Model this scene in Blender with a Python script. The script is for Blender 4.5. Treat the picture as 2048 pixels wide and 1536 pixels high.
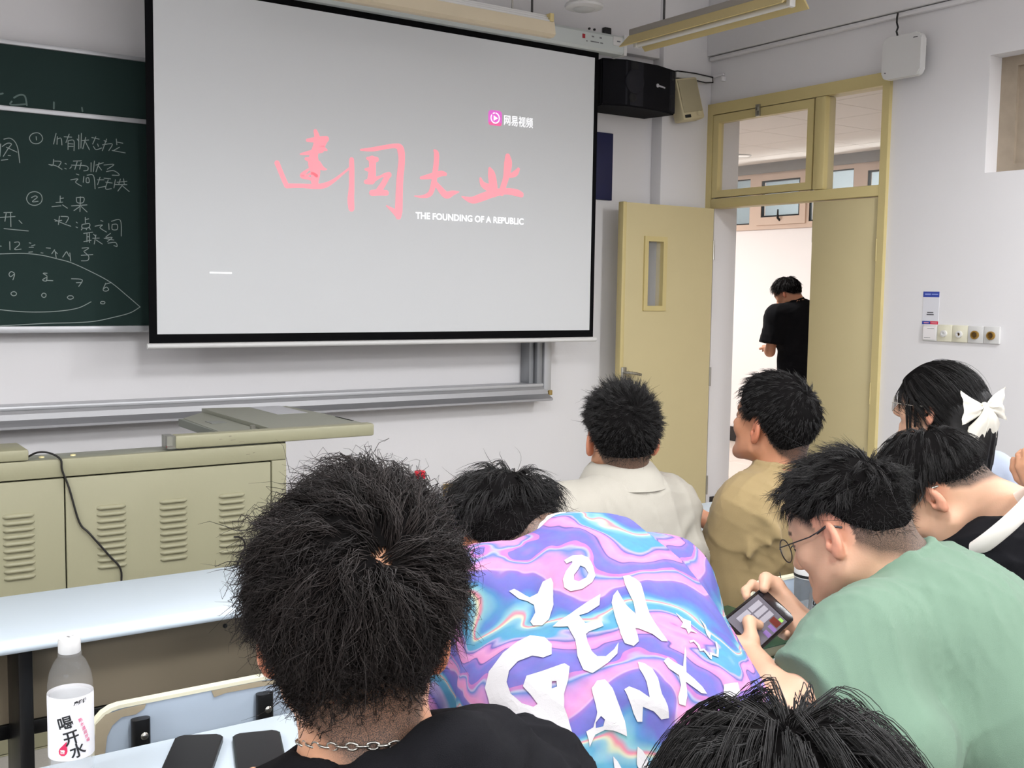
import bpy, bmesh, math, json
import numpy as np
from mathutils import Vector, Matrix
from mathutils.geometry import tessellate_polygon
from mathutils.bvhtree import BVHTree
PI = math.pi
rng = np.random.default_rng(7)
SC = bpy.context.scene
COL = SC.collection
for o in list(bpy.data.objects):
    bpy.data.objects.remove(o)

# ------------------------------------------------------------ camera
CAM_POS = Vector((0, 0, 1.47))
cam = bpy.data.cameras.new('camera')
cam.sensor_width = 36.0
cam.lens = 2177.2 / 2048 * 36.0
cam.clip_start = 0.02
camo = bpy.data.objects.new('camera', cam)
COL.objects.link(camo)
_yaw, _pitch, _roll = math.radians(34.433), math.radians(-4.834), math.radians(0.828)
_f = Vector((math.sin(_yaw) * math.cos(_pitch), math.cos(_yaw) * math.cos(_pitch), math.sin(_pitch)))
_r0 = Vector((math.cos(_yaw), -math.sin(_yaw), 0))
_u0 = _r0.cross(_f)
_r = _r0 * math.cos(_roll) + _u0 * math.sin(_roll)
_u = _u0 * math.cos(_roll) - _r0 * math.sin(_roll)
camo.matrix_world = Matrix(((_r.x, _u.x, -_f.x, CAM_POS.x), (_r.y, _u.y, -_f.y, CAM_POS.y), (_r.z, _u.z, -_f.z, CAM_POS.z), (0, 0, 0, 1)))
SC.camera = camo

# ------------------------------------------------------------ world, lights, exposure
w = bpy.data.worlds.new('world')
SC.world = w
w.use_nodes = True
w.node_tree.nodes['Background'].inputs[0].default_value = (0.55, 0.62, 0.75, 1)
w.node_tree.nodes['Background'].inputs[1].default_value = 0.25
SC.view_settings.view_transform = 'Standard'
SC.view_settings.look = 'None'
SC.view_settings.gamma = 1.0
SC.view_settings.use_curve_mapping = False
SC.view_settings.exposure = -0.45
SC.cycles.max_bounces = 14
SC.cycles.transmission_bounces = 12
SC.cycles.transparent_max_bounces = 12
SC.cycles.diffuse_bounces = 4
SC.cycles.caustics_reflective = False
SC.cycles.caustics_refractive = False
SC.cycles.sample_clamp_indirect = 4.0

def area(name, loc, size, power, color=(1, 1, 1), rot=(0, 0, 0)):
    l = bpy.data.lights.new(name, 'AREA')
    l.shape = 'RECTANGLE'
    l.size, l.size_y = size
    l.energy = power
    l.color = color
    o = bpy.data.objects.new(name, l)
    o.location = loc
    o.rotation_euler = rot
    COL.objects.link(o)
    return o

# the lit fluorescent battens of the room hang in rows along y behind the first desks
COOL = (0.965, 0.98, 1.0)
for lx in (-2.2, 0.9, 4.0):
    for ly in (-3.4, -1.1, 1.2):
        area('lamp_light', (lx, ly, 2.78), (0.14, 1.2), 20, COOL)
        area('lamp_uplight', (lx, ly, 2.92), (0.14, 1.2), 60, COOL, (PI, 0, 0))  # upward fill added to lift the ceiling and upper walls
        sl_ = bpy.data.lights.new('lamp_glow', 'SPOT')
        sl_.spot_size = math.radians(178)
        sl_.spot_blend = 0.3
        sl_.energy = 118
        sl_.color = COOL
        sl_.shadow_soft_size = 0.16
        so_ = bpy.data.objects.new('lamp_glow', sl_)
        so_.location = (lx, ly, 2.77)
        COL.objects.link(so_)
# added lights for the corridor, kept out of view behind the side wall
for cx_, ly in ((5.75, 6.5), (6.3, 8.7)):
    area('corridor_fill', (cx_, ly, 2.70), (0.5, 0.5), 85, (1.0, 0.965, 0.93))

# ------------------------------------------------------------ materials
def lin(c):
    c = c / 255.0
    return c / 12.92 if c <= 0.04045 else ((c + 0.055) / 1.055) ** 2.4
def rgb(*c):
    return (lin(c[0]), lin(c[1]), lin(c[2]), 1.0)
MATS = {}
def mat(name, c, rough=0.6, metal=0.0, spec=0.5, bump=0.0, bscale=60.0, var=0.0, vscale=8.0, emit=None, estr=1.0, trans=0.0, ior=1.45, sss=0.0, coat=0.0, stretch=None, alpha=1.0):
    if name in MATS:
        return MATS[name]
    m = bpy.data.materials.new(name)
    m.use_nodes = True
    nt = m.node_tree
    b = nt.nodes['Principled BSDF']
    b.inputs['Base Color'].default_value = c
    b.inputs['Roughness'].default_value = rough
    b.inputs['Metallic'].default_value = metal
    b.inputs['Specular IOR Level'].default_value = spec
    b.inputs['IOR'].default_value = ior
    b.inputs['Transmission Weight'].default_value = trans
    b.inputs['Coat Weight'].default_value = coat
    b.inputs['Alpha'].default_value = alpha
    if sss:
        b.inputs['Subsurface Weight'].default_value = sss
        b.inputs['Subsurface Radius'].default_value = (0.012, 0.005, 0.003)
        b.inputs['Subsurface Scale'].default_value = 0.6
    if emit:
        b.inputs['Emission Color'].default_value = emit
        b.inputs['Emission Strength'].default_value = estr
    if bump or var:
        tc = nt.nodes.new('ShaderNodeTexCoord')
        src = tc.outputs['Object']
        if stretch:
            mp = nt.nodes.new('ShaderNodeMapping')
            mp.inputs['Scale'].default_value = stretch
            nt.links.new(src, mp.inputs[0])
            src = mp.outputs[0]
    if bump:
        n = nt.nodes.new('ShaderNodeTexNoise')
        n.inputs['Scale'].default_value = bscale
        n.inputs['Detail'].default_value = 4
        nt.links.new(src, n.inputs['Vector'])
        bp = nt.nodes.new('ShaderNodeBump')
        bp.inputs['Strength'].default_value = bump
        bp.inputs['Distance'].default_value = 0.004
        nt.links.new(n.outputs['Fac'], bp.inputs['Height'])
        nt.links.new(bp.outputs[0], b.inputs['Normal'])
    if var:
        n2 = nt.nodes.new('ShaderNodeTexNoise')
        n2.inputs['Scale'].default_value = vscale
        n2.inputs['Detail'].default_value = 5
        nt.links.new(src, n2.inputs['Vector'])
        mx = nt.nodes.new('ShaderNodeMix')
        mx.data_type = 'RGBA'
        mx.inputs['A'].default_value = c
        mx.inputs['B'].default_value = (c[0] * (1 - var), c[1] * (1 - var), c[2] * (1 - var), 1)
        nt.links.new(n2.outputs['Fac'], mx.inputs['Factor'])
        nt.links.new(mx.outputs['Result'], b.inputs['Base Color'])
    MATS[name] = m
    return m

M_WALL = mat('wall_paint', rgb(234, 232, 233), 0.85, bump=0.12, bscale=45, var=0.05, vscale=1.5)
M_CEIL = mat('ceiling_paint', rgb(228, 226, 226), 0.9, bump=0.1, bscale=40)
M_DARKBASE = mat('dark_skirting', rgb(36, 33, 33), 0.4)
M_FLOOR = mat('floor_terrazzo', rgb(178, 174, 168), 0.45, var=0.2, vscale=90)
M_CREAM = mat('cream_paint', rgb(207, 193, 149), 0.5, bump=0.06, bscale=25, var=0.06, vscale=5)
M_CREAM2 = mat('cream_frame_paint', rgb(208, 191, 135), 0.45, bump=0.1, bscale=20, var=0.08, vscale=9)
M_GLASS = mat('clear_glass', (0.9, 0.92, 0.92, 1), 0.02, spec=0.5, alpha=0.10)
M_METAL = mat('brushed_aluminium', rgb(168, 168, 170), 0.5, metal=0.7)
M_ALU = mat('matte_aluminium', rgb(196, 197, 200), 0.4, metal=0.35)
M_STEEL = mat('steel', rgb(180, 178, 170), 0.3, metal=1.0)
M_BRASS = mat('brass', rgb(178, 140, 70), 0.35, metal=0.8)
M_BLACK = mat('black_plastic', rgb(18, 18, 20), 0.45)
M_BLACKM = mat('black_matte', rgb(14, 14, 15), 0.8)
M_WHITEP = mat('white_plastic', rgb(216, 215, 213), 0.4)
M_IVORY = mat('ivory_plastic', rgb(226, 222, 200), 0.4)
M_CABLE = mat('black_cable', rgb(22, 20, 20), 0.5)

# ------------------------------------------------------------ mesh helpers
def root_loc(parent):
    while parent is not None and parent.parent is not None:
        parent = parent.parent
    return parent.location.copy() if parent is not None else Vector((0, 0, 0))

def thing(name, label, cat, loc=(0, 0, 0), group=None):
    o = bpy.data.objects.new(name, None)
    o.empty_display_size = 0.05
    o.location = loc
    o['label'] = label
    o['category'] = cat
    if group:
        o['group'] = group
    COL.objects.link(o)
    return o

def np_mesh(name, V, F, smooth=True):
    V = np.ascontiguousarray(V, dtype=np.float32)
    F = np.ascontiguousarray(F, dtype=np.int32)
    me = bpy.data.meshes.new(name)
    me.vertices.add(len(V))
    me.vertices.foreach_set('co', V.ravel())
    n = F.shape[1]
    me.loops.add(F.size)
    me.loops.foreach_set('vertex_index', F.ravel())
    me.polygons.add(len(F))
    me.polygons.foreach_set('loop_start', np.arange(0, F.size, n, dtype=np.int32))
    me.polygons.foreach_set('use_smooth', np.full(len(F), smooth, dtype=bool))
    me.update(calc_edges=True)
    return me

def place(name, me, m, parent=None, base=None):
    """link a mesh given in room coordinates as an object; a top-level one gets its origin at its base"""
    if m is not None:
        me.materials.append(m)
    o = bpy.data.objects.new(name, me)
    COL.objects.link(o)
    if parent is not None:
        o.parent = parent
        me.transform(Matrix.Translation(-root_loc(parent)))
    elif base is not None:
        b = Vector(base)
        me.transform(Matrix.Translation(-b))
        o.location = b
    return o

def from_bm(name, bm, m, parent=None, base=None, smooth=False, auto=None):
    bmesh.ops.recalc_face_normals(bm, faces=bm.faces)
    me = bpy.data.meshes.new(name)
    bm.to_mesh(me)
    bm.free()
    if smooth:
        me.polygons.foreach_set('use_smooth', [True] * len(me.polygons))
        if auto:
            me.set_sharp_from_angle(angle=math.radians(auto))
    return place(name, me, m, parent, base)

def tag(o, label, cat, group=None):
    o['label'] = label
    o['category'] = cat
    if group:
        o['group'] = group
    return o

def struct(o):
    o['kind'] = 'structure'
    return o

def add_box(bm, lo, hi, bevel=0.0, seg=2, rot=None, pivot=None):
    t = bmesh.new()
    bmesh.ops.create_cube(t, size=1.0)
    lo, hi = Vector(lo), Vector(hi)
    c, s = (lo + hi) / 2, hi - lo
    for v in t.verts:
        v.co = Vector((c.x + v.co.x * s.x, c.y + v.co.y * s.y, c.z + v.co.z * s.z))
    if bevel:
        bmesh.ops.bevel(t, geom=t.edges[:], offset=min(bevel, 0.45 * min(abs(x) for x in s)), segments=seg, affect='EDGES', profile=0.5)
    if rot is not None:
        pv = Vector(pivot) if pivot is not None else c
        for v in t.verts:
            v.co = pv + rot @ (v.co - pv)
    me = bpy.data.meshes.new('t')
    t.to_mesh(me)
    t.free()
    bm.from_mesh(me)
    bpy.data.meshes.remove(me)

def box(name, lo, hi, m, parent=None, bevel=0.0, base=None, rot=None, pivot=None, seg=2):
    bm = bmesh.new()
    add_box(bm, lo, hi, bevel, seg, rot, pivot)
    return from_bm(name, bm, m, parent, base, smooth=bevel > 0, auto=35)

def add_tube(bm, pts, r, n=8, cap=True):
    pts = [Vector(p) for p in pts]
    rr = r if isinstance(r, (list, tuple)) else [r] * len(pts)
    rings = []
    prev = None
    for i, p in enumerate(pts):
        d = (pts[min(i + 1, len(pts) - 1)] - pts[max(i - 1, 0)]).normalized()
        if prev is None:
            a = d.orthogonal().normalized()
        else:
            a = (prev - d * prev.dot(d))
            a = a.normalized() if a.length > 1e-6 else d.orthogonal().normalized()
        prev = a
        b = d.cross(a)
        rings.append([bm.verts.new(p + (a * math.cos(2 * PI * k / n) + b * math.sin(2 * PI * k / n)) * rr[i]) for k in range(n)])
    for i in range(len(rings) - 1):
        for k in range(n):
            bm.faces.new((rings[i][k], rings[i][(k + 1) % n], rings[i + 1][(k + 1) % n], rings[i + 1][k]))
    if cap:
        bm.faces.new(rings[0][::-1])
        bm.faces.new(rings[-1])

def tube(name, pts, r, m, parent=None, n=8, base=None):
    bm = bmesh.new()
    add_tube(bm, pts, r, n)
    return from_bm(name, bm, m, parent, base, smooth=True, auto=60)

def add_lathe(bm, prof, c, n=32, axis='Z', R=None):
    """profile of (radius, height) turned about the axis through c"""
    c = Vector(c)
    R = R or {'Z': Matrix.Identity(3), 'X': Matrix(((0, 0, 1), (0, 1, 0), (-1, 0, 0))), 'Y': Matrix(((1, 0, 0), (0, 0, 1), (0, -1, 0)))}[axis]
    rings = []
    for r, h in prof:
        if r < 1e-6:
            rings.append([bm.verts.new(c + R @ Vector((0, 0, h)))])
        else:
            rings.append([bm.verts.new(c + R @ Vector((r * math.cos(2 * PI * k / n), r * math.sin(2 * PI * k / n), h))) for k in range(n)])
    for a, b in zip(rings[:-1], rings[1:]):
        for k in range(n):
            k2 = (k + 1) % n
            if len(a) == 1 and len(b) == 1:
                continue
            if len(a) == 1:
                bm.faces.new((a[0], b[k], b[k2]))
            elif len(b) == 1:
                bm.faces.new((a[k], a[k2], b[0]))
            else:
                bm.faces.new((a[k], a[k2], b[k2], b[k]))

def lathe(name, prof, c, m, parent=None, n=32, axis='Z', base=None, auto=40, R=None):
    bm = bmesh.new()
    add_lathe(bm, prof, c, n, axis, R)
    return from_bm(name, bm, m, parent, base, smooth=True, auto=auto)

def add_prism(bm, poly, fr, depth):
    """extrude a 2-D polygon: fr(a, b, d) gives the room point at polygon coordinate (a, b) and depth d"""
    lo = [bm.verts.new(fr(a, b, 0)) for a, b in poly]
    hi = [bm.verts.new(fr(a, b, depth)) for a, b in poly]
    bm.faces.new(lo[::-1])
    bm.faces.new(hi)
    k = len(poly)
    for i in range(k):
        bm.faces.new((lo[i], lo[(i + 1) % k], hi[(i + 1) % k], hi[i]))

def rrect(w, h, r, n=5):
    out = []
    for cx, cy, a0 in ((w / 2 - r, h / 2 - r, 0), (-w / 2 + r, h / 2 - r, 90), (-w / 2 + r, -h / 2 + r, 180), (w / 2 - r, -h / 2 + r, 270)):
        for i in range(n + 1):
            a = math.radians(a0 + 90 * i / n)
            out.append((cx + r * math.cos(a), cy + r * math.sin(a)))
    return out

def frame_ring(bm, o, i, fr, depth):
    """rectangular ring: outer (a0,a1,b0,b1), inner likewise"""
    a0, a1, b0, b1 = o
    c0, c1, d0, d1 = i
    for q in ([(a0, b0), (c0, d0), (c0, d1), (a0, b1)], [(a1, b0), (a1, b1), (c1, d1), (c1, d0)], [(a0, b1), (c0, d1), (c1, d1), (a1, b1)], [(a0, b0), (a1, b0), (c1, d0), (c0, d0)]):
        add_prism(bm, q, fr, depth)

def flat(name, rings_list, fr, m, parent, n_sub=0, maxlen=None):
    """filled flat print: each entry is [outer, hole, ...] in (a, b); fr(a, b) gives room points"""
    bm = bmesh.new()
    for rings in rings_list:
        tris = tessellate_polygon([[Vector((a, b, 0)) for a, b in r] for r in rings])
        vs = [bm.verts.new((a, b, 0)) for r in rings for a, b in r]
        for t in tris:
            try:
                bm.faces.new([vs[k] for k in t])
            except ValueError:
                pass
    if maxlen:
        for _ in range(7):
            long = [e for e in bm.edges if e.calc_length() > maxlen]
            if not long:
                break
            bmesh.ops.subdivide_edges(bm, edges=long, cuts=1)
            bmesh.ops.triangulate(bm, faces=[f for f in bm.faces if len(f.verts) > 3])
    for v in bm.verts:
        v.co = fr(v.co.x, v.co.y)
    me = bpy.data.meshes.new(name)
    bm.to_mesh(me)
    bm.free()
    return place(name, me, m, parent)

def stroke_poly(pts):
    """outline polygon of a brush stroke given (a, b, width) samples, smoothed"""
    P = np.array(pts, float)
    if len(P) > 2:
        t = np.arange(len(P))
        tt = np.linspace(0, len(P) - 1, (len(P) - 1) * 5 + 1)
        Q = []
        for x in tt:
            i = min(int(x), len(P) - 2)
            u = x - i
            p0, p1, p2, p3 = P[max(i - 1, 0)], P[i], P[i + 1], P[min(i + 2, len(P) - 1)]
            Q.append(0.5 * ((2 * p1) + (-p0 + p2) * u + (2 * p0 - 5 * p1 + 4 * p2 - p3) * u * u + (-p0 + 3 * p1 - 3 * p2 + p3) * u ** 3))
        P = np.array(Q)
    d = np.gradient(P[:, :2], axis=0)
    d /= np.linalg.norm(d, axis=1)[:, None] + 1e-9
    nrm = np.stack([-d[:, 1], d[:, 0]], 1)
    w = np.maximum(P[:, 2:3], 1e-4) / 2
    L, Rr = P[:, :2] + nrm * w, P[:, :2] - nrm * w
    def cap(c, dirv, ww):
        a = math.atan2(dirv[1], dirv[0])
        return [(c[0] + ww * math.cos(a + s), c[1] + ww * math.sin(a + s)) for s in (1.05, 0.5, 0, -0.5, -1.05)]
    return L, Rr, cap(P[-1], d[-1], w[-1, 0]), cap(P[0], -d[0], w[0, 0])

def strokes(name, sts, fr, m, parent, width=None):
    """brush or chalk strokes as flat quads on a surface"""
    V, F = [], []
    for li, s in enumerate(sts):
        q = [(p[0], p[1], width if width else p[2]) for p in s]
        L, Rr, c1, c0 = stroke_poly(q)
        b = len(V)
        e = (li % 7) * 0.00012
        for l, r in zip(L, Rr):
            V.append(fr(l[0], l[1], e))
            V.append(fr(r[0], r[1], e))
        k = len(L)
        for i in range(k - 1):
            F.append((b + 2 * i, b + 2 * i + 1, b + 2 * i + 3, b + 2 * i + 2))
        for side, cc in ((k - 1, c1), (0, c0)):
            cen = len(V)
            ll, rr2 = (L[side], Rr[side]) if side else (Rr[side], L[side])
            ring = [tuple(ll)] + cc + [tuple(rr2)]
            for a2, b2 in ring:
                V.append(fr(a2, b2, e))
            for i in range(len(ring) - 2):
                F.append((cen, cen + i + 1, cen + i + 2))
    me = bpy.data.meshes.new(name)
    me.from_pydata(V, [], F)
    me.update()
    return place(name, me, m, parent)

def glyphs(name, text, size, fr, m, parent, offset=0.0, shear=0.0, fit=None, align='LEFT', maxlen=None):
    """lettering: fr(a, b) maps glyph coordinates (metres, baseline at 0) to the surface"""
    cu = bpy.data.curves.new('glyphs', 'FONT')
    cu.body = text
    cu.size = size
    cu.offset = offset
    cu.shear = shear
    cu.align_x = align
    cu.resolution_u = 3
    ob = bpy.data.objects.new('glyphs', cu)
    me = ob.to_mesh()
    V = [v.co.copy() for v in me.vertices]
    F = [tuple(p.vertices) for p in me.polygons]
    ob.to_mesh_clear()
    bpy.data.objects.remove(ob)
    bpy.data.curves.remove(cu)
    if not V:
        return None
    if maxlen:
        bm = bmesh.new()
        vs = [bm.verts.new(v) for v in V]
        for f_ in F:
            try:
                bm.faces.new([vs[i] for i in f_])
            except ValueError:
                pass
        for _ in range(6):
            long = [e for e in bm.edges if e.calc_length() > maxlen]
            if not long:
                break
            bmesh.ops.subdivide_edges(bm, edges=long, cuts=1)
            bmesh.ops.triangulate(bm, faces=[f_ for f_ in bm.faces if len(f_.verts) > 3])
        bm.verts.index_update()
        V = [v.co.copy() for v in bm.verts]
        F = [tuple(v.index for v in f_.verts) for f_ in bm.faces]
        bm.free()
    x0, x1 = min(v.x for v in V), max(v.x for v in V)
    k = fit / (x1 - x0) if fit else 1.0
    me2 = bpy.data.meshes.new(name)
    me2.from_pydata([fr((v.x - x0) * k if fit else v.x, v.y) for v in V], [], F)
    me2.update()
    return place(name, me2, m, parent)

def copy_tree(o, parent=None):
    c = o.copy()
    COL.objects.link(c)
    c.parent = parent
    for ch in list(o.children):
        copy_tree(ch, c)
    return c

# ------------------------------------------------------------ room shell
XW, YW, ZC = 5.0, 5.2, 3.36
def wall_x(name, x0, x1, ylo, yhi, zlo, zhi, holes, m):
    """wall slab with thickness in x and rectangular openings (y0, y1, z0, z1)"""
    ys = sorted({ylo, yhi, *[h[0] for h in holes], *[h[1] for h in holes]})
    zs = sorted({zlo, zhi, *[h[2] for h in holes], *[h[3] for h in holes]})
    inside = lambda i, j: any(h[0] <= (ys[i] + ys[i + 1]) / 2 <= h[1] and h[2] <= (zs[j] + zs[j + 1]) / 2 <= h[3] for h in holes)
    bm = bmesh.new()
    vs = {}
    def v(x, y, z):
        k = (x, round(y, 5), round(z, 5))
        if k not in vs:
            vs[k] = bm.verts.new((x, y, z))
        return vs[k]
    ny, nz = len(ys) - 1, len(zs) - 1
    solid = lambda i, j: 0 <= i < ny and 0 <= j < nz and not inside(i, j)
    for i in range(ny):
        for j in range(nz):
            if not solid(i, j):
                continue
            a, b, c, d = ys[i], ys[i + 1], zs[j], zs[j + 1]
            for x in (x0, x1):
                bm.faces.new((v(x, a, c), v(x, b, c), v(x, b, d), v(x, a, d)))
            if not solid(i - 1, j):
                bm.faces.new((v(x0, a, c), v(x1, a, c), v(x1, a, d), v(x0, a, d)))
            if not solid(i + 1, j):
                bm.faces.new((v(x0, b, c), v(x1, b, c), v(x1, b, d), v(x0, b, d)))
            if not solid(i, j - 1):
                bm.faces.new((v(x0, a, c), v(x1, a, c), v(x1, b, c), v(x0, b, c)))
            if not solid(i, j + 1):
                bm.faces.new((v(x0, a, d), v(x1, a, d), v(x1, b, d), v(x0, b, d)))
    return struct(from_bm(name, bm, m))

struct(box('floor', (-4.2, -6.2, -0.1), (5.0, 5.2, 0.0), M_FLOOR))
struct(box('ceiling', (-4.2, -6.2, ZC), (5.2, 5.4, ZC + 0.1), M_CEIL))
struct(box('wall_front', (-4.2, 5.2, 0), (5.2, 5.4, ZC), M_WALL))
struct(box('wall_left', (-4.4, -6.2, 0), (-4.2, 5.4, ZC), M_WALL))
struct(box('wall_back', (-4.2, -6.4, 0), (5.2, -6.2, ZC), M_WALL))
DOOR = (3.745, 5.045, 0.0, 2.67)
WIN = (1.30, 3.187, 2.09, 2.66)
WIN2 = (-2.6, -0.7, 2.09, 2.66)
wall_x('wall_right', XW, XW + 0.2, -6.2, 5.2, 0.0, ZC, [DOOR, WIN, WIN2], M_WALL)
# corner pillar, front beam and the beam band along the side wall
struct(box('pillar_corner', (4.59, 5.105, 0), (5.0, 5.2, ZC), M_WALL, bevel=0.004))
struct(box('beam_front', (-4.2, 5.14, 2.91), (4.59, 5.2, ZC), M_WALL, bevel=0.004))
struct(box('beam_right', (4.955, -6.2, 2.967), (5.0, 5.105, ZC), M_WALL, bevel=0.004))
struct(box('baseboard_front', (-4.2, 5.188, 0), (4.59, 5.2, 0.16), M_DARKBASE))
struct(box('baseboard_pillar', (4.578, 5.093, 0), (5.0, 5.105, 0.16), M_DARKBASE))
struct(box('baseboard_right', (4.988, -6.2, 0), (5.0, 3.745, 0.16), M_DARKBASE))
struct(box('baseboard_jamb', (5.03, 5.035, 0), (5.2, 5.045, 0.16), M_DARKBASE))
# surface pipe trunking under the beam band
bm = bmesh.new()
add_box(bm, (4.968, -1.0, 2.935), (5.0, 5.10, 2.963), 0.008)
struct(from_bm('trim_trunking', bm, M_WALL, smooth=True, auto=40))
bm = bmesh.new()
add_box(bm, (4.97, 4.98, 2.80), (5.0, 5.0, 2.83), 0.004)
add_box(bm, (4.985, 4.99, 2.835), (5.0, 5.105, 2.85), 0.003)
struct(from_bm('trim_conduit', bm, M_WALL, smooth=True, auto=40))

# ------------------------------------------------------------ corridor behind the door
M_CORR = mat('corridor_paint', rgb(247, 243, 242), 0.8)
M_CTILE = mat('corridor_floor_tile', rgb(226, 212, 202), 0.3, var=0.06, vscale=3)
M_CJOINT = mat('floor_joint', rgb(150, 135, 125), 0.8)
M_CCEIL = mat('corridor_ceiling_tile', rgb(240, 234, 226), 0.8)
M_CGAP = mat('ceiling_gap', rgb(120, 112, 104), 0.8)
M_WINF = mat('pinkish_window_frame', rgb(214, 190, 172), 0.45)
M_SEAL = mat('window_seal', rgb(20, 24, 28), 0.6)
XC = 8.05
fl = struct(box('floor_corridor', (5.0, 1.0, -0.1), (8.25, 10.4, -0.012), M_CJOINT))
tile_me = None
ty0 = 1.0
k = 0
for i in range(5):
    for j in range(15):
        x0, y0 = 5.215 + 0.6 * i, 1.4 + 0.6 * j
        if x0 > 8.0:
            continue
        if tile_me is None:
            t0 = box('tile', (x0 + 0.002, y0 + 0.002, -0.012), (x0 + 0.598, y0 + 0.598, 0.0), M_CTILE, fl, bevel=0.0015, seg=1)
            tile_me, tx, tyy = t0.data, x0, y0
        else:
            o = bpy.data.objects.new('tile', tile_me)
            COL.objects.link(o)
            o.parent = fl
            o.location = (x0 - tx, y0 - tyy, 0)
wins = []
for q in range(-4, 3):
    wins.append((6.325 + 1.235 * q, 6.325 + 1.235 * (q + 1)))
wall_x('wall_corridor', XC, XC + 0.2, 1.0, 10.4, 0, 2.95, [(wins[0][0], wins[-1][1], 2.11, 2.65)], M_CORR)
struct(box('wall_corridor_end', (5.2, 10.2, 0), (8.05, 10.4, 2.95), M_CORR))
struct(box('wall_corridor_near', (5.2, 1.0, 0), (8.05, 1.2, 2.95), M_CORR))
struct(box('baseboard_corridor', (8.03, 1.2, 0), (8.05, 10.2, 0.145), M_DARKBASE))
ce = struct(box('ceiling_corridor', (5.2, 1.2, 2.76), (8.05, 10.2, 2.95), M_CGAP))
ct = None
for i in range(5):
    for j in range(15):
        x0, y0 = 5.22 + 0.6 * i, 1.25 + 0.6 * j
        x1 = min(x0 + 0.594, 8.045)
        if x1 - x0 < 0.3:
            continue
        box('tile', (x0 + 0.003, y0 + 0.003, 2.745), (x1, y0 + 0.594, 2.76), M_CCEIL, ce, bevel=0.002, seg=1) if ct is None or x1 < x0 + 0.59 else None
        if x1 >= x0 + 0.59:
            if ct is None:
                ct = [o for o in ce.children if o.name.startswith('tile')][0]
                cx, cy = x0, y0
            else:
                o = bpy.data.objects.new('tile', ct.data)
                COL.objects.link(o)
                o.parent = ce
                o.location = (x0 - cx, y0 - cy, 0)
struct(box('trim_corridor_cover', (8.02, 1.2, 2.65), (8.05, 10.2, 2.745), mat('grey_cove', rgb(150, 148, 146), 0.4)))
# round lamp in the corridor ceiling
dl = thing('ceiling_lamp', 'round flush lamp in the tiled corridor ceiling, seen through the transom glass', 'lamp', (7.41, 7.17, 2.745))
lathe('rim', [(0.0, 0.0), (0.10, 0.0), (0.102, -0.006), (0.094, -0.012), (0.086, -0.008)], (7.41, 7.17, 2.745), M_WHITEP, dl, 28)
lathe('diffuser', [(0.086, -0.008), (0.05, -0.012), (0.0, -0.013)], (7.41, 7.17, 2.745), mat('lamp_opal', rgb(240, 236, 228), 0.5, emit=(1, .95, .88, 1), estr=0.6), dl, 28)

M_OUTGLASS = mat('corridor_window_glass', rgb(190, 205, 210), 0.03, alpha=0.25)
def corridor_window(k, y0, y1):
    w_ = struct(bpy.data.objects.new('window_%d' % k, None))
    COL.objects.link(w_)
    fr = lambda a, b, d: Vector((XC - 0.02 + d, a, b))
    bm = bmesh.new()
    frame_ring(bm, (y0, y1, 2.11, 2.65), (y0 + 0.06, y1 - 0.06, 2.165, 2.61), fr, 0.09)
    from_bm('window_frame', bm, M_WINF, w_)
    # one fixed light and one top-hung sash
    mid = y0 + 0.555
    box('mullion', (XC - 0.02, mid, 2.165), (XC + 0.07, mid + 0.03, 2.61), M_WINF, w_)
    bm = bmesh.new()
    frame_ring(bm, (mid + 0.03, y1 - 0.04, 2.15, 2.63), (mid + 0.10, y1 - 0.10, 2.225, 2.575), lambda a, b, d: Vector((XC - 0.035 + d, a, b)), 0.06)
    from_bm('sash', bm, M_WINF, w_)
    bm = bmesh.new()
    frame_ring(bm, (mid + 0.10, y1 - 0.10, 2.225, 2.575), (mid + 0.118, y1 - 0.112, 2.24, 2.56), lambda a, b, d: Vector((XC - 0.028 + d, a, b)), 0.03)
    frame_ring(bm, (y0 + 0.06, mid, 2.165, 2.61), (y0 + 0.068, mid - 0.008, 2.177, 2.6), lambda a, b, d: Vector((XC - 0.012 + d, a, b)), 0.03)
    from_bm('gasket', bm, M_SEAL, w_)
    box('pane', (XC, mid + 0.105, 2.23), (XC + 0.006, y1 - 0.105, 2.57), M_OUTGLASS, w_)
    box('pane', (XC, y0 + 0.063, 2.168), (XC + 0.006, mid - 0.003, 2.607), M_OUTGLASS, w_)
    bm = bmesh.new()
    add_tube(bm, [(XC - 0.03, (mid + y1) / 2, 2.19), (XC - 0.06, (mid + y1) / 2, 2.21), (XC - 0.07, (mid + y1) / 2 - 0.01, 2.29)], [0.012, 0.011, 0.007], 8)
    from_bm('handle', bm, M_BLACK, w_, smooth=True)
for q, ww in enumerate(wins):
    if True:
        corridor_window(q + 2, ww[0], ww[1])
# what stands outside the corridor windows: the neighbouring block's lit ceiling
M_OUT = mat('courtyard_wall', rgb(176, 184, 186), 0.8)
struct(box('wall_opposite', (10.6, -2.0, 0.0), (10.8, 14.0, 4.2), M_OUT))
struct(box('ceiling_opposite', (8.25, -2.0, 3.15), (10.6, 14.0, 3.3), mat('courtyard_soffit', rgb(200, 206, 208), 0.8)))
pl = box('strip_lamp', (8.9, 4.4, 3.08), (9.2, 5.9, 3.15), mat('lit_panel', (1, 1, 1, 1), 0.5, emit=(0.95, 1, 1, 1), estr=2.2), base=(9.05, 5.1, 3.15))
tag(pl, 'lit white ceiling panel beyond the corridor window glass', 'lamp')
area('courtyard_fill', (9.4, 6.5, 3.05), (0.6, 5.0), 300, (0.97, 0.99, 1.0), rot=(0, PI, 0)).location.z = 1.2  # added unseen up-light, brightens what shows through the corridor windows

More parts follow.
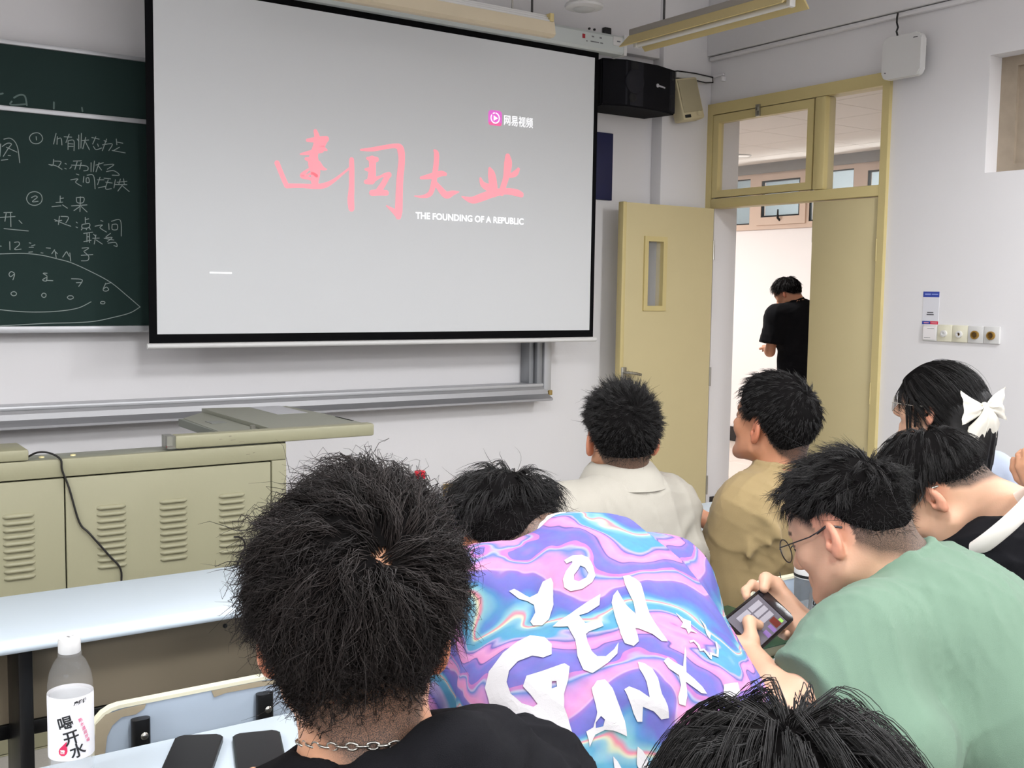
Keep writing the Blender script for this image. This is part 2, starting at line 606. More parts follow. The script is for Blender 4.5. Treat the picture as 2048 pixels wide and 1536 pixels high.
# ------------------------------------------------------------ classroom door (structure) in the side wall
d1 = struct(bpy.data.objects.new('door_1', None))
COL.objects.link(d1)
X0 = 4.975
def fx(x):
    return lambda a, b, d: Vector((x + d, a, b))
bm = bmesh.new()
frame_ring(bm, (3.745, 5.182, 0.0, 2.668), (3.79, 5.06, 0.0, 2.60), fx(X0), 0.10)
from_bm('door_frame', bm, M_CREAM2, d1)
box('transom_bar', (X0, 3.79, 2.015), (X0 + 0.10, 5.06, 2.075), M_CREAM2, d1, bevel=0.006)
box('mullion', (X0 - 0.004, 4.165, 2.075), (X0 + 0.09, 4.245, 2.60), M_CREAM2, d1, bevel=0.012)
bm = bmesh.new()
frame_ring(bm, (4.255, 5.055, 2.082, 2.595), (4.30, 5.01, 2.125, 2.545), fx(X0 + 0.004), 0.045)
ts = from_bm('transom_sash', bm, M_CREAM2, d1)
box('pane', (X0 + 0.03, 4.295, 2.12), (X0 + 0.034, 5.015, 2.55), M_GLASS, ts)
bm = bmesh.new()
add_box(bm, (X0 - 0.012, 4.66, 2.545), (X0 + 0.004, 4.69, 2.615), 0.002)
add_box(bm, (X0 - 0.02, 4.665, 2.575), (X0 - 0.01, 4.685, 2.6), 0.002)
from_bm('latch', bm, M_STEEL, ts, smooth=True, auto=40)
box('pane', (X0 + 0.03, 3.785, 2.07), (X0 + 0.034, 4.168, 2.605), M_GLASS, d1)
# narrow closed leaf
lf = box('door_leaf', (X0 + 0.012, 3.792, 0.01), (X0 + 0.052, 4.243, 2.008), M_CREAM, d1, bevel=0.003)
for z in (1.72, 0.94, 0.25):
    bm = bmesh.new()
    add_tube(bm, [(X0 + 0.006, 3.79, z - 0.055), (X0 + 0.006, 3.79, z + 0.065)], 0.008, 10)
    from_bm('hinge', bm, M_CREAM2, lf, smooth=True, auto=50)
box('bolt_plate', (X0 + 0.015, 4.24, 1.78), (X0 + 0.045, 4.246, 1.90), M_STEEL, lf)
# wide leaf standing open against the front wall
bm = bmesh.new()
Y0, Y1 = 5.0, 5.042
for q in ([4.215, 4.395, 0.01, 2.01], [4.535, 4.95, 0.01, 2.01], [4.395, 4.535, 0.01, 1.388], [4.395, 4.535, 1.797, 2.01]):
    add_box(bm, (q[0], Y0, q[2]), (q[1], Y1, q[3]))
bmesh.ops.remove_doubles(bm, verts=bm.verts, dist=1e-5)
ol = from_bm('door_leaf', bm, M_CREAM, d1)
bm = bmesh.new()
frame_ring(bm, (4.375, 4.555, 1.368, 1.817), (4.405, 4.525, 1.398, 1.787), lambda a, b, d: Vector((a, Y0 - 0.012 + d, b)), 0.066)
from_bm('window_bead', bm, M_CREAM2, ol)
box('pane', (4.40, Y0 + 0.018, 1.39), (4.53, Y0 + 0.022, 1.795), M_GLASS, ol)
box('edge_strip', (4.207, Y0 - 0.002, 0.01), (4.235, Y1 + 0.002, 2.013), M_CREAM2, ol, bevel=0.003)
bm = bmesh.new()
add_box(bm, (4.215, Y0 - 0.01, 0.93), (4.255, Y0, 1.03), 0.003)
add_tube(bm, [(4.235, Y0 - 0.005, 1.0), (4.235, Y0 - 0.05, 1.0), (4.28, Y0 - 0.055, 0.995), (4.33, Y0 - 0.055, 0.985)], 0.009, 8)
from_bm('handle', bm, M_STEEL, ol, smooth=True, auto=40)
for z in (1.75, 0.95, 0.25):
    bm = bmesh.new()
    add_tube(bm, [(4.957, Y0 + 0.0, z - 0.06), (4.957, Y0 + 0.0, z + 0.06)], 0.008, 10)
    from_bm('hinge', bm, M_STEEL, ol, smooth=True, auto=50)

# high window in the recess at the right
w1 = struct(bpy.data.objects.new('window_1', None))
COL.objects.link(w1)
M_WFR = mat('weathered_frame', rgb(172, 157, 138), 0.6, var=0.35, vscale=14, bump=0.1)
bm = bmesh.new()
frame_ring(bm, (1.30, 3.187, 2.09, 2.66), (1.37, 3.10, 2.135, 2.61), lambda a, b, d: Vector((5.10 + d, a, b)), 0.08)
from_bm('window_frame', bm, M_WFR, w1)
bm = bmesh.new()
frame_ring(bm, (2.30, 3.10, 2.135, 2.61), (2.36, 3.04, 2.19, 2.56), lambda a, b, d: Vector((5.12 + d, a, b)), 0.045)
frame_ring(bm, (1.37, 2.26, 2.135, 2.61), (1.43, 2.20, 2.19, 2.56), lambda a, b, d: Vector((5.12 + d, a, b)), 0.045)
from_bm('sash', bm, M_WFR, w1)
box('mullion', (5.10, 2.26, 2.135), (5.18, 2.30, 2.61), M_WFR, w1)
box('pane', (5.14, 2.36, 2.19), (5.146, 3.04, 2.56), M_GLASS, w1)
box('pane', (5.14, 1.43, 2.19), (5.146, 2.20, 2.56), M_GLASS, w1)

# ------------------------------------------------------------ projection screen
sc = thing('projection_screen', 'wide pull-down projection screen with black border showing red film title', 'screen', (2.63, 4.85, 1.2))
M_SCREEN = mat('screen_fabric', rgb(206, 207, 208), 0.85, emit=(0.94, 0.97, 1.0, 1), estr=0.07)  # slight emission stands in for projector light on the fabric
M_SBORDER = mat('screen_black_border', rgb(7, 7, 9), 0.85, spec=0.1)
M_CASE = mat('screen_casing', rgb(200, 206, 204), 0.45)
bm = bmesh.new()
add_box(bm, (1.388, 4.852, 1.222), (3.88, 4.854, 2.835))
from_bm('border', bm, M_SBORDER, sc)
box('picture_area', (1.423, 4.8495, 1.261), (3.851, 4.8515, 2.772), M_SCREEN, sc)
bm = bmesh.new()
add_tube(bm, [(1.378, 4.853, 1.208), (3.90, 4.853, 1.208)], 0.0125, 12)
bb_ = from_bm('bottom_bar', bm, M_WHITEP, sc, smooth=True, auto=60)
bm = bmesh.new()
pr = [(0.0, 0.0), (0.012, -0.012), (0.085, -0.012), (0.10, 0.0), (0.10, 0.075), (0.085, 0.09), (0.012, 0.09), (0.0, 0.075)]
add_prism(bm, pr, lambda a, b, d: Vector((1.15 + d, 4.805 + a, 2.815 + b)), 2.87)
cs = from_bm('casing', bm, M_CASE, sc)
bm = bmesh.new()
add_prism(bm, [(-0.004, -0.016), (0.104, -0.016), (0.104, 0.094), (-0.004, 0.094)], lambda a, b, d: Vector((4.02 + d, 4.805 + a, 2.815 + b)), 0.02)
from_bm('end_cap', bm, M_WHITEP, cs)
red = mat('red_dot', rgb(150, 30, 40), 0.5)
gry = mat('grey_print', rgb(110, 112, 114), 0.5)
fr_case = lambda a, b: Vector((a, 4.804, b))
flat('maker_mark', [[[(3.725, 2.855), (3.745, 2.855), (3.745, 2.878), (3.725, 2.878)]]], fr_case, red, cs)
flat('printed_mark', [[[(x, z), (x + wd, z), (x + wd, z + h), (x, z + h)]] for x, z, wd, h in ((3.752, 2.84, .01, .006), (3.79, 2.868, .016, .008), (3.845, 2.868, .016, .008), (3.782, 2.842, .06, .006), (3.85, 2.842, .02, .006))], fr_case, gry, cs)
for hx in (1.5, 3.3):
    bm = bmesh.new()
    add_tube(bm, [(hx, 4.86, 2.9), (hx, 4.86, ZC)], 0.005, 6)
    add_box(bm, (hx - 0.02, 4.84, 2.895), (hx + 0.02, 4.88, 2.91))
    from_bm('hanger', bm, M_STEEL, cs)
lb = bmesh.new()
add_box(lb, (3.94, 4.799, 2.845), (4.005, 4.806, 2.895), 0.012)
sw_ = from_bm('switch_plate', lb, M_WHITEP, cs, smooth=True, auto=40)
flat('switch_slot', [[[(3.965, 2.865), (3.99, 2.865), (3.99, 2.872), (3.965, 2.872)]]], lambda a, b: Vector((a, 4.7985, b)), gry, sw_)
# picture on the screen: film title and logos, all light thrown by the projector
PINK = mat('title_red_light', rgb(232, 150, 160), 0.9, emit=rgb(255, 158, 168), estr=0.62)
WHT = mat('title_white_light', rgb(235, 235, 240), 0.9, emit=(1, 1, 1, 1), estr=1.0)
MAG = mat('logo_magenta_light', rgb(220, 110, 200), 0.9, emit=rgb(245, 120, 225), estr=0.55)
MAG2 = mat('logo_pink_light', rgb(235, 110, 160), 0.9, emit=rgb(255, 110, 170), estr=0.55)
fs = lambda a, b, e=0.0: Vector((a, 4.8485 - e, b))
CALLIG = json.loads('''[[[1.984,2.05,0.0254],[1.994,2.028,0.0238],[2.013,1.986,0.0239],[2.03,1.951,0.0239]],[[2.03,1.949,0.0224],[2.102,1.954,0.0193],[2.172,1.955,0.0227],[2.224,1.964,0.0245],[2.269,1.988,0.0164],[2.314,2.023,0.0107],[2.354,2.055,0.0099]],[[2.365,2.095,0.0248],[2.365,2.043,0.0281],[2.365,1.97,0.0281],[2.361,1.904,0.0348],[2.364,1.863,0.0315]],[[2.176,2.214,0.0194],[2.185,2.182,0.0291],[2.179,2.141,0.0324],[2.168,2.1,0.042],[2.167,2.061,0.0566],[2.176,2.021,0.0486],[2.172,1.981,0.0373],[2.176,1.961,0.0324]],[[2.135,2.168,0.0145],[2.185,2.175,0.0275],[2.232,2.183,0.0276]],[[2.229,2.178,0.0228],[2.207,2.144,0.0325],[2.233,2.131,0.0098]],[[2.101,2.101,0.008],[2.146,2.111,0.0194],[2.207,2.128,0.0243]],[[2.128,2.081,0.0145],[2.163,2.076,0.0356]],[[2.189,2.062,0.0324],[2.211,2.044,0.0211],[2.232,2.04,0.0065]],[[2.146,2.037,0.0081],[2.113,2.009,0.0193],[2.109,1.997,0.0177],[2.146,1.991,0.0145],[2.181,1.98,0.0211]],[[2.128,2.002,0.0097],[2.159,2.016,0.0113],[2.181,2.006,0.0162]],[[2.413,2.147,0.0083],[2.478,2.155,0.02],[2.553,2.173,0.0202],[2.605,2.182,0.0237],[2.631,2.17,0.039],[2.639,2.114,0.0357],[2.63,2.029,0.0374],[2.626,1.945,0.0392],[2.624,1.869,0.0409],[2.622,1.837,0.0307]],[[2.555,1.886,0.0051],[2.588,1.867,0.0204],[2.617,1.847,0.0324]],[[2.45,2.109,0.015],[2.478,2.105,0.0301],[2.499,2.108,0.0251]],[[2.476,2.105,0.0384],[2.477,2.068,0.0368],[2.474,2.026,0.0418],[2.468,2.005,0.0385]],[[2.44,2.055,0.0117],[2.479,2.056,0.0335]],[[2.483,2.009,0.0251],[2.521,2.026,0.0118],[2.544,2.036,0.0169],[2.568,2.038,0.0287]],[[2.442,1.995,0.0217],[2.474,2.002,0.0335]],[[2.561,2.034,0.0287],[2.535,1.989,0.0286],[2.507,1.952,0.0286]],[[2.474,1.944,0.0285],[2.516,1.948,0.0286],[2.554,1.949,0.027]],[[2.827,2.178,0.0139],[2.838,2.164,0.0295],[2.838,2.121,0.0295],[2.831,2.069,0.0312],[2.822,2.008,0.0295],[2.802,1.96,0.026],[2.758,1.943,0.0138],[2.714,1.943,0.0052]],[[2.75,2.036,0.0138],[2.817,2.051,0.0295],[2.867,2.066,0.0279],[2.892,2.065,0.0192]],[[2.827,2.026,0.0174],[2.857,1.993,0.0296],[2.898,1.96,0.0367],[2.939,1.973,0.0246],[2.974,1.98,0.0053]],[[2.994,1.957,0.0071],[3.054,1.943,0.0338],[3.117,1.962,0.0411],[3.191,1.988,0.0396],[3.267,2.002,0.0327],[3.333,1.999,0.0365],[3.367,1.99,0.0293]],[[3.163,2.111,0.0197],[3.174,2.085,0.0449],[3.185,2.033,0.0504],[3.191,1.988,0.045]],[[3.105,2.058,0.0125],[3.121,2.028,0.0304],[3.159,2.013,0.0395]],[[3.275,2.184,0.0326],[3.278,2.146,0.0507],[3.266,2.074,0.0362],[3.25,2.028,0.0344],[3.24,1.992,0.0326]],[[3.345,2.123,0.0182],[3.326,2.1,0.031],[3.293,2.085,0.0218]]]''')
strokes('title_calligraphy', CALLIG, fs, PINK, sc)
glyphs('title_english', 'THE FOUNDING OF A REPUBLIC', 0.046, lambda a, b: fs(2.721 + a, 1.832 + b * 1.0), WHT, sc, offset=0.0007, fit=0.663)
glyphs('channel_name', '网易视频', 0.058, lambda a, b: fs(3.249 + a, 2.352 + b), WHT, sc, offset=0.0004, fit=0.187)
lg = flat('channel_logo', [[[(3.1925 + a, 2.377 + b) for a, b in rrect(0.086, 0.078, 0.018)]]], lambda a, b: fs(a, b), MAG, sc)
flat('logo_glow', [[[(3.1925 + a, 2.347 + b * 0.25) for a, b in rrect(0.078, 0.07, 0.017)]]], lambda a, b: fs(a, b, 0.0003), MAG2, lg)
def arc(cx, cy, r, a0, a1, wd, n=16):
    return [(cx + r * math.cos(math.radians(a0 + (a1 - a0) * i / n)), cy + r * math.sin(math.radians(a0 + (a1 - a0) * i / n)), wd) for i in range(n + 1)]
strokes('logo_ring', [arc(3.1925, 2.377, 0.026, 150, 440, 0.006), arc(3.1925, 2.377, 0.026, 100, 120, 0.006)], lambda a, b, e=0: fs(a, b, 0.0006), WHT, lg)
flat('logo_arrow', [[[(3.183, 2.39), (3.183, 2.362), (3.209, 2.377)]]], lambda a, b: fs(a, b, 0.0007), WHT, lg)
flat('subtitle_dash', [[[(1.661, 1.5345), (1.763, 1.5345), (1.763, 1.5405), (1.661, 1.5405)]]], lambda a, b: fs(a, b), WHT, sc)

# ------------------------------------------------------------ sliding chalkboard
M_GREEN = mat('chalkboard_green', rgb(28, 46, 43), 0.8, spec=0.25, var=0.25, vscale=1.6, stretch=(1, 1, 0.6))
M_CHALK = mat('chalk', rgb(138, 148, 144), 0.95)
M_CHALKF = mat('faint_chalk', rgb(92, 108, 104), 0.95)
cb = thing('chalkboard', 'dark green sliding chalkboard with aluminium rails and chalk handwriting, left of the screen', 'chalkboard', (1.4, 5.15, 0.85))
up = box('upper_panel', (-1.2, 5.112, 2.12), (1.95, 5.128, 2.488), M_GREEN, cb)
box('panel_rail', (-1.2, 5.10, 2.484), (1.95, 5.135, 2.503), M_ALU, up, bevel=0.003)
lp_ = box('lower_panel', (-1.2, 5.088, 1.292), (1.95, 5.104, 2.21), M_GREEN, cb)
box('panel_rail', (-1.2, 5.076, 2.203), (1.95, 5.108, 2.224), M_ALU, lp_, bevel=0.003)
box('panel_rail', (-1.2, 5.076, 1.262), (1.95, 5.108, 1.292), M_ALU, lp_, bevel=0.005)
box('side_stile', (1.93, 5.078, 1.262), (1.96, 5.108, 2.224), M_ALU, lp_, bevel=0.003)
strokes('handwriting', json.loads('''[[[0.846,2.063],[0.842,2.011]],[[0.859,2.084],[0.882,2.09],[0.901,2.078],[0.913,2.048],[0.919,1.99]],[[0.852,2.053],[0.872,2.068],[0.888,2.066],[0.874,2.045],[0.855,2.012]],[[0.868,2.051],[0.909,2.034]],[[0.874,2.017],[0.883,2.017]],[[0.847,1.995],[0.872,2.0]],[[1.013,2.101],[1.01,2.091],[1.002,2.082],[0.992,2.077],[0.98,2.076],[0.97,2.079],[0.963,2.087],[0.96,2.097],[0.963,2.107],[0.971,2.116],[0.981,2.121],[0.993,2.123],[1.003,2.119],[1.01,2.111],[1.013,2.101]],[[0.987,2.106],[0.988,2.092]],[[1.068,2.127],[1.057,2.081]],[[1.073,2.114],[1.071,2.081]],[[1.072,2.103],[1.088,2.108],[1.091,2.08]],[[1.101,2.116],[1.132,2.117]],[[1.122,2.129],[1.108,2.092]],[[1.117,2.1],[1.116,2.062]],[[1.117,2.1],[1.141,2.103],[1.141,2.06]],[[1.118,2.088],[1.138,2.088]],[[1.117,2.076],[1.138,2.078]],[[1.162,2.129],[1.161,2.069]],[[1.173,2.137],[1.17,2.073]],[[1.155,2.111],[1.162,2.101]],[[1.176,2.106],[1.203,2.111]],[[1.191,2.121],[1.178,2.071]],[[1.189,2.103],[1.206,2.069]],[[1.217,2.123],[1.248,2.119]],[[1.234,2.128],[1.22,2.095]],[[1.223,2.085],[1.234,2.072],[1.258,2.081]],[[1.241,2.097],[1.244,2.087]],[[1.269,2.114],[1.279,2.111]],[[1.262,2.095],[1.304,2.103],[1.289,2.073]],[[1.28,2.122],[1.261,2.07]],[[1.322,2.126],[1.324,2.101]],[[1.324,2.113],[1.35,2.11]],[[1.303,2.074],[1.36,2.068]],[[1.335,2.091],[1.31,2.075]],[[1.036,1.992],[1.065,1.988],[1.089,1.975]],[[1.056,2.015],[1.052,1.99],[1.036,1.992]],[[1.059,2.008],[1.086,2.007],[1.075,1.985]],[[1.103,2.001],[1.108,1.999]],[[1.101,1.98],[1.107,1.978]],[[1.137,2.014],[1.171,2.018]],[[1.129,1.989],[1.122,1.981]],[[1.129,1.996],[1.191,1.997],[1.197,1.98],[1.18,1.975]],[[1.153,2.012],[1.143,1.979]],[[1.17,2.01],[1.163,1.981]],[[1.212,2.013],[1.211,1.974]],[[1.226,2.021],[1.221,1.975]],[[1.232,2.004],[1.264,2.017]],[[1.246,2.016],[1.232,1.975]],[[1.243,2.001],[1.256,1.984]],[[1.267,2.007],[1.31,2.013],[1.281,1.99]],[[1.277,1.979],[1.309,1.985],[1.333,1.968],[1.302,1.965]],[[1.149,1.959],[1.159,1.956]],[[1.125,1.932],[1.155,1.938],[1.145,1.923],[1.169,1.908]],[[1.18,1.95],[1.177,1.925]],[[1.194,1.957],[1.221,1.957],[1.227,1.9]],[[1.19,1.944],[1.2,1.946],[1.202,1.927],[1.19,1.926],[1.19,1.944]],[[1.238,1.94],[1.266,1.942]],[[1.249,1.952],[1.238,1.919]],[[1.241,1.905],[1.273,1.914]],[[1.266,1.949],[1.294,1.948]],[[1.273,1.932],[1.301,1.93]],[[1.284,1.943],[1.272,1.903],[1.297,1.905]],[[1.315,1.946],[1.308,1.909]],[[1.312,1.924],[1.365,1.927]],[[1.337,1.95],[1.329,1.925]],[[1.351,1.952],[1.354,1.926]],[[1.347,1.926],[1.325,1.896]],[[1.347,1.919],[1.375,1.897]],[[1.322,1.935],[1.365,1.942]],[[1.006,1.844],[1.003,1.831],[0.994,1.82],[0.981,1.814],[0.967,1.813],[0.954,1.818],[0.946,1.828],[0.943,1.84],[0.947,1.853],[0.955,1.864],[0.968,1.87],[0.982,1.871],[0.995,1.866],[1.003,1.857],[1.006,1.844]],[[0.963,1.845],[0.977,1.853],[0.986,1.848],[0.966,1.828],[0.989,1.831]],[[1.08,1.859],[1.079,1.831]],[[1.079,1.848],[1.093,1.851]],[[1.062,1.83],[1.089,1.833]],[[1.045,1.811],[1.082,1.817]],[[1.089,1.821],[1.109,1.808]],[[1.147,1.856],[1.178,1.858],[1.174,1.836],[1.15,1.835],[1.147,1.856]],[[1.164,1.861],[1.161,1.796]],[[1.126,1.819],[1.191,1.827]],[[1.16,1.818],[1.136,1.799]],[[1.167,1.818],[1.191,1.796]],[[1.075,1.771],[1.07,1.735]],[[1.054,1.756],[1.091,1.74],[1.121,1.73]],[[1.081,1.771],[1.112,1.769],[1.101,1.744]],[[1.057,1.749],[1.084,1.754]],[[1.145,1.749],[1.149,1.746]],[[1.143,1.728],[1.149,1.725]],[[1.183,1.772],[1.183,1.748]],[[1.183,1.762],[1.197,1.766]],[[1.169,1.74],[1.2,1.745],[1.196,1.727],[1.169,1.725],[1.169,1.74]],[[1.169,1.722],[1.165,1.716]],[[1.186,1.723],[1.187,1.718]],[[1.2,1.727],[1.203,1.72]],[[1.249,1.761],[1.258,1.758]],[[1.224,1.735],[1.256,1.742],[1.245,1.729],[1.273,1.711]],[[1.283,1.749],[1.284,1.723]],[[1.295,1.76],[1.334,1.766],[1.337,1.696]],[[1.298,1.746],[1.319,1.747],[1.319,1.725],[1.298,1.724],[1.298,1.746]],[[1.175,1.701],[1.213,1.708]],[[1.189,1.701],[1.188,1.665]],[[1.199,1.702],[1.199,1.662]],[[1.189,1.687],[1.199,1.687]],[[1.175,1.665],[1.206,1.672]],[[1.217,1.699],[1.224,1.692]],[[1.213,1.681],[1.241,1.683]],[[1.227,1.696],[1.219,1.656]],[[1.228,1.674],[1.254,1.657]],[[1.29,1.706],[1.269,1.687],[1.297,1.688],[1.276,1.669]],[[1.262,1.683],[1.304,1.677]],[[1.279,1.662],[1.311,1.666],[1.318,1.649],[1.304,1.652]],[[0.852,1.775],[0.884,1.778]],[[0.836,1.754],[0.895,1.761]],[[0.861,1.774],[0.855,1.739]],[[0.878,1.776],[0.878,1.717]],[[0.851,1.708],[0.892,1.705],[0.947,1.702]],[[0.911,1.745],[0.922,1.733]],[[0.833,1.633],[0.838,1.633]],[[0.872,1.653],[0.872,1.619]],[[0.891,1.651],[0.907,1.653],[0.909,1.641],[0.89,1.621],[0.916,1.623]],[[0.95,1.651],[0.956,1.65]],[[0.959,1.639],[0.972,1.643]],[[0.949,1.632],[0.966,1.633]],[[0.947,1.611],[0.962,1.613]],[[0.996,1.61],[1.004,1.609]],[[1.018,1.632],[1.035,1.631]],[[1.052,1.625],[1.04,1.607]],[[1.051,1.621],[1.063,1.608]],[[1.055,1.614],[1.058,1.59]],[[1.099,1.616],[1.085,1.594]],[[1.102,1.619],[1.112,1.599]],[[1.115,1.613],[1.118,1.577]],[[1.167,1.636],[1.195,1.638],[1.174,1.622]],[[1.177,1.618],[1.194,1.601],[1.19,1.583],[1.163,1.58]],[[1.163,1.604],[1.212,1.609]],[[0.832,1.6],[0.929,1.605],[1.001,1.599],[1.061,1.586],[1.121,1.57],[1.203,1.533],[1.287,1.487],[1.357,1.429],[1.416,1.377]],[[1.416,1.377],[1.371,1.35],[1.299,1.33],[1.214,1.312],[1.123,1.306],[1.022,1.304],[0.89,1.297],[0.825,1.294]],[[0.827,1.363],[0.891,1.356],[0.97,1.353],[1.063,1.357],[1.145,1.371],[1.201,1.399]],[[0.888,1.519],[0.875,1.526],[0.866,1.515],[0.872,1.504],[0.888,1.515],[0.881,1.491]],[[1.019,1.522],[1.003,1.521],[1.019,1.508],[1.0,1.493],[1.015,1.488],[1.019,1.508]],[[1.015,1.491],[1.042,1.49]],[[1.12,1.5],[1.165,1.496],[1.15,1.467]],[[1.14,1.483],[1.161,1.484]],[[1.266,1.483],[1.254,1.454],[1.265,1.447],[1.278,1.454],[1.269,1.465],[1.256,1.458]],[[1.269,1.48],[1.29,1.486]],[[0.894,1.432],[0.893,1.428],[0.89,1.425],[0.885,1.423],[0.88,1.423],[0.876,1.425],[0.873,1.428],[0.872,1.431],[0.873,1.435],[0.876,1.438],[0.881,1.44],[0.886,1.44],[0.89,1.438],[0.893,1.435],[0.894,1.432]],[[1.013,1.426],[1.012,1.422],[1.01,1.419],[1.006,1.417],[1.002,1.417],[0.998,1.419],[0.996,1.422],[0.995,1.426],[0.996,1.43],[0.999,1.433],[1.002,1.435],[1.006,1.435],[1.01,1.433],[1.013,1.43],[1.013,1.426]],[[1.126,1.418],[1.125,1.414],[1.121,1.412],[1.116,1.41],[1.111,1.41],[1.106,1.411],[1.103,1.414],[1.101,1.418],[1.103,1.421],[1.106,1.424],[1.111,1.425],[1.117,1.425],[1.122,1.424],[1.125,1.421],[1.126,1.418]],[[1.261,1.396],[1.26,1.393],[1.258,1.391],[1.254,1.39],[1.249,1.39],[1.245,1.391],[1.242,1.393],[1.242,1.395],[1.243,1.398],[1.245,1.4],[1.249,1.401],[1.254,1.401],[1.258,1.4],[1.26,1.398],[1.261,1.396]]]'''), lambda a, b, e=0: Vector((a, 5.0868 - e, b)), M_CHALK, lp_, width=0.0034)['kind'] = 'stuff'
strokes('rubbed_writing', json.loads('''[[[0.852,2.274],[0.863,2.278]],[[0.907,2.265],[0.929,2.279],[0.95,2.276],[0.957,2.239]],[[1.067,2.263],[1.066,2.236]],[[0.897,2.248],[0.894,2.234],[0.95,2.242]],[[1.183,2.252],[1.185,2.237]]]'''), lambda a, b, e=0: Vector((a, 5.1108 - e, b)), M_CHALKF, up, width=0.007)['kind'] = 'stuff'
# outer frame of the board: right-hand stiles and the bottom rail with the chalk tray
box('frame_stile', (3.705, 5.075, 0.90), (3.757, 5.2, 2.55), M_ALU, cb, bevel=0.008)
bm = bmesh.new()
add_box(bm, (3.66, 5.085, 0.93), (3.70, 5.2, 2.55), 0.008)
add_box(bm, (3.622, 5.11, 0.93), (3.655, 5.2, 2.55), 0.006)
from_bm('guide_stile', bm, mat('grey_aluminium', rgb(150, 152, 155), 0.4, metal=0.4), cb, smooth=True, auto=40)
bm = bmesh.new()
pr = [(5.2, 0.858), (5.035, 0.848), (5.02, 0.852), (5.02, 0.862), (5.045, 0.872), (5.07, 0.885), (5.075, 0.91), (5.085, 0.925), (5.2, 0.925)]
add_prism(bm, pr, lambda a, b, d: Vector((-1.6 + d, a, b)), 5.33)
from_bm('chalk_tray', bm, M_METAL, cb)
box('bottom_rail', (-1.6, 5.08, 0.925), (3.706, 5.2, 0.945), M_ALU, cb, bevel=0.006)
box('corner_cap', (3.738, 5.068, 0.875), (3.762, 5.2, 0.905), mat('yellowed_cap', rgb(150, 125, 70), 0.5), cb, bevel=0.004)

# ------------------------------------------------------------ hanging lamps (both switched off)
M_LAMPC = mat('aged_lamp_enamel', rgb(214, 200, 172), 0.5, var=0.1, vscale=6)
M_LAMPY = mat('yellowed_lamp_enamel', rgb(205, 186, 130), 0.5, var=0.12, vscale=6)
M_TUBE = mat('unlit_fluorescent_tube', rgb(222, 222, 216), 0.25)
M_ROD = mat('dark_rod', rgb(50, 48, 48), 0.5)
l1 = thing('hanging_lamp', 'unlit cream board lamp hanging level above the top edge of the projection screen', 'lamp', (2.4, 4.4, 2.7), 'hanging fluorescent lamps')
bm = bmesh.new()
pr = [(0.0, 0.072), (-0.012, 0.012), (0.006, 0.0), (0.045, 0.002), (0.075, 0.02), (0.085, 0.05), (0.05, 0.074)]
add_prism(bm, [(a, b) for a, b in pr], lambda a, b, d: Vector((1.78 + d, 4.40 + a, 2.716 + b)), 1.458)
from_bm('reflector', bm, M_LAMPC, l1)
for q in range(3):
    box('housing_rib', (1.80, 4.405 + 0.012 * q, 2.788 + 0.013 * q), (3.22, 4.45, 2.799 + 0.013 * q), M_WHITEP, l1, bevel=0.003)
box('end_cap', (3.212, 4.40, 2.79), (3.236, 4.455, 2.83), M_LAMPY, l1, bevel=0.003)
for hx in (1.95, 3.13):
    tube('hanger_rod', [(hx, 4.44, 2.82), (hx, 4.44, ZC)], 0.006, M_ROD, l1)
l2 = thing('hanging_lamp', 'unlit yellowed lamp with bare tube hanging toward the door, right of the screen', 'lamp', (3.95, 4.0, 2.78), 'hanging fluorescent lamps')
bm = bmesh.new()
ya, yb = 3.47, 4.60
pr = [(-0.10, -0.015), (-0.035, 0.05), (0.035, 0.05), (0.09, -0.015), (0.083, -0.018), (0.03, 0.036), (-0.03, 0.036), (-0.093, -0.018)]
add_prism(bm, pr, lambda a, b, d: Vector((3.915 + a, ya + d, 2.80 + b)), yb - ya)
from_bm('reflector', bm, M_LAMPY, l2)
bm = bmesh.new()
add_tube(bm, [(3.915, ya + 0.04, 2.80), (3.915, yb - 0.04, 2.80)], 0.014, 12)
from_bm('lamp_tube', bm, M_TUBE, l2, smooth=True, auto=60)
for yy in (ya + 0.02, yb - 0.045):
    box('lamp_holder', (3.895, yy, 2.785), (3.935, yy + 0.025, 2.845), M_WHITEP, l2, bevel=0.006)
box('housing', (3.88, ya, 2.848), (3.95, yb, 2.885), mat('grey_lamp_back', rgb(150, 144, 136), 0.5), l2, bevel=0.006)
for yy in (3.75, 4.36):
    tube('hanger_rod', [(3.915, yy, 2.88), (3.915, yy, ZC)], 0.006, M_ROD, l2)
# drop-mounted detector
dt = thing('smoke_detector', 'round white smoke detector hanging on a short drop above the screen', 'detector', (3.574, 4.6, 2.94))
lathe('body', [(0.0, 0.0), (0.05, 0.002), (0.065, 0.008), (0.098, 0.012), (0.102, 0.022), (0.095, 0.034), (0.078, 0.04), (0.074, 0.075), (0.0, 0.08)], (3.574, 4.6, 2.937), M_WHITEP, dt, 36)
lathe('sensor_dome', [(0.0, -0.006), (0.045, -0.004), (0.058, 0.004)], (3.574, 4.6, 2.937), mat('detector_grey', rgb(190, 190, 188), 0.4), dt, 30)
tube('drop_rod', [(3.574, 4.6, 3.01), (3.574, 4.6, ZC)], 0.012, M_WHITEP, dt)
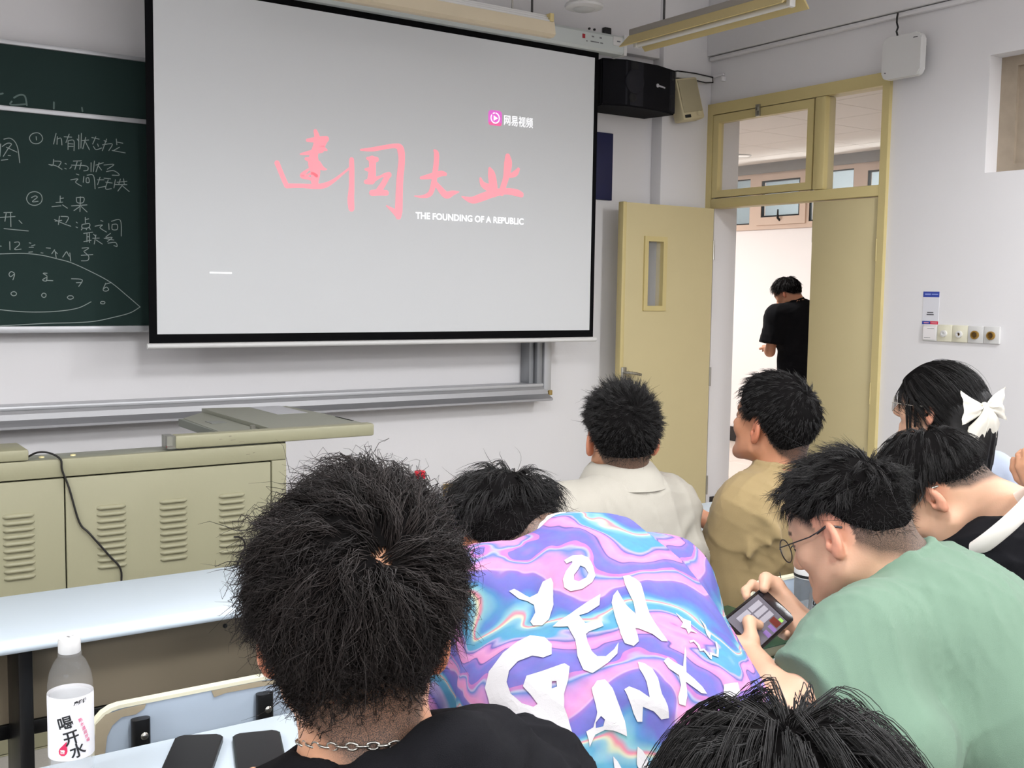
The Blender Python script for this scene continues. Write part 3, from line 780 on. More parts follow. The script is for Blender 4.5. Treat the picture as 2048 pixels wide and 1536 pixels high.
# hooks and plugs on the front beam
cn = thing('cable_socket', 'small black cable socket on the beam above the screen casing', 'socket', (4.155, 5.14, 3.0))
bm = bmesh.new()
add_box(bm, (4.13, 5.11, 2.985), (4.18, 5.14, 3.03), 0.005)
from_bm('socket_body', bm, M_BLACK, cn, smooth=True, auto=40)
tube('cable', [(4.16, 5.115, 2.99), (4.20, 5.08, 2.95), (4.26, 5.07, 2.955), (4.33, 5.08, 2.97)], 0.006, M_CABLE, cn)
for hx, lab_ in ((4.033, 'left one of two small black wall plugs on the beam above the screen'), (4.071, 'right one of two small black wall plugs, nearer the black cable socket')):
    t = tube('wall_plug', [(hx, 5.14, 3.01), (hx, 5.132, 3.01)], 0.007, M_BLACK, None, 8, base=(hx, 5.14, 3.01))
    tag(t, lab_, 'plug', 'wall plugs on the front beam')

# ------------------------------------------------------------ loudspeakers and blue panel
M_SPK = mat('speaker_black', rgb(12, 12, 16), 0.8, spec=0.15, bump=0.3, bscale=400)
M_SPK2 = mat('speaker_grey', rgb(30, 30, 35), 0.7, spec=0.2)
sp = thing('loudspeaker', 'wide black loudspeaker mounted high on the front wall beside the screen', 'speaker', (4.26, 5.2, 2.53))
top = [(3.965, 4.93), (4.11, 4.875), (4.36, 4.885), (4.545, 4.94), (4.50, 5.17), (4.02, 5.17)]
bm = bmesh.new()
add_prism(bm, top, lambda a, b, d: Vector((a, b, 2.54 + d)), 0.262)
bmesh.ops.bevel(bm, geom=bm.edges[:], offset=0.008, segments=2, affect='EDGES')
from_bm('cabinet', bm, M_SPK, sp, smooth=True, auto=30)
def on_front(x):
    for (a, b), (c, d) in zip(top[:3], top[1:4]):
        if a <= x <= c:
            return b + (d - b) * (x - a) / (c - a)
bm = bmesh.new()
def panel_strip(xs, zlo, zhi, off):
    prev = None
    for x, lo, hi in xs:
        y = on_front(x) - off
        cur = (bm.verts.new((x, y, 2.54 + lo)), bm.verts.new((x, y, 2.54 + hi)))
        if prev:
            bm.faces.new((prev[0], cur[0], cur[1], prev[1]))
        prev = cur
panel_strip([(4.10, 0.008, 0.255), (4.17, 0.008, 0.255), (4.235, 0.008, 0.255)], 0, 0, 0.002)
from_bm('baffle', bm, M_SPK2, sp)
bm = bmesh.new()
panel_strip([(4.475, 0.02, 0.245), (4.505, 0.012, 0.25), (4.536, 0.012, 0.25)], 0, 0, 0.002)
from_bm('baffle', bm, M_SPK2, sp)
def disc_front(name, cx, cz, r, dep, m):
    y = on_front(cx)
    return lathe(name, [(0.0, dep * 0.3), (r * 0.55, dep * 0.8), (r * 0.9, dep), (r, dep * 0.7), (r * 1.02, 0.0)], (cx, y, cz), m, sp, 24, 'Y', R=Matrix(((1, 0, 0), (0, 0, -1), (0, 1, 0))))
disc_front('woofer', 4.165, 2.682, 0.068, 0.012, M_SPK2)
disc_front('woofer', 4.488, 2.685, 0.036, 0.003, M_SPK2)
for cx, cz in ((4.165, 2.772), (4.155, 2.592), (4.50, 2.762), (4.495, 2.60)):
    disc_front('bass_port', cx, cz, 0.026, 0.004, M_BLACKM)
M_SILVER = mat('silver_badge', rgb(200, 200, 205), 0.3, metal=0.7)
bm = bmesh.new()
yl = on_front(4.37) - 0.003
add_tube(bm, [(4.347, on_front(4.347) - 0.002, 2.683), (4.347, on_front(4.347) - 0.006, 2.683)], 0.011, 12)
add_box(bm, (4.36, yl - 0.001, 2.676), (4.41, yl + 0.004, 2.685), rot=Matrix.Rotation(math.radians(8), 3, 'Y'))
from_bm('badge', bm, M_SILVER, sp)
box('wall_bracket', (4.18, 5.17, 2.60), (4.34, 5.2, 2.74), M_BLACK, sp)
s2 = thing('wall_loudspeaker', 'narrow beige loudspeaker tilted on the corner pillar beside the black loudspeaker', 'speaker', (4.74, 5.1, 2.53))
Q = Matrix.Rotation(math.radians(-11), 3, 'Y') @ Matrix.Rotation(math.radians(-8), 3, 'X')
pv = (4.71, 5.0, 2.66)
M_BEIGE = mat('beige_plastic', rgb(200, 188, 152), 0.5)
M_BEIGE2 = mat('beige_grille', rgb(170, 160, 130), 0.7, bump=0.5, bscale=500)
box('cabinet', (4.62, 4.985, 2.535), (4.80, 5.075, 2.79), M_BEIGE, s2, bevel=0.012, rot=Q, pivot=pv)
box('grille', (4.632, 4.980, 2.58), (4.788, 4.99, 2.778), M_BEIGE2, s2, bevel=0.004, rot=Q, pivot=pv)
bm = bmesh.new()
add_box(bm, (4.635, 4.978, 2.548), (4.68, 4.99, 2.566), 0.002, rot=Q, pivot=pv)
from_bm('name_plate', bm, M_BLACK, s2)
lathe('volume_ring', [(0.0, 0.006), (0.014, 0.006), (0.018, 0.0)], Vector(pv) + Q @ (Vector((4.755, 4.982, 2.565)) - Vector(pv)), M_BEIGE, s2, 20, R=Q @ Matrix(((1, 0, 0), (0, 0, -1), (0, 1, 0))))
box('bracket', (4.69, 5.05, 2.62), (4.74, 5.105, 2.70), M_BEIGE, s2)
box('surface_box', (4.66, 5.06, 2.795), (4.96, 5.105, 2.83), M_WHITEP, s2, bevel=0.003)
tube('speaker_cable', [(4.53, 5.0, 2.80), (4.66, 5.055, 2.833), (4.80, 5.05, 2.835), (4.965, 5.06, 2.832), (4.968, 5.06, 2.80), (4.90, 5.055, 2.79), (4.80, 5.04, 2.79)], 0.004, M_CABLE, s2)
bp_ = box('notice_panel', (4.0, 5.185, 2.033), (4.272, 5.2, 2.433), mat('navy_panel', rgb(24, 28, 66), 0.5), bevel=0.002, base=(4.136, 5.2, 2.033))
tag(bp_, 'dark blue panel on the front wall, half hidden behind the screen edge', 'panel')

# ------------------------------------------------------------ fittings on the side wall
ap = thing('wireless_access_point', 'white square wireless box high on the wall above the door corner', 'router', (5.0, 3.62, 2.6))
bm = bmesh.new()
add_prism(bm, rrect(0.232, 0.215, 0.03), lambda a, b, d: Vector((4.93 - d, 3.618 + a, 2.712 + b)), 0.045)
bmesh.ops.bevel(bm, geom=[e for e in bm.edges if abs(e.calc_length()) < 1 and abs(e.verts[0].co.x - e.verts[1].co.x) < 1e-5], offset=0.006, segments=2, affect='EDGES')
from_bm('cover', bm, M_WHITEP, ap, smooth=True, auto=40)
box('mount', (4.925, 3.55, 2.65), (5.0, 3.68, 2.77), mat('grey_mount', rgb(90, 88, 88), 0.6), ap)
fa = lambda a, b: Vector((4.8842, a, b))
flat('printed_mark', [[[(3.55, 2.792), (3.52, 2.792), (3.523, 2.797), (3.545, 2.798)]], [[(3.717, 2.638), (3.705, 2.636), (3.707, 2.641), (3.716, 2.642)]]], fa, mat('dark_print', rgb(80, 80, 82), 0.5), ap)['kind'] = 'stuff'
tube('cable', [(4.955, 3.70, 2.955), (4.95, 3.70, 2.93), (4.93, 3.685, 2.90), (4.915, 3.665, 2.87), (4.91, 3.67, 2.85), (4.92, 3.66, 2.80)], 0.005, M_CABLE, ap)

ps = thing('poster', 'small blue and white notice with a red corner above the wall switches', 'poster', (5.0, 3.453, 1.333))
fp = lambda x: (lambda a, b, e=0: Vector((x - e, a, b)))
box('sheet', (4.9985, 3.405, 1.333), (5.0, 3.5, 1.503), mat('notice_paper', rgb(222, 222, 228), 0.5), ps)
BLU = mat('notice_blue', rgb(42, 62, 150), 0.5)
REDN = mat('notice_red', rgb(200, 50, 70), 0.5)
q = lambda a0, a1, b0, b1: [[(a0, b0), (a1, b0), (a1, b1), (a0, b1)]]
flat('header_band', [q(3.405, 3.5, 1.474, 1.503)], fp(4.9982), BLU, ps)
flat('footer_band', [q(3.452, 3.5, 1.333, 1.35)], fp(4.9982), BLU, ps)
flat('red_band', [q(3.405, 3.452, 1.333, 1.35)], fp(4.9982), REDN, ps)
flat('header_lettering', [q(3.455, 3.49, 1.485, 1.493), q(3.412, 3.45, 1.486, 1.492)], fp(4.9979), mat('pale_blue_print', rgb(140, 155, 215), 0.5), ps)
flat('footer_lettering', [q(3.46, 3.49, 1.339, 1.344), q(3.412, 3.445, 1.339, 1.344)], fp(4.9979), mat('pale_pink_print', rgb(225, 150, 165), 0.5), ps)
flat('small_lettering', [q(3.436, 3.472, 1.392, 1.397), q(3.433, 3.475, 1.381, 1.387)], fp(4.9982), mat('grey_lettering', rgb(90, 90, 95), 0.5), ps)

pw = 0.0864
for i in range(5):
    ya_ = 3.488 - i * (pw + 0.0005)
    nm = ['blank_wall_plate', 'round_button_switch', 'round_button_switch', 'lamp_dimmer_switch', 'lamp_dimmer_switch'][i]
    lab = ['white wall plate with printed slip under the blue notice, end of the switch row', 'ivory wall plate with white round button, beside the printed slip plate',
           'ivory wall plate with brown-centred ivory button, third plate of the row', 'white wall plate with brown socket hole, fourth plate of the row', 'white wall plate with brown socket hole, end plate farthest from the door'][i]
    t = thing(nm, lab, 'switch', (5.0, ya_ - pw / 2, 1.248), 'wall switches beside the door')
    box('plate', (4.986, ya_ - pw, 1.248), (5.0, ya_, 1.334), M_WHITEP if i in (0, 3, 4) else M_IVORY, t, bevel=0.005)
    c = (4.986, ya_ - pw / 2, 1.289)
    RX = Matrix(((0, 0, -1), (0, 1, 0), (1, 0, 0)))
    if i == 0:
        box('paper_slip', (4.9848, ya_ - pw + 0.006, 1.256), (4.9862, ya_ - 0.006, 1.322), mat('slip_paper', rgb(236, 232, 232), 0.7), t)
        flat('lettering', [q(ya_ - 0.07, ya_ - 0.03, 1.311, 1.313), q(ya_ - 0.05, ya_ - 0.012, 1.264, 1.266)], fp(4.9846), mat('grey_lettering', rgb(90, 90, 95), 0.5), t)['kind'] = 'stuff'
    else:
        big = i >= 3
        lathe('collar', [(0.021 if big else 0.017, 0.0), (0.021 if big else 0.017, 0.012), (0.015 if big else 0.009, 0.013), (0.014 if big else 0.008, 0.003)], c, M_BRASS if big else M_WHITEP, t, 24, R=RX)
        lathe('button', [(0.0, 0.008 if i == 1 else 0.004), (0.014 if big else 0.009, 0.008 if i == 1 else 0.004), (0.014 if big else 0.009, 0.0)], c, M_WHITEP if i == 1 else mat('brown_socket', rgb(95, 70, 35), 0.5), t, 20, R=RX)
sk = box('wall_socket', (3.105, 5.188, 0.29), (3.20, 5.2, 0.39), mat('brass_socket_plate', rgb(196, 160, 80), 0.4), bevel=0.003, base=(3.15, 5.2, 0.29))
tag(sk, 'yellow socket plate low on the front wall behind the leaning student', 'socket')

# ------------------------------------------------------------ teacher's console
M_OLIVE = mat('olive_grey_enamel', rgb(152, 149, 122), 0.45, bump=0.04, bscale=120, var=0.06, vscale=4)
M_OLIVED = mat('dark_gap', rgb(30, 30, 26), 0.8)
M_OLIVET = mat('console_top_grey', rgb(140, 141, 126), 0.4, var=0.06, vscale=5)
po = thing('lectern', 'olive grey steel lectern console with louvred doors and slid-open top below the chalkboard', 'lectern', (0.5, 3.9, 0))
XL, XR, YF, YB = -0.5, 1.504, 3.60, 4.15
bm = bmesh.new()
add_box(bm, (XL, YF + 0.022, 0.0), (1.30, 3.73, 0.90))
add_box(bm, (1.30, YF + 0.022, 0.0), (XR - 0.021, YB, 0.90))
from_bm('cabinet_body', bm, M_OLIVED, po)
box('cabinet_side', (1.294, 3.732, 0.0), (1.2995, YB, 0.905), M_OLIVE, po)
def panel(name, x0, x1, z0, z1, y=YF, th=0.02, parent=po, m=M_OLIVE):
    return box(name, (x0, y, z0), (x1, y + th, z1), m, parent, bevel=0.003)
panel('top_rail', XL, XR, 0.868, 0.925)
panel('side_stile', 1.450, XR, 0.0, 0.8665)
panel('plinth', XL, 1.4485, 0.0, 0.004)
da = panel('cabinet_door', 0.10, 0.7585, 0.006, 0.863, YF + 0.002)
db = panel('cabinet_door', 0.7625, 1.4465, 0.006, 0.863, YF + 0.002)
dc = panel('cabinet_door', -0.49, 0.0965, 0.006, 0.863, YF + 0.002)
box('end_panel', (1.484, YF + 0.02, 0.0), (XR, YB, 0.925), M_OLIVE, po, bevel=0.002)
box('deck', (XL, YF + 0.02, 0.90), (XR, 3.73, 0.925), M_OLIVET, po, bevel=0.002)
# slotted dark edge at the right end
bm = bmesh.new()
add_box(bm, (1.506, 3.68, 0.1), (1.534, 3.72, 0.93))
from_bm('slide_column', bm, mat('grey_column', rgb(110, 112, 104), 0.5), po)
for z in (0.905, 0.85, 0.79, 0.73):
    box('column_slot', (1.508, 3.676, z - 0.016), (1.53, 3.682, z + 0.008), M_BLACKM, po)
# pressed louvres
lv = bmesh.new()
W_ = 0.092
n_ = 10
rows = [(-0.0075, 0.0), (-0.006, -0.008), (0.001, -0.0105), (0.006, -0.004), (0.0075, 0.0)]
prev = None
for i in range(n_ + 1):
    a = i / n_
    x = -W_ / 2 + W_ * a
    e = min(1.0, min(a, 1 - a) / 0.10)
    k = math.sqrt(max(0.0, 1 - (1 - e) ** 2))
    cur = [lv.verts.new((x, dy * k, dz * (0.45 + 0.55 * k))) for dz, dy in rows]
    if prev:
        for j in range(4):
            lv.faces.new((prev[j], cur[j], cur[j + 1], prev[j + 1]))
    prev = cur
bmesh.ops.recalc_face_normals(lv, faces=lv.faces)
lvm = bpy.data.meshes.new('louvre')
lv.to_mesh(lvm)
lv.free()
lvm.materials.append(M_OLIVE)
lvm.polygons.foreach_set('use_smooth', [True] * len(lvm.polygons))
PB = po.location
def bank(door, xc, ztop, n=10):
    for i in range(n):
        o = bpy.data.objects.new('louvre', lvm)
        COL.objects.link(o)
        o.parent = door
        o.location = Vector((xc, YF + 0.0018, ztop - 0.0215 * i)) - PB
for xc, d in ((0.902, db), (1.103, db), (1.3045, db), (0.6235, da), (0.42, da), (0.22, da)):
    bank(d, xc, 0.7575)
    bank(d, xc, 0.298)
# left lid and its cable hole, right lid slid out to the right
box('left_lid', (XL, 3.60, 0.927), (0.657, 3.78, 0.962), M_OLIVE, po, bevel=0.006)
bm = bmesh.new()
add_box(bm, (1.112, 3.60, 0.930), (1.852, 3.655, 0.976), 0.008)
st = from_bm('sliding_top', bm, M_OLIVE, po, smooth=True, auto=35)
bm = bmesh.new()
add_prism(bm, [(1.485, 3.655), (1.852, 3.655), (1.852, 4.03), (1.83, 4.38), (1.485, 4.45)], lambda a, b, d: Vector((a, b, 0.950 + d)), 0.018)
from_bm('lid_plate', bm, M_OLIVET, st)
bm = bmesh.new()
add_prism(bm, [(1.33, 3.80), (1.478, 3.70), (1.478, 4.42), (1.345, 4.25)], lambda a, b, d: Vector((a, b, 0.935 + d)), 0.02)
from_bm('monitor_flap', bm, M_OLIVET, st)
bm = bmesh.new()
add_box(bm, (1.325, 3.72, 0.925), (1.345, 4.25, 0.953))
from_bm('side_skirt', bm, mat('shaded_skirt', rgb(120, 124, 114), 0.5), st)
box('flap_recess', (1.38, 4.02, 0.9555), (1.44, 4.10, 0.957), mat('recess_grey', rgb(128, 130, 124), 0.4), st)
box('lock', (1.452, 3.80, 0.955), (1.468, 3.815, 0.968), M_STEEL, st)
box('printed_sheet', (1.675, 4.10, 0.9682), (1.805, 4.40, 0.969), mat('sheet_grey', rgb(196, 196, 200), 0.5, var=0.15, vscale=60), st)
box('disc_slot', (1.842, 3.77, 0.968), (1.85, 3.92, 0.9695), M_BLACKM, st)
bm = bmesh.new()
add_prism(bm, [(3.60, 0.932), (3.66, 0.932), (3.66, 0.975), (3.60, 0.975)], lambda a, b, d: Vector((1.085 + d, a + 0.004, b)), 0.028)
from_bm('end_cover', bm, mat('clear_end_cover', rgb(190, 190, 176), 0.2, trans=0.7), st)
box('red_light', (1.084, 3.605, 0.938), (1.112, 3.612, 0.942), mat('dull_red', rgb(150, 60, 70), 0.4), st)
for x in (0.705, 0.80):
    lathe('deck_button', [(0.009, 0.0), (0.008, 0.004), (0.0, 0.006)], (x, 3.66, 0.925), mat('pale_button', rgb(226, 214, 160), 0.4), po, 12)
sm = bmesh.new()
M_SMUDGE = mat('scuff', rgb(130, 124, 104), 0.6)
for x, z, a, b in ((1.26, 0.953, .012, .003), (1.30, 0.948, .02, .0025), (1.33, 0.94, .022, .002), (1.295, 0.961, .01, .004), (1.355, 0.895, .016, .002), (1.38, 0.898, .008, .003)):
    y = 3.5994 if z > 0.925 else 3.5994
    sm.faces.new([sm.verts.new(v) for v in ((x, y, z), (x + a, y, z + 0.001), (x + a * 0.8, y, z + b), (x + a * .1, y, z + b))])
from_bm('scuff_mark', sm, M_SMUDGE, po)['kind'] = 'stuff'

def cabl(pts, r, base, label, name='cable'):
    P = np.array(pts, float)
    out = []
    for i in range(len(P) - 1):
        p0, p1, p2, p3 = P[max(i - 1, 0)], P[i], P[i + 1], P[min(i + 2, len(P) - 1)]
        for u in np.linspace(0, 1, 6)[:-1]:
            out.append(0.5 * ((2 * p1) + (-p0 + p2) * u + (2 * p0 - 5 * p1 + 4 * p2 - p3) * u * u + (-p0 + 3 * p1 - 3 * p2 + p3) * u ** 3))
    out.append(P[-1])
    o = tube(name, out, r, M_CABLE, None, 6, base=base)
    return tag(o, label, 'cable')
cabl([(0.655, 3.63, 0.932), (0.685, 3.62, 0.948), (0.72, 3.61, 0.945), (0.748, 3.594, 0.925), (0.752, 3.592, 0.89), (0.772, 3.592, 0.83), (0.80, 3.592, 0.72), (0.83, 3.590, 0.68), (0.89, 3.588, 0.60), (0.925, 3.590, 0.55), (0.927, 3.592, 0.47), (0.93, 3.58, 0.2), (0.95, 3.55, 0.004)], 0.0035, (0.655, 3.63, 0.0), 'long thin black cable drooping from the lectern lid over its louvred door')
cabl([(1.302, 3.580, 0.616), (1.325, 3.575, 0.612), (1.34, 3.575, 0.59), (1.335, 3.575, 0.56), (1.31, 3.575, 0.50), (1.30, 3.57, 0.3), (1.30, 3.55, 0.004)], 0.0035, (1.302, 3.59, 0.0), 'short black cable poking out of the right louvre bank of the lectern')

# ------------------------------------------------------------ desk rows
M_DESK = mat('pale_blue_laminate', rgb(214, 226, 236), 0.35, bump=0.03, bscale=300, var=0.03, vscale=3)
M_DESKE = mat('desk_lip', rgb(200, 218, 232), 0.3)
M_PANEL = mat('brown_modesty_panel', rgb(150, 138, 118), 0.4, var=0.1, vscale=3)
M_LEGK = mat('black_steel', rgb(16, 16, 17), 0.35)
M_SEATB = mat('blue_grey_laminate', rgb(176, 190, 205), 0.4, var=0.05, vscale=6)
M_PLY = mat('cream_edge_band', rgb(226, 222, 196), 0.45)
M_WORN = mat('worn_plywood', rgb(164, 152, 128), 0.8, var=0.2, vscale=40)
def desk(label, x0, x1, ynear, yfar, legs, zt=0.75):
    t = thing('desk', label, 'desk', ((x0 + x1) / 2, (ynear + yfar) / 2, 0), 'long classroom desks in rows')
    bm = bmesh.new()
    pr = [(ynear + 0.03, zt - 0.024), (ynear + 0.012, zt - 0.026), (ynear + 0.003, zt - 0.022), (ynear, zt - 0.013), (ynear + 0.003, zt - 0.004), (ynear + 0.012, zt), (ynear + 0.03, zt + 0.001), (ynear + 0.045, zt), (yfar - 0.008, zt), (yfar, zt - 0.006), (yfar, zt - 0.024)]
    add_prism(bm, pr, lambda a, b, d: Vector((x0 + d, a, b)), x1 - x0)
    from_bm('desk_top', bm, M_DESK, t, smooth=True, auto=50)
    for a, b in zip(legs[:-1], legs[1:]):
        box('modesty_panel', (a + 0.02, yfar - 0.085, zt - 0.275), (b - 0.012, yfar - 0.07, zt - 0.026), M_PANEL, t, bevel=0.002)
        box('bottom_rail', (a + 0.02, yfar - 0.09, zt - 0.31), (b - 0.012, yfar - 0.065, zt - 0.276), M_LEGK, t, bevel=0.003)
        tube('rivet', [((a + b) / 2, yfar - 0.087, zt - 0.13), ((a + b) / 2, yfar - 0.084, zt - 0.13)], 0.006, M_LEGK, t)
    for a in legs:
        bm = bmesh.new()
        add_box(bm, (a - 0.014, ynear + 0.16, 0.0), (a + 0.016, yfar - 0.06, zt - 0.026), 0.004)
        add_box(bm, (a - 0.03, ynear + 0.03, 0.0), (a + 0.03, yfar - 0.02, 0.03), 0.006)
        from_bm('leg', bm, M_LEGK, t, smooth=True, auto=40)
    return t
desk('long pale blue desk in front of the lectern, front row, empty at its left end', -1.0, 3.45, 2.33, 2.705, (-0.9, 0.437, 1.42, 2.4, 3.38))
desk('long pale blue desk carrying the water bottle, phones and green book, second row', -0.4, 3.45, 1.33, 1.702, (-0.3, 0.437, 1.42, 2.47, 3.38))

def bench_seat(label, xc, yb, worn=False):
    t = thing('bench_seat', label, 'seat', (xc, yb, 0), 'flip-up bench seats fixed to the desks behind')
    w2, zb, zt = 0.182, 0.47, 0.786
    bm = bmesh.new()
    poly = [(a, b) for a, b in rrect(2 * w2, zt - zb, 0.045)]
    add_prism(bm, poly, lambda a, b, d: Vector((xc + a, yb + d, (zb + zt) / 2 + b)), 0.015)
    bk = from_bm('backrest', bm, M_SEATB, t)
    bm = bmesh.new()
    outer, inner = rrect(2 * w2 + 0.004, zt - zb + 0.004, 0.047), rrect(2 * w2 - 0.008, zt - zb - 0.008, 0.041)
    k = len(outer)
    for y, s in ((yb - 0.0015, 1), (yb + 0.0165, -1)):
        pass
    A = [bm.verts.new((xc + a, yb - 0.0015, (zb + zt) / 2 + b)) for a, b in outer]
    B = [bm.verts.new((xc + a, yb - 0.0015, (zb + zt) / 2 + b)) for a, b in inner]
    D = [bm.verts.new((xc + a, yb + 0.0165, (zb + zt) / 2 + b)) for a, b in outer]
    E_ = [bm.verts.new((xc + a, yb + 0.0165, (zb + zt) / 2 + b)) for a, b in inner]
    for i in range(k):
        j = (i + 1) % k
        bm.faces.new((A[i], A[j], B[j], B[i]))
        bm.faces.new((A[i], D[i], D[j], A[j]))
        bm.faces.new((D[i], E_[i], E_[j], D[j]))
    from_bm('edge_band', bm, M_PLY, bk, smooth=True, auto=40)
    if worn:
        r_ = np.random.default_rng(3)
        polys = [[(-0.178, 0.10), (-0.176, 0.135), (-0.16, 0.149), (-0.13, 0.153), (-0.095, 0.1535), (-0.098, 0.146), (-0.112, 0.139), (-0.135, 0.139), (-0.150, 0.128), (-0.158, 0.112), (-0.165, 0.06), (-0.168, 0.0), (-0.178, 0.0)],
                 [(0.015, 0.1535), (0.10, 0.1535), (0.15, 0.149), (0.13, 0.143), (0.08, 0.144), (0.04, 0.1445), (0.02, 0.141)],
                 [(0.146, 0.118), (0.152, 0.124), (0.158, 0.122), (0.153, 0.112)]]
        for p in polys:
            flat('worn_patch', [[p]], lambda a, b: Vector((xc + a, yb - 0.0019, (zb + zt) / 2 + b)), M_WORN, bk)
    for dx in (-0.107, 0.107):
        bm = bmesh.new()
        pr = rrect(0.031, 0.018, 0.0085, 4)
        add_prism(bm, pr, lambda a, b, d: Vector((xc + dx + a, yb - 0.0105 + b, 0.40 + d)), 0.362)
        br = from_bm('bracket', bm, M_LEGK, t, smooth=True, auto=40)
        lathe('screw', [(0.0, 0.003), (0.004, 0.0025), (0.0065, 0.0)], (xc + dx + 0.004, yb - 0.0195, 0.734), M_STEEL, br, 12, R=Matrix(((1, 0, 0), (0, 0, -1), (0, 1, 0))))
    bm = bmesh.new()
    add_prism(bm, rrect(0.36, 0.34, 0.05), lambda a, b, d: Vector((xc + a, yb + 0.21 + b, 0.425 + d)), 0.02)
    from_bm('seat_pan', bm, M_SEATB, t)
    bm = bmesh.new()
    add_box(bm, (xc - 0.03, yb + 0.0, 0.0), (xc + 0.03, yb + 0.05, 0.425), 0.006)
    add_box(bm, (xc - 0.13, yb - 0.02, 0.385), (xc + 0.13, yb + 0.30, 0.423), 0.006)
    from_bm('pedestal', bm, M_LEGK, t, smooth=True, auto=40)
    return t
for xc, lab, wn in ((0.592, 'blue grey bench seat back with chipped cream edge, empty, behind the two phones', True),
                    (1.092, 'blue grey bench seat back between the curly-haired and marble-shirted students', False),
                    (1.595, 'bench seat of the student in the off-white shirt, its back corner showing', False),
                    (2.085, 'bench seat of the student in the khaki tee, beside the tumbler', False),
                    (2.58, 'bench seat of the girl with the white bow, mostly hidden by students', False)):
    bench_seat(lab, xc, 1.785 if xc < 1.8 else 1.764 if xc < 2.3 else 1.728, wn)
# small white-wire tag hanging on the seat back beside the tumbler is left to the bracket cord
cabl([(2.012, 1.772, 0.80), (2.01, 1.766, 0.785), (2.004, 1.764, 0.765)], 0.0012, (2.01, 1.77, 0.76), 'thin cord hanging over the seat back bracket beside the tumbler', 'cord')

# ------------------------------------------------------------ things on the desks
M_PET = mat('clear_pet', (0.85, 0.87, 0.88, 1), 0.05, spec=1.0, alpha=0.07, bump=1.0, bscale=75)
M_WATER = mat('water', (0.80, 0.82, 0.84, 1), 0.03, spec=0.6, alpha=0.22)
def bottle(label, c, capm, with_label=True):
    t = thing('water_bottle', label, 'bottle', c)
    z = lambda h: h
    prof = [(0.0, 0.004), (0.018, 0.002), (0.027, 0.0), (0.0305, 0.005), (0.0312, 0.018), (0.0295, 0.024), (0.0312, 0.03), (0.031, 0.038), (0.0305, 0.09), (0.031, 0.136), (0.0312, 0.146), (0.0285, 0.163), (0.022, 0.178), (0.0155, 0.187), (0.0135, 0.192), (0.0135, 0.20)]
    lathe('bottle_body', prof, c, M_PET, t, 40, auto=70)
    cz = (c[0], c[1], c[2] + 0.192)
    bm = bmesh.new()
    n = 60
    pr = [(0.0145, 0.0), (0.0155, 0.001), (0.0155, 0.018), (0.0145, 0.0215), (0.0, 0.0225)]
    add_lathe(bm, pr, cz, n)
    for v in bm.verts:
        r = math.hypot(v.co.x - c[0], v.co.y - c[1])
        if 0.0150 < r and 0.0005 < v.co.z - cz[2] < 0.0185:
            a = math.atan2(v.co.y - c[1], v.co.x - c[0])
            k = 1 - 0.03 * (int(round(a / (2 * PI / n))) % 2)
            v.co.x, v.co.y = c[0] + (v.co.x - c[0]) * k, c[1] + (v.co.y - c[1]) * k
    from_bm('cap', bm, capm, t, smooth=True, auto=40)
    lathe('neck_ring', [(0.0135, -0.004), (0.0165, -0.003), (0.0165, 0.0), (0.0135, 0.001)], cz, capm if False else M_PET, t, 30)
    lathe('water', [(0.0, 0.006), (0.026, 0.006), (0.0285, 0.02), (0.0285, 0.13), (0.0, 0.131)], c, M_WATER, t, 32, auto=60)
    return t
BC = (0.345, 1.625, 0.75)
M_LABELW = mat('white_label', rgb(238, 236, 238), 0.5)
wb = bottle('half-full water bottle with white cap and white printed label on the second-row desk', BC, M_WHITEP)
lb_ = lathe('label', [(0.0316, 0.042), (0.0318, 0.05), (0.0316, 0.09), (0.0319, 0.128), (0.0316, 0.134)], BC, M_LABELW, wb, 48, auto=70)
A0 = math.atan2(-BC[1], -BC[0])
def on_label(da, db, rot=0.0, ca=0.0, cb_=0.0):
    cr, sr = math.cos(rot), math.sin(rot)
    def f(a, b):
        a2, b2 = ca + a * cr - b * sr, cb_ + a * sr + b * cr
        th = A0 + a2 / 0.0322
        return Vector((BC[0] + 0.0322 * math.cos(th), BC[1] + 0.0322 * math.sin(th), BC[2] + 0.042 + b2))
    return f
M_INK = mat('black_ink', rgb(15, 15, 18), 0.6)
M_REDI = mat('crimson_ink', rgb(205, 30, 80), 0.6)
M_PINKI = mat('pink_ink', rgb(225, 90, 140), 0.6)
rt = math.radians(14)
for ch, ca, cbb in (('喝', -0.008, 0.056), ('开', 0.0, 0.0345), ('水', 0.0085, 0.0145)):
    glyphs('lettering', ch, 0.0225, (lambda f: (lambda a, b: f(a - 0.0112, b - 0.0085)))(on_label(0, 0, rt, ca, cbb)), M_INK, lb_, offset=0.0004, maxlen=0.004)
for i, ch in enumerate('熟水温润好喝'):
    glyphs('small_lettering', ch, 0.0062, (lambda f: (lambda a, b: f(a - 0.0031, b - 0.0023)))(on_label(0, 0, rt, 0.013 + 0.0024 * i, 0.058 - 0.0066 * i)), M_PINKI, lb_, offset=0.00005, maxlen=0.003)
glyphs('maker_lettering', '康师傅', 0.0062, on_label(0, 0, math.radians(8), 0.004, 0.081), M_INK, lb_, offset=0.0002, shear=0.3)
dr = [(0.0, 0.018), (0.003, 0.011), (0.0058, 0.005), (0.006, 0.001), (0.004, -0.003), (0.0, -0.0045), (-0.004, -0.003), (-0.006, 0.001), (-0.0058, 0.005), (-0.003, 0.011)]
flat('drop_emblem', [[dr]], on_label(0, 0, -0.35, -0.0125, 0.0125), M_REDI, lb_)
fdr = on_label(0, 0, 0.0, -0.0125, 0.0125)
def lift(f):
    return lambda a, b: Vector((BC[0], BC[1], 0)) + (f(a, b) - Vector((BC[0], BC[1], 0))) * 1.0 + Vector((math.cos(A0), math.sin(A0), 0)) * 0.0003
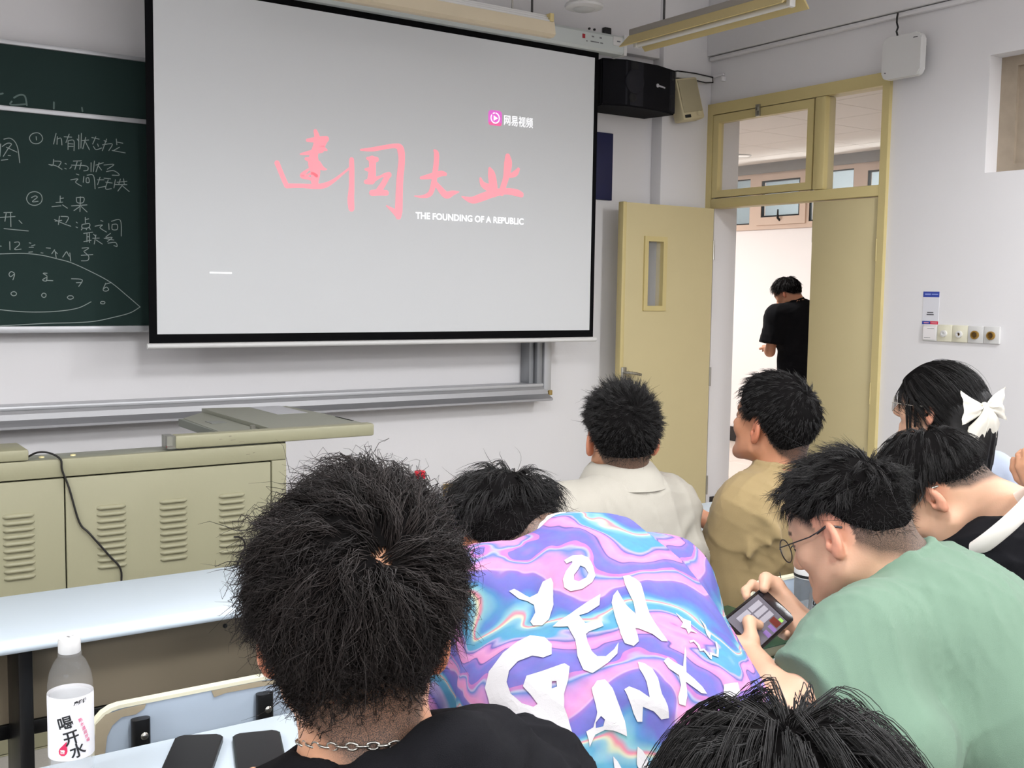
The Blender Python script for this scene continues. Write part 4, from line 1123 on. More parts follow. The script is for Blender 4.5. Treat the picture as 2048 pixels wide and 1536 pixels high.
flat('emblem_print', [[[(-.003, y), (.003, y), (.003, y + .0012), (-.003, y + .0012)]] for y in (-0.001, 0.0012, 0.0034)], lift(fdr), M_LABELW, lb_)
bm = bmesh.new()
for x, y, a, b in ((-.003, .001, .004, .002), (-.002, -.003, .003, .0015), (.004, .003, .003, .0012)):
    bm.faces.new([bm.verts.new((BC[0] + x + dx, BC[1] + y + dy, BC[2] + 0.2148)) for dx, dy in ((0, 0), (a, 0), (a, b), (0, b))])
from_bm('cap_print', bm, mat('grey_lettering', rgb(90, 90, 95), 0.5), wb)
bottle('water bottle with a bright red cap on the front desk, showing over the curly hair', (1.507, 2.651, 0.75), mat('red_cap', rgb(200, 24, 44), 0.35))

def phone(label, c, ang, tilt=None, axes=None, m=None, l=0.155, w=0.074):
    t = thing('smartphone', label, 'phone', c)
    if axes is None:
        a_, b_ = Vector((math.cos(ang), math.sin(ang), 0)), Vector((-math.sin(ang), math.cos(ang), 0))
        n_ = Vector((0, 0, 1))
    else:
        a_, b_, n_ = axes
    C_ = Vector(c)
    bm = bmesh.new()
    add_prism(bm, rrect(w, l, 0.012), lambda a, b, d: C_ + a_ * a + b_ * b + n_ * (d + 0.0), 0.0085)
    bmesh.ops.bevel(bm, geom=[e for e in bm.edges if len(e.link_faces) == 2 and max(len(f.verts) for f in e.link_faces) > 5], offset=0.0018, segments=2, affect='EDGES')
    from_bm('case', bm, m or M_BLACK, t, smooth=True, auto=40)
    bm = bmesh.new()
    bm.faces.new([bm.verts.new(C_ + a_ * a + b_ * b + n_ * 0.0088) for a, b in rrect(w - 0.005, l - 0.005, 0.010)])
    s = from_bm('screen', bm, mat('dark_phone_glass', rgb(16, 17, 19), 0.2, spec=0.3), t)
    return t, (C_, a_, b_, n_), s
def az(dx, dy):
    return math.atan2(dy, dx) - PI / 2
p1, F1, s1_ = phone('black phone lying face up on the desk, nearer the water bottle', (0.513, 1.597, 0.7505), az(0.46, 0.89))
bm = bmesh.new()
for k_ in (0, 1):
    for a0, a1 in ((-0.004, 0.010), (0.014, 0.018)):
        bm.faces.new([bm.verts.new(F1[0] + F1[1] * (a - 0.01) + F1[2] * (b - 0.058 - 0.005 * k_) + F1[3] * 0.0089) for a, b in ((a0, 0), (a1, 0), (a1, .0012), (a0, .0012))])
from_bm('screen_print', bm, mat('grey_lettering', rgb(90, 90, 95), 0.5), s1_)
phone('dark phone lying on the desk beside the black-hooded shoulder', (0.604, 1.556, 0.7505), az(0.30, 0.95), m=mat('dark_green_case', rgb(30, 36, 36), 0.5))
phone('black phone half under the marble shirt on the second-row desk', (1.045, 1.585, 0.7505), az(0.95, 0.3))

# green book
M_COVER = mat('dark_green_cover', rgb(34, 70, 48), 0.35, var=0.35, vscale=12)
M_PAGES = mat('paper_block', rgb(222, 214, 178), 0.8, bump=0.5, bscale=200, stretch=(1, 1, 30))
RB = Matrix.Rotation(math.radians(0), 3, 'Z')
bk_c = (1.70, 1.545, 0.75)
bo = thing('book', 'thick dark green book on the desk beneath the playing phone', 'book', bk_c)
box('pages', (1.568, 1.452, 0.7525), (1.754, 1.695, 0.7735), M_PAGES, bo, rot=RB, pivot=bk_c)
box('front_cover', (1.562, 1.445, 0.7737), (1.757, 1.698, 0.7757), M_COVER, bo, bevel=0.0008, rot=RB, pivot=bk_c)
box('back_cover', (1.562, 1.445, 0.7502), (1.757, 1.698, 0.7522), M_COVER, bo, bevel=0.0008, rot=RB, pivot=bk_c)
box('spine', (1.757, 1.445, 0.7502), (1.761, 1.698, 0.7757), M_COVER, bo, bevel=0.0008, rot=RB, pivot=bk_c)
fb = lambda a, b: Vector(bk_c) + RB @ (Vector((a, b, 0.7760)) - Vector(bk_c))
flat('white_box', [q(1.575, 1.612, 1.455, 1.475)], fb, M_LABELW, bo)
flat('cover_lettering', [q(1.575 + dx, 1.575 + dx + ln, 1.497 + 0.008 * i, 1.4995 + 0.008 * i) for i, (dx, ln) in enumerate(((.03, .05), (.02, .065), (.028, .07), (.01, .08), (.0, .09)))], fb, mat('pale_green_print', rgb(150, 180, 160), 0.5), bo)
flat('dark_emblem', [q(1.70, 1.722, 1.492, 1.502)], fb, mat('near_black_green', rgb(16, 30, 24), 0.5), bo)
flat('violet_corner', [[[(1.562, 1.447), (1.575, 1.447), (1.566, 1.475), (1.562, 1.475)]]], fb, mat('violet_print', rgb(90, 80, 150), 0.5), bo)
flat('orange_patch', [q(1.645, 1.668, 1.628, 1.638)], fb, mat('orange_print', rgb(225, 160, 60), 0.5), bo)
flat('white_patch', [q(1.640, 1.66, 1.615, 1.622), q(1.668, 1.69, 1.625, 1.632)], fb, M_LABELW, bo)

# tumbler
tc_ = (1.808, 1.505, 0.75)
tm = thing('tumbler', 'grey translucent drinking tumbler with white lid on the desk by the green tee', 'tumbler', tc_)
M_SMOKE = mat('smoky_plastic', (0.16, 0.17, 0.18, 1), 0.08, spec=0.7, alpha=0.55)
lathe('cup', [(0.0, 0.002), (0.029, 0.0), (0.032, 0.005), (0.0345, 0.06), (0.0355, 0.125), (0.033, 0.135)], tc_, M_SMOKE, tm, 36, auto=60)
lathe('lid', [(0.0335, 0.128), (0.0365, 0.129), (0.0365, 0.158), (0.033, 0.163), (0.0, 0.164)], tc_, M_WHITEP, tm, 36, auto=40)
lathe('lid_band', [(0.0368, 0.131), (0.0371, 0.132), (0.0371, 0.136), (0.0368, 0.137)], tc_, M_BLACK, tm, 36)
tube('straw', [(tc_[0] - 0.004, tc_[1] + 0.004, 0.76), (tc_[0] + 0.003, tc_[1] - 0.003, 0.885)], 0.0035, M_WHITEP, tm)
At = math.atan2(-tc_[1], -tc_[0]) + 0.25
def on_cup(a, b):
    th = At + a / 0.0352
    r_ = 0.0355 + 0.0004
    return Vector((tc_[0] + r_ * math.cos(th), tc_[1] + r_ * math.sin(th), tc_[2] + 0.10 + b))
glyphs('lettering', 'DLGB', 0.02, lambda a, b: on_cup(b - 0.004, -a + 0.015), M_BLACK, tm, offset=0.0002, maxlen=0.004)

# ------------------------------------------------------------ figures: one continuous body surface each
def arr(*v):
    return np.array(v, float)
def nrm(v):
    v = np.asarray(v, float)
    return v / (np.linalg.norm(v) + 1e-12)
def rot3(yaw, pitch=0.0, roll=0.0):
    a = Matrix.Rotation(math.radians(yaw), 3, 'Z') @ Matrix.Rotation(math.radians(pitch), 3, 'X') @ Matrix.Rotation(math.radians(roll), 3, 'Y')
    return np.array(a)

class Sculpt:
    """list of blended solids evaluated as a distance field"""
    def __init__(self):
        self.p = []
    def cone(self, a, b, ra, rb, k=0.02, op='u'):
        self.p.append(('c', op, k, arr(*a), arr(*b), ra, rb))
        return self
    def ball(self, c, r, k=0.02, op='u'):
        return self.cone(c, arr(*c) + 1e-5, r, r, k, op)
    def ell(self, c, R, r, k=0.02, op='u'):
        self.p.append(('e', op, k, arr(*c), np.asarray(R, float), arr(*r)))
        return self
    def path(self, pts, rs, k=0.02, op='u'):
        for i in range(len(pts) - 1):
            self.cone(pts[i], pts[i + 1], rs[i], rs[i + 1], k, op)
        return self
    def sleeve(self, a, b, ra, rb, k=0.03):
        self.p.append(('s', 'u', k, arr(*a), arr(*b), ra, rb))
        return self
    def fold(self, a, b, r, depth, k=0.02):
        self.p.append(('f', 'f', k, arr(*a), arr(*b), r, depth))
        return self
    def plane(self, c, n, k=0.006):
        self.p.append(('p', 's', k, arr(*c), nrm(n)))
        return self
    def bounds(self, pad):
        lo, hi = [], []
        for q in self.p:
            if q[1] != 'u':
                continue
            if q[0] in 'cs':
                r = max(q[5], q[6])
                lo += [q[3] - r, q[4] - r]
                hi += [q[3] + r, q[4] + r]
            else:
                r = np.max(q[5])
                lo.append(q[3] - r)
                hi.append(q[3] + r)
        return np.min(lo, 0) - pad, np.max(hi, 0) + pad
    def __call__(self, X):
        D = np.full(len(X), 10.0)
        for q in self.p:
            t, op, k = q[:3]
            if t in 'csf':
                a, b, ra, rb = q[3:]
                m = k + 0.035 + (max(ra, rb) if t != 'f' else ra)
                lo, hi = np.minimum(a, b) - m, np.maximum(a, b) + m
            elif t == 'e':
                m = k + 0.035 + np.max(q[5])
                lo, hi = q[3] - m, q[3] + m
            if t == 'p':
                idx = np.arange(len(X))
            else:
                idx = np.nonzero(np.all((X > lo) & (X < hi), axis=1))[0]
            if not len(idx):
                continue
            P = X[idx]
            if t in 'csf':
                ba = b - a
                h = np.clip((P - a) @ ba / (ba @ ba), 0, 1)
                dist = np.linalg.norm(P - a - h[:, None] * ba, axis=1)
                if t == 'f':
                    taper = np.sin(np.pi * np.clip(h, 0.0, 1.0)) ** 0.7
                    D[idx] -= rb * taper * np.exp(-(dist / ra) ** 2)
                    continue
                d = dist - (ra + (rb - ra) * h)
                if t == 's':
                    n = ba / np.linalg.norm(ba)
                    d = np.maximum(d, (P - b) @ n)
            elif t == 'e':
                L = (P - q[3]) @ q[4]
                k0 = np.linalg.norm(L / q[5], axis=1)
                k1 = np.linalg.norm(L / q[5] ** 2, axis=1) + 1e-9
                d = k0 * (k0 - 1) / k1
            else:
                d = (P - q[3]) @ q[4]
                s = np.maximum(k - np.abs(D[idx] - d), 0) / k
                D[idx] = np.maximum(D[idx], d) + s * s * k / 4
                continue
            o = D[idx]
            if op == 'u':
                s = np.maximum(k - np.abs(o - d), 0) / k
                D[idx] = np.minimum(o, d) - s * s * k / 4
            else:
                s = np.maximum(k - np.abs(o + d), 0) / k
                D[idx] = np.maximum(o, -d) + s * s * k / 4
        return D

def skin_mesh(sdf, h, lo=None, hi=None, extra=None):
    """surface nets of the distance field on a grid of step h, evaluated only near the surface"""
    f = (lambda X: sdf(X) + extra(X)) if extra is not None else sdf
    l0, h0 = sdf.bounds(4 * h)
    lo = l0 if lo is None else np.maximum(l0, lo)
    hi = h0 if hi is None else np.minimum(h0, hi)
    B = 4
    n = np.ceil((hi - lo) / (h * B)).astype(int) + 1
    ax = [lo[i] + np.arange(n[i]) * h * B + h * (B - 1) / 2 for i in range(3)]
    G = np.stack(np.meshgrid(*ax, indexing='ij'), -1)
    Dc = f(G.reshape(-1, 3)).reshape(n)
    near = np.abs(Dc) < h * B * 0.87 + 0.02
    D = np.repeat(np.repeat(np.repeat(np.sign(Dc) * 1.0, B, 0), B, 1), B, 2).astype(np.float32)
    M = np.repeat(np.repeat(np.repeat(near, B, 0), B, 1), B, 2)
    I = np.argwhere(M)
    D[M] = f(lo + I * h)
    S = D < 0
    c = S[:-1, :-1, :-1]
    cnt = np.zeros(np.array(D.shape) - 1, np.int8)
    N = np.array(D.shape) - 1
    for dx in (0, 1):
        for dy in (0, 1):
            for dz in (0, 1):
                cnt += S[dx:dx + N[0], dy:dy + N[1], dz:dz + N[2]]
    act = np.argwhere((cnt > 0) & (cnt < 8))
    ids = np.full(N, -1, np.int32)
    ids[act[:, 0], act[:, 1], act[:, 2]] = np.arange(len(act))
    acc = np.zeros((len(act), 3))
    w = np.zeros(len(act))
    corners = [(a, b, c2) for a in (0, 1) for b in (0, 1) for c2 in (0, 1)]
    for p in corners:
        for axis in range(3):
            if p[axis]:
                continue
            q_ = list(p)
            q_[axis] = 1
            A = act + np.array(p)
            Bq = act + np.array(q_)
            da, db = D[A[:, 0], A[:, 1], A[:, 2]], D[Bq[:, 0], Bq[:, 1], Bq[:, 2]]
            mk = (da < 0) != (db < 0)
            t = np.where(mk, da / (da - db + 1e-12), 0)
            pt = np.array(p, float)[None] + 0
            pos = np.repeat(pt, len(act), 0)
            pos[:, axis] += t
            acc[mk] += pos[mk]
            w[mk] += 1
    V = lo + (act + acc / np.maximum(w, 1)[:, None]) * h
    F = []
    for axis in range(3):
        u, v = (axis + 1) % 3, (axis + 2) % 3
        sl0 = [slice(None)] * 3
        sl1 = [slice(None)] * 3
        sl0[axis] = slice(0, D.shape[axis] - 1)
        sl1[axis] = slice(1, D.shape[axis])
        a, b = S[tuple(sl0)], S[tuple(sl1)]
        E = np.argwhere(a != b)
        E = E[(E[:, u] > 0) & (E[:, v] > 0) & (E[:, u] < N[u]) & (E[:, v] < N[v])]
        if not len(E):
            continue
        def cell(du, dv):
            k = E.copy()
            k[:, u] -= du
            k[:, v] -= dv
            return ids[k[:, 0], k[:, 1], k[:, 2]]
        q4 = np.stack([cell(1, 1), cell(0, 1), cell(0, 0), cell(1, 0)], 1)
        flip = b[E[:, 0], E[:, 1], E[:, 2]]
        q4[flip] = q4[flip][:, ::-1]
        F.append(q4)
    F = np.concatenate(F)
    F = F[(F >= 0).all(1)]
    return V, F

def folds(X, amp, seed, freq=1.0):
    """soft cloth relief: long creases pulled along a few directions"""
    r = np.random.default_rng(seed)
    o = np.zeros(len(X))
    for i in range(5):
        d = nrm(r.normal(size=3) * arr(1, 1, 0.7))
        d2 = nrm(np.cross(d, r.normal(size=3)))
        ph = r.uniform(0, 6.28, 3)
        wv = 42 * freq * (1.3 ** i)
        msk = 0.5 + 0.5 * np.sin(X @ d2 * wv * 0.32 + ph[0])
        t = np.sin(X @ d * wv + ph[1] + 1.2 * np.sin(X @ d2 * wv * 0.3 + ph[2]))
        o += (1 - np.abs(t)) ** 2.2 * msk / (1.3 ** i)
    return -amp * (o / 1.3 - 0.35)

# head shape, in its own frame: x to the figure's right, y out of the face, z up, origin between the ears
def head_solids(s, c, R, sc=1.0):
    c = arr(*c)
    T = lambda *p: c + R @ (arr(*p) * sc)
    I = np.eye(3)
    E = lambda p, r, k=0.02, op='u', Rl=I: s.ell(T(*p), R @ Rl, arr(*r) * sc, k * sc, op)
    K = lambda a, b, ra, rb, k=0.015, op='u': s.cone(T(*a), T(*b), ra * sc, rb * sc, k * sc, op)
    E((0, -0.012, 0.040), (0.076, 0.096, 0.088), 0.01)
    E((0, -0.050, 0.008), (0.062, 0.054, 0.058), 0.03)
    E((0, 0.035, 0.050), (0.066, 0.060, 0.060), 0.03)
    E((0, 0.036, -0.030), (0.061, 0.056, 0.074), 0.03)
    for x in (-1, 1):
        E((0.040 * x, 0.062, -0.020), (0.023, 0.024, 0.022), 0.02)
        K((0.053 * x, 0.004, -0.056), (0.020 * x, 0.074, -0.094), 0.018, 0.016, 0.03)
    E((0, 0.080, -0.092), (0.022, 0.018, 0.017), 0.02)
    K((-0.034, 0.083, 0.024), (0.034, 0.083, 0.024), 0.011, 0.011, 0.015)
    for x in (-1, 1):
        E((0.031 * x, 0.103, 0.006), (0.019, 0.017, 0.012), 0.014, 's')
        E((0.031 * x, 0.083, 0.006), (0.0125, 0.0125, 0.0115), 0.004)
        K((0.012 * x, 0.100, -0.031), (0.010 * x, 0.098, -0.033), 0.008, 0.007, 0.008)
    K((0, 0.090, 0.014), (0, 0.112, -0.026), 0.008, 0.0125, 0.014)
    K((-0.019, 0.086, -0.057), (0.019, 0.086, -0.057), 0.006, 0.006, 0.008)
    K((-0.016, 0.086, -0.067), (0.016, 0.086, -0.067), 0.0075, 0.0075, 0.008)
    K((-0.024, 0.098, -0.0615), (0.024, 0.098, -0.0615), 0.002, 0.002, 0.006, 's')
    for x in (-1, 1):
        Re = np.array(Matrix.Rotation(math.radians(28 * x), 3, 'Z') @ Matrix.Rotation(math.radians(-12), 3, 'X'))
        ec = arr(0.081 * x, -0.012, -0.002)
        E(ec, (0.0085, 0.019, 0.031), 0.006, 'u', Re)
        K(ec + Re @ arr(0, 0.004, -0.022), ec + Re @ arr(0, 0.006, -0.028), 0.0085, 0.008, 0.006)
        E(ec + Re @ arr(0.010 * x, 0.002, 0.006), (0.0065, 0.0105, 0.0175), 0.005, 's', Re)
        K(ec + Re @ arr(0.007 * x, 0.006, -0.004), ec + Re @ arr(-0.004 * x, 0.012, -0.006), 0.006, 0.004, 0.004, 's')
        K(ec + Re @ arr(0.004 * x, 0.016, -0.008), ec + Re @ arr(0.004 * x, 0.015, -0.014), 0.005, 0.005, 0.004)
    return T

def finger(s, pts, r0, r1, k=0.004):
    n = len(pts)
    s.path(pts, [r0 + (r1 - r0) * i / (n - 1) for i in range(n)], k)

def hand_solids(s, W, d, n, side, curl=0.5, sc=1.0):
    """relaxed hand: W wrist, d towards the knuckles, n out of the palm, side +1 when the thumb lies on n x d"""
    W, d, n = arr(*W), nrm(d), nrm(n)
    l = nrm(np.cross(n, d)) * side
    P = lambda f, a, b=0.0: W + (d * f + l * a + n * b) * sc
    kn = []
    for i, (a, f) in enumerate(((0.027, 0.088), (0.009, 0.092), (-0.009, 0.088), (-0.026, 0.078))):
        s.cone(P(0.005, a * 0.5), P(f, a), 0.015 * sc, 0.0115 * sc, 0.012)
        kn.append((f, a))
    s.cone(P(0.02, 0.018, 0.008), P(0.06, 0.02, 0.006), 0.014 * sc, 0.012 * sc, 0.012)
    for (f, a), L, r in zip(kn, (0.070, 0.078, 0.073, 0.057), (0.0085, 0.0088, 0.0083, 0.0072)):
        p = P(f, a)
        ang = 0.0
        pts = [p]
        for fr_, cu in ((0.45, curl * 0.7), (0.31, curl * 1.1), (0.24, curl * 0.7)):
            ang += cu
            p = p + (d * math.cos(ang) + n * math.sin(ang)) * L * fr_ * sc
            pts.append(p)
        finger(s, pts, r * sc, r * 0.8 * sc)
    t = [P(0.022, 0.024, 0.006), P(0.052, 0.046, 0.014), P(0.078, 0.052, 0.02), P(0.10, 0.046, 0.026)]
    finger(s, t, 0.0115 * sc, 0.0085 * sc, 0.006)

M_SKINS = {}
def skin_mat(name, c, red=0.0):
    m = mat(name, c, 0.5, sss=0.12, bump=0.06, bscale=260)
    nt = m.node_tree
    b = nt.nodes['Principled BSDF']
    if not any(n.type == 'ATTRIBUTE' for n in nt.nodes):
        at = nt.nodes.new('ShaderNodeAttribute')
        at.attribute_name = 'stubble'
        mx = nt.nodes.new('ShaderNodeMix')
        mx.data_type = 'RGBA'
        mx.inputs['A'].default_value = c
        mx.inputs['B'].default_value = (0.020, 0.016, 0.014, 1)
        ns = nt.nodes.new('ShaderNodeTexNoise')
        ns.inputs['Scale'].default_value = 1300
        tc = nt.nodes.new('ShaderNodeTexCoord')
        nt.links.new(tc.outputs['Object'], ns.inputs['Vector'])
        ad = nt.nodes.new('ShaderNodeMath')
        ad.operation = 'MULTIPLY_ADD'
        ad.inputs[1].default_value = 1.0
        sb = nt.nodes.new('ShaderNodeMath')
        sb.operation = 'MULTIPLY'
        nt.links.new(at.outputs['Fac'], sb.inputs[0])
        mr = nt.nodes.new('ShaderNodeMapRange')
        mr.inputs[1].default_value, mr.inputs[2].default_value = 0.35, 0.6
        mr.inputs[3].default_value, mr.inputs[4].default_value = 0.65, 1.0
        nt.links.new(ns.outputs['Fac'], mr.inputs[0])
        nt.links.new(mr.outputs[0], sb.inputs[1])
        nt.links.new(sb.outputs[0], mx.inputs['Factor'])
        # warm blood tone in the thin ears
        er = nt.nodes.new('ShaderNodeAttribute')
        er.attribute_name = 'blush'
        m2 = nt.nodes.new('ShaderNodeMix')
        m2.data_type = 'RGBA'
        m2.inputs['A'].default_value = c
        m2.inputs['B'].default_value = (c[0] * 0.95, c[1] * 0.55, c[2] * 0.52, 1)
        nt.links.new(er.outputs['Fac'], m2.inputs['Factor'])
        nt.links.new(m2.outputs['Result'], mx.inputs['A'])
        ey = nt.nodes.new('ShaderNodeAttribute')
        ey.attribute_name = 'dark'
        m3 = nt.nodes.new('ShaderNodeMix')
        m3.data_type = 'RGBA'
        m3.inputs['B'].default_value = (0.012, 0.009, 0.008, 1)
        nt.links.new(ey.outputs['Fac'], m3.inputs['Factor'])
        nt.links.new(mx.outputs['Result'], m3.inputs['A'])
        nt.links.new(m3.outputs['Result'], b.inputs['Base Color'])
    return m

def cloth(name, c, rough=0.9, bs=900, bump=0.25, var=0.06):
    m = mat(name, c, rough, spec=0.12, bump=bump, bscale=bs, var=var, vscale=14)
    if max(c[:3]) > 0.05:
        m.node_tree.nodes['Principled BSDF'].inputs['Sheen Weight'].default_value = 0.1
    return m

HAIRLINE = [(0, -44), (40, -42), (62, -30), (78, -14), (90, 8), (104, 6), (112, -8), (122, -6), (130, 14), (148, 34), (180, 40)]
def hairline_el(az_, table):
    a = np.abs(az_)
    t = np.array(table, float)
    return np.interp(a, t[:, 0], t[:, 1])

M_UNDER = mat('hair_under_layer', (0.006, 0.0055, 0.0055, 1), 1.0, spec=0.0)
def mk_hair_mat(name, c, rough=0.55, spec=0.3):
    m = mat(name, c, rough, spec=spec)
    nt = m.node_tree
    b = nt.nodes['Principled BSDF']
    at = nt.nodes.new('ShaderNodeAttribute')
    at.attribute_name = 'shade'
    mx = nt.nodes.new('ShaderNodeMix')
    mx.data_type = 'RGBA'
    mx.inputs['A'].default_value = (c[0] * 0.45, c[1] * 0.45, c[2] * 0.45, 1)
    mx.inputs['B'].default_value = (c[0] * 1.7, c[1] * 1.65, c[2] * 1.6, 1)
    nt.links.new(at.outputs['Fac'], mx.inputs['Factor'])
    nt.links.new(mx.outputs['Result'], b.inputs['Base Color'])
    return m

def dirs_to_azel(d):
    # azimuth 0 at the back of the head, 180 at the face; elevation above ear level
    az_ = np.degrees(np.arctan2(d[:, 0], -d[:, 1]))
    el = np.degrees(np.arcsin(np.clip(d[:, 2], -1, 1)))
    return az_, el

def fib(n, rnd=0.0, seed=1):
    i = np.arange(n) + 0.5
    ph = np.arccos(1 - 2 * i / n)
    th = np.pi * (1 + 5 ** 0.5) * i
    d = np.stack([np.cos(th) * np.sin(ph), np.sin(th) * np.sin(ph), np.cos(ph)], 1)
    if rnd:
        d += np.random.default_rng(seed).normal(size=d.shape) * rnd
        d /= np.linalg.norm(d, axis=1)[:, None]
    return d

HC = arr(0, -0.012, 0.025)      # centre the scalp directions fan out from
def scalp_sdf():
    s = Sculpt()
    I = np.eye(3)
    s.ell((0, -0.012, 0.040), I, (0.076, 0.096, 0.088), 0.01)
    s.ell((0, -0.050, 0.008), I, (0.062, 0.054, 0.058), 0.03)
    s.ell((0, 0.035, 0.050), I, (0.066, 0.060, 0.060), 0.03)
    s.ell((0, 0.036, -0.030), I, (0.061, 0.056, 0.074), 0.03)
    s.cone((0, -0.028, -0.03), (0, -0.045, -0.16), 0.056, 0.058, 0.03)
    return s
SCALP = scalp_sdf()
def sd_scalp(X):
    big = np.full(len(X), 0.0)
    D = SCALP(X)
    far = D > 1
    D[far] = np.linalg.norm(X[far] - HC, axis=1) - 0.1
    return D
def grad_scalp(X, e=0.002):
    g = np.stack([sd_scalp(X + e * np.eye(3)[i]) - sd_scalp(X - e * np.eye(3)[i]) for i in range(3)], 1)
    return g / (np.linalg.norm(g, axis=1)[:, None] + 1e-9)
def scalp_point(d):
    t = np.full(len(d), 0.16)
    for _ in range(14):
        t -= np.clip(sd_scalp(HC + d * t[:, None]), -0.03, 0.03) * 0.9
        t = np.maximum(t, 0.04)
    return HC + d * t[:, None]

def build_hair(parent, c, R, m, sc=1.0, name='hair', guides=700, n=6000, length=None, whorl=(0.2, -0.55, 0.8), lift=0.45, grav=0.35, clump=0.65, frizz=0.0, r0=0.0005, segs=5, table=None, cap=0.55, seed=5, bias=(0, 0, 0), swirl=0.35, stray=0.03, jitter=0.12, fade=10.0, collide=0.004, extra_sdf=None, vol=0.012, lay=0.3, wildp=0.02, gap=0.0):
    r = np.random.default_rng(seed)
    table = table or HAIRLINE
    wl = nrm(whorl)
    gl = R.T @ arr(0, 0, -1)
    # ---- closed under-volume of hair
    na, ne = 96, 48
    az_ = np.linspace(-180, 180, na, endpoint=False)
    V = []
    lim = hairline_el(az_, table)
    for j in range(ne + 1):
        el = lim + (90 - lim) * j / ne
        a, e = np.radians(az_), np.radians(el)
        V.append(np.stack([np.sin(a) * np.cos(e), -np.cos(a) * np.cos(e), np.sin(e)], 1))
    Dv = np.concatenate(V)
    P = scalp_point(Dv)
    N_ = grad_scalp(P)
    azv, elv = dirs_to_azel(Dv)
    Lv = length(azv, elv)
    edge = np.clip((elv - hairline_el(azv, table)) / fade, 0, 1)
    volf = vol if callable(vol) else (lambda aa, ee: np.full(len(aa), vol))
    dimple = 1 - 0.92 * np.exp(-((1 - Dv @ wl) / 0.05))
    th = cap * volf(azv, elv) * edge ** 0.7 * dimple + 0.0012 * edge - 0.0015 * (1 - edge)
    Pv = P + N_ * th[:, None]
    F = []
    for j in range(ne):
        for i in range(na):
            i2 = (i + 1) % na
            F.append((j * na + i, j * na + i2, (j + 1) * na + i2, (j + 1) * na + i))
    capV, capF = Pv, np.array(F)
    if gap:
        fc = Dv[capF].mean(1)
        fc /= np.linalg.norm(fc, axis=1)[:, None]
        capF = capF[fc @ wl < math.cos(gap)]
    # ---- guide strands
    def scalp_dirs(k, sd):
        d = fib(int(k * 1.75), 0.012, sd)
        a, e = dirs_to_azel(d)
        return d[e > hairline_el(a, table) + 0.5]
    gd = scalp_dirs(guides, seed)
    gp = scalp_point(gd)
    gn = grad_scalp(gp)
    a, e = dirs_to_azel(gd)
    L = length(a, e) * (0.85 + 0.3 * r.random(len(gd))) * np.clip((e - hairline_el(a, table)) / fade + 0.25, 0.25, 1)
    def flow(dv, nv):
        t = dv * (dv @ wl)[:, None] - wl
        t -= nv * np.sum(t * nv, 1)[:, None]
        t /= np.linalg.norm(t, axis=1)[:, None] + 1e-6
        sw = np.cross(nv, t)
        near = np.exp(-((1 - dv @ wl) / 0.12))[:, None]
        t = t + sw * swirl * (0.3 + near) + arr(*bias)
        t -= nv * np.sum(t * nv, 1)[:, None]
        return t / (np.linalg.norm(t, axis=1)[:, None] + 1e-6)
    fl = flow(gd, gn)
    lf = lift(a, e) if callable(lift) else np.full(len(gd), lift)
    dr = gn * lf[:, None] + fl * (1 - lf)[:, None] + r.normal(size=gd.shape) * jitter
    dr /= np.linalg.norm(dr, axis=1)[:, None]
    pts = [gp]
    p = gp.copy()
    gedge = np.clip((e - hairline_el(a, table)) / fade, 0.1, 1)
    tgt = volf(a, e) * gedge ** 0.7 * (0.55 + 0.6 * r.random(len(gd)))
    kb = r.normal(size=gd.shape) * jitter * 0.6
    for sgi in range(segs):
        st = L / segs
        p = p + dr * st[:, None]
        d_ = sd_scalp(p)
        need = np.maximum(tgt * min(1.0, (sgi + 1.2) / 2.2), collide * (0.3 + sgi / segs))
        g = grad_scalp(p)
        p += g * (np.maximum(need - d_, 0) - lay * np.maximum(d_ - need, 0) * np.clip(np.sum(g * arr(0, 0, 1), 1) + 1.3, 0, 1))[:, None]
        if extra_sdf is not None:
            p = extra_sdf(p)
        pts.append(p.copy())
        dv = p - HC
        dv /= np.linalg.norm(dv, axis=1)[:, None]
        dr = dr + flow(dv, dv) * 0.25 * (1 - lf)[:, None] + gl * grav * (0.4 + sgi / segs) + kb
        dr /= np.linalg.norm(dr, axis=1)[:, None]
    G = np.stack(pts, 1)                                    # guides x (segs+1) x 3
    # ---- strands gathered in locks around the guides
    cd = scalp_dirs(n, seed + 9)
    cp = scalp_point(cd)
    best = np.zeros(len(cd), int)
    for i0 in range(0, len(cd), 2000):
        best[i0:i0 + 2000] = np.argmax(cd[i0:i0 + 2000] @ gd.T, axis=1)
    off = cp - gp[best]
    k = len(cd)
    tt = np.linspace(0, 1, segs + 1)
    lr = (0.72 + 0.38 * r.random(k))[:, None, None]
    cl = np.clip(clump + r.normal(size=k) * 0.15, 0, 0.95)[:, None, None]
    path = cp[:, None] + (G[best] - gp[best][:, None]) * lr - off[:, None] * cl * (tt ** 1.3)[None, :, None]
    sv = r.normal(size=(k, 3)) * stray
    wild = (r.random(k) < wildp)[:, None] * 1.6 + 0.6
    path += (sv * wild)[:, None] * (tt ** 1.5)[None, :, None] * 0.35
    if frizz:
        f1, f2 = r.normal(size=(k, 3)), r.normal(size=(k, 3))
        ph, w_ = r.random(k) * 6.28, 8 + 8 * r.random(k)
        s_ = np.sin(ph[:, None] + w_[:, None] * tt[None]) - np.sin(ph)[:, None]
        c_ = np.cos(ph[:, None] + w_[:, None] * tt[None]) - np.cos(ph)[:, None]
        path += frizz * (tt ** 0.6)[None, :, None] * (f1[:, None] * s_[..., None] + f2[:, None] * c_[..., None]) * 0.5
    tg = np.gradient(path, axis=1)
    tg /= np.linalg.norm(tg, axis=2)[..., None] + 1e-9
    ref = r.normal(size=(k, 1, 3))
    u = np.cross(tg, np.repeat(ref, segs + 1, 1))
    u /= np.linalg.norm(u, axis=2)[..., None] + 1e-9
    v = np.cross(tg, u)
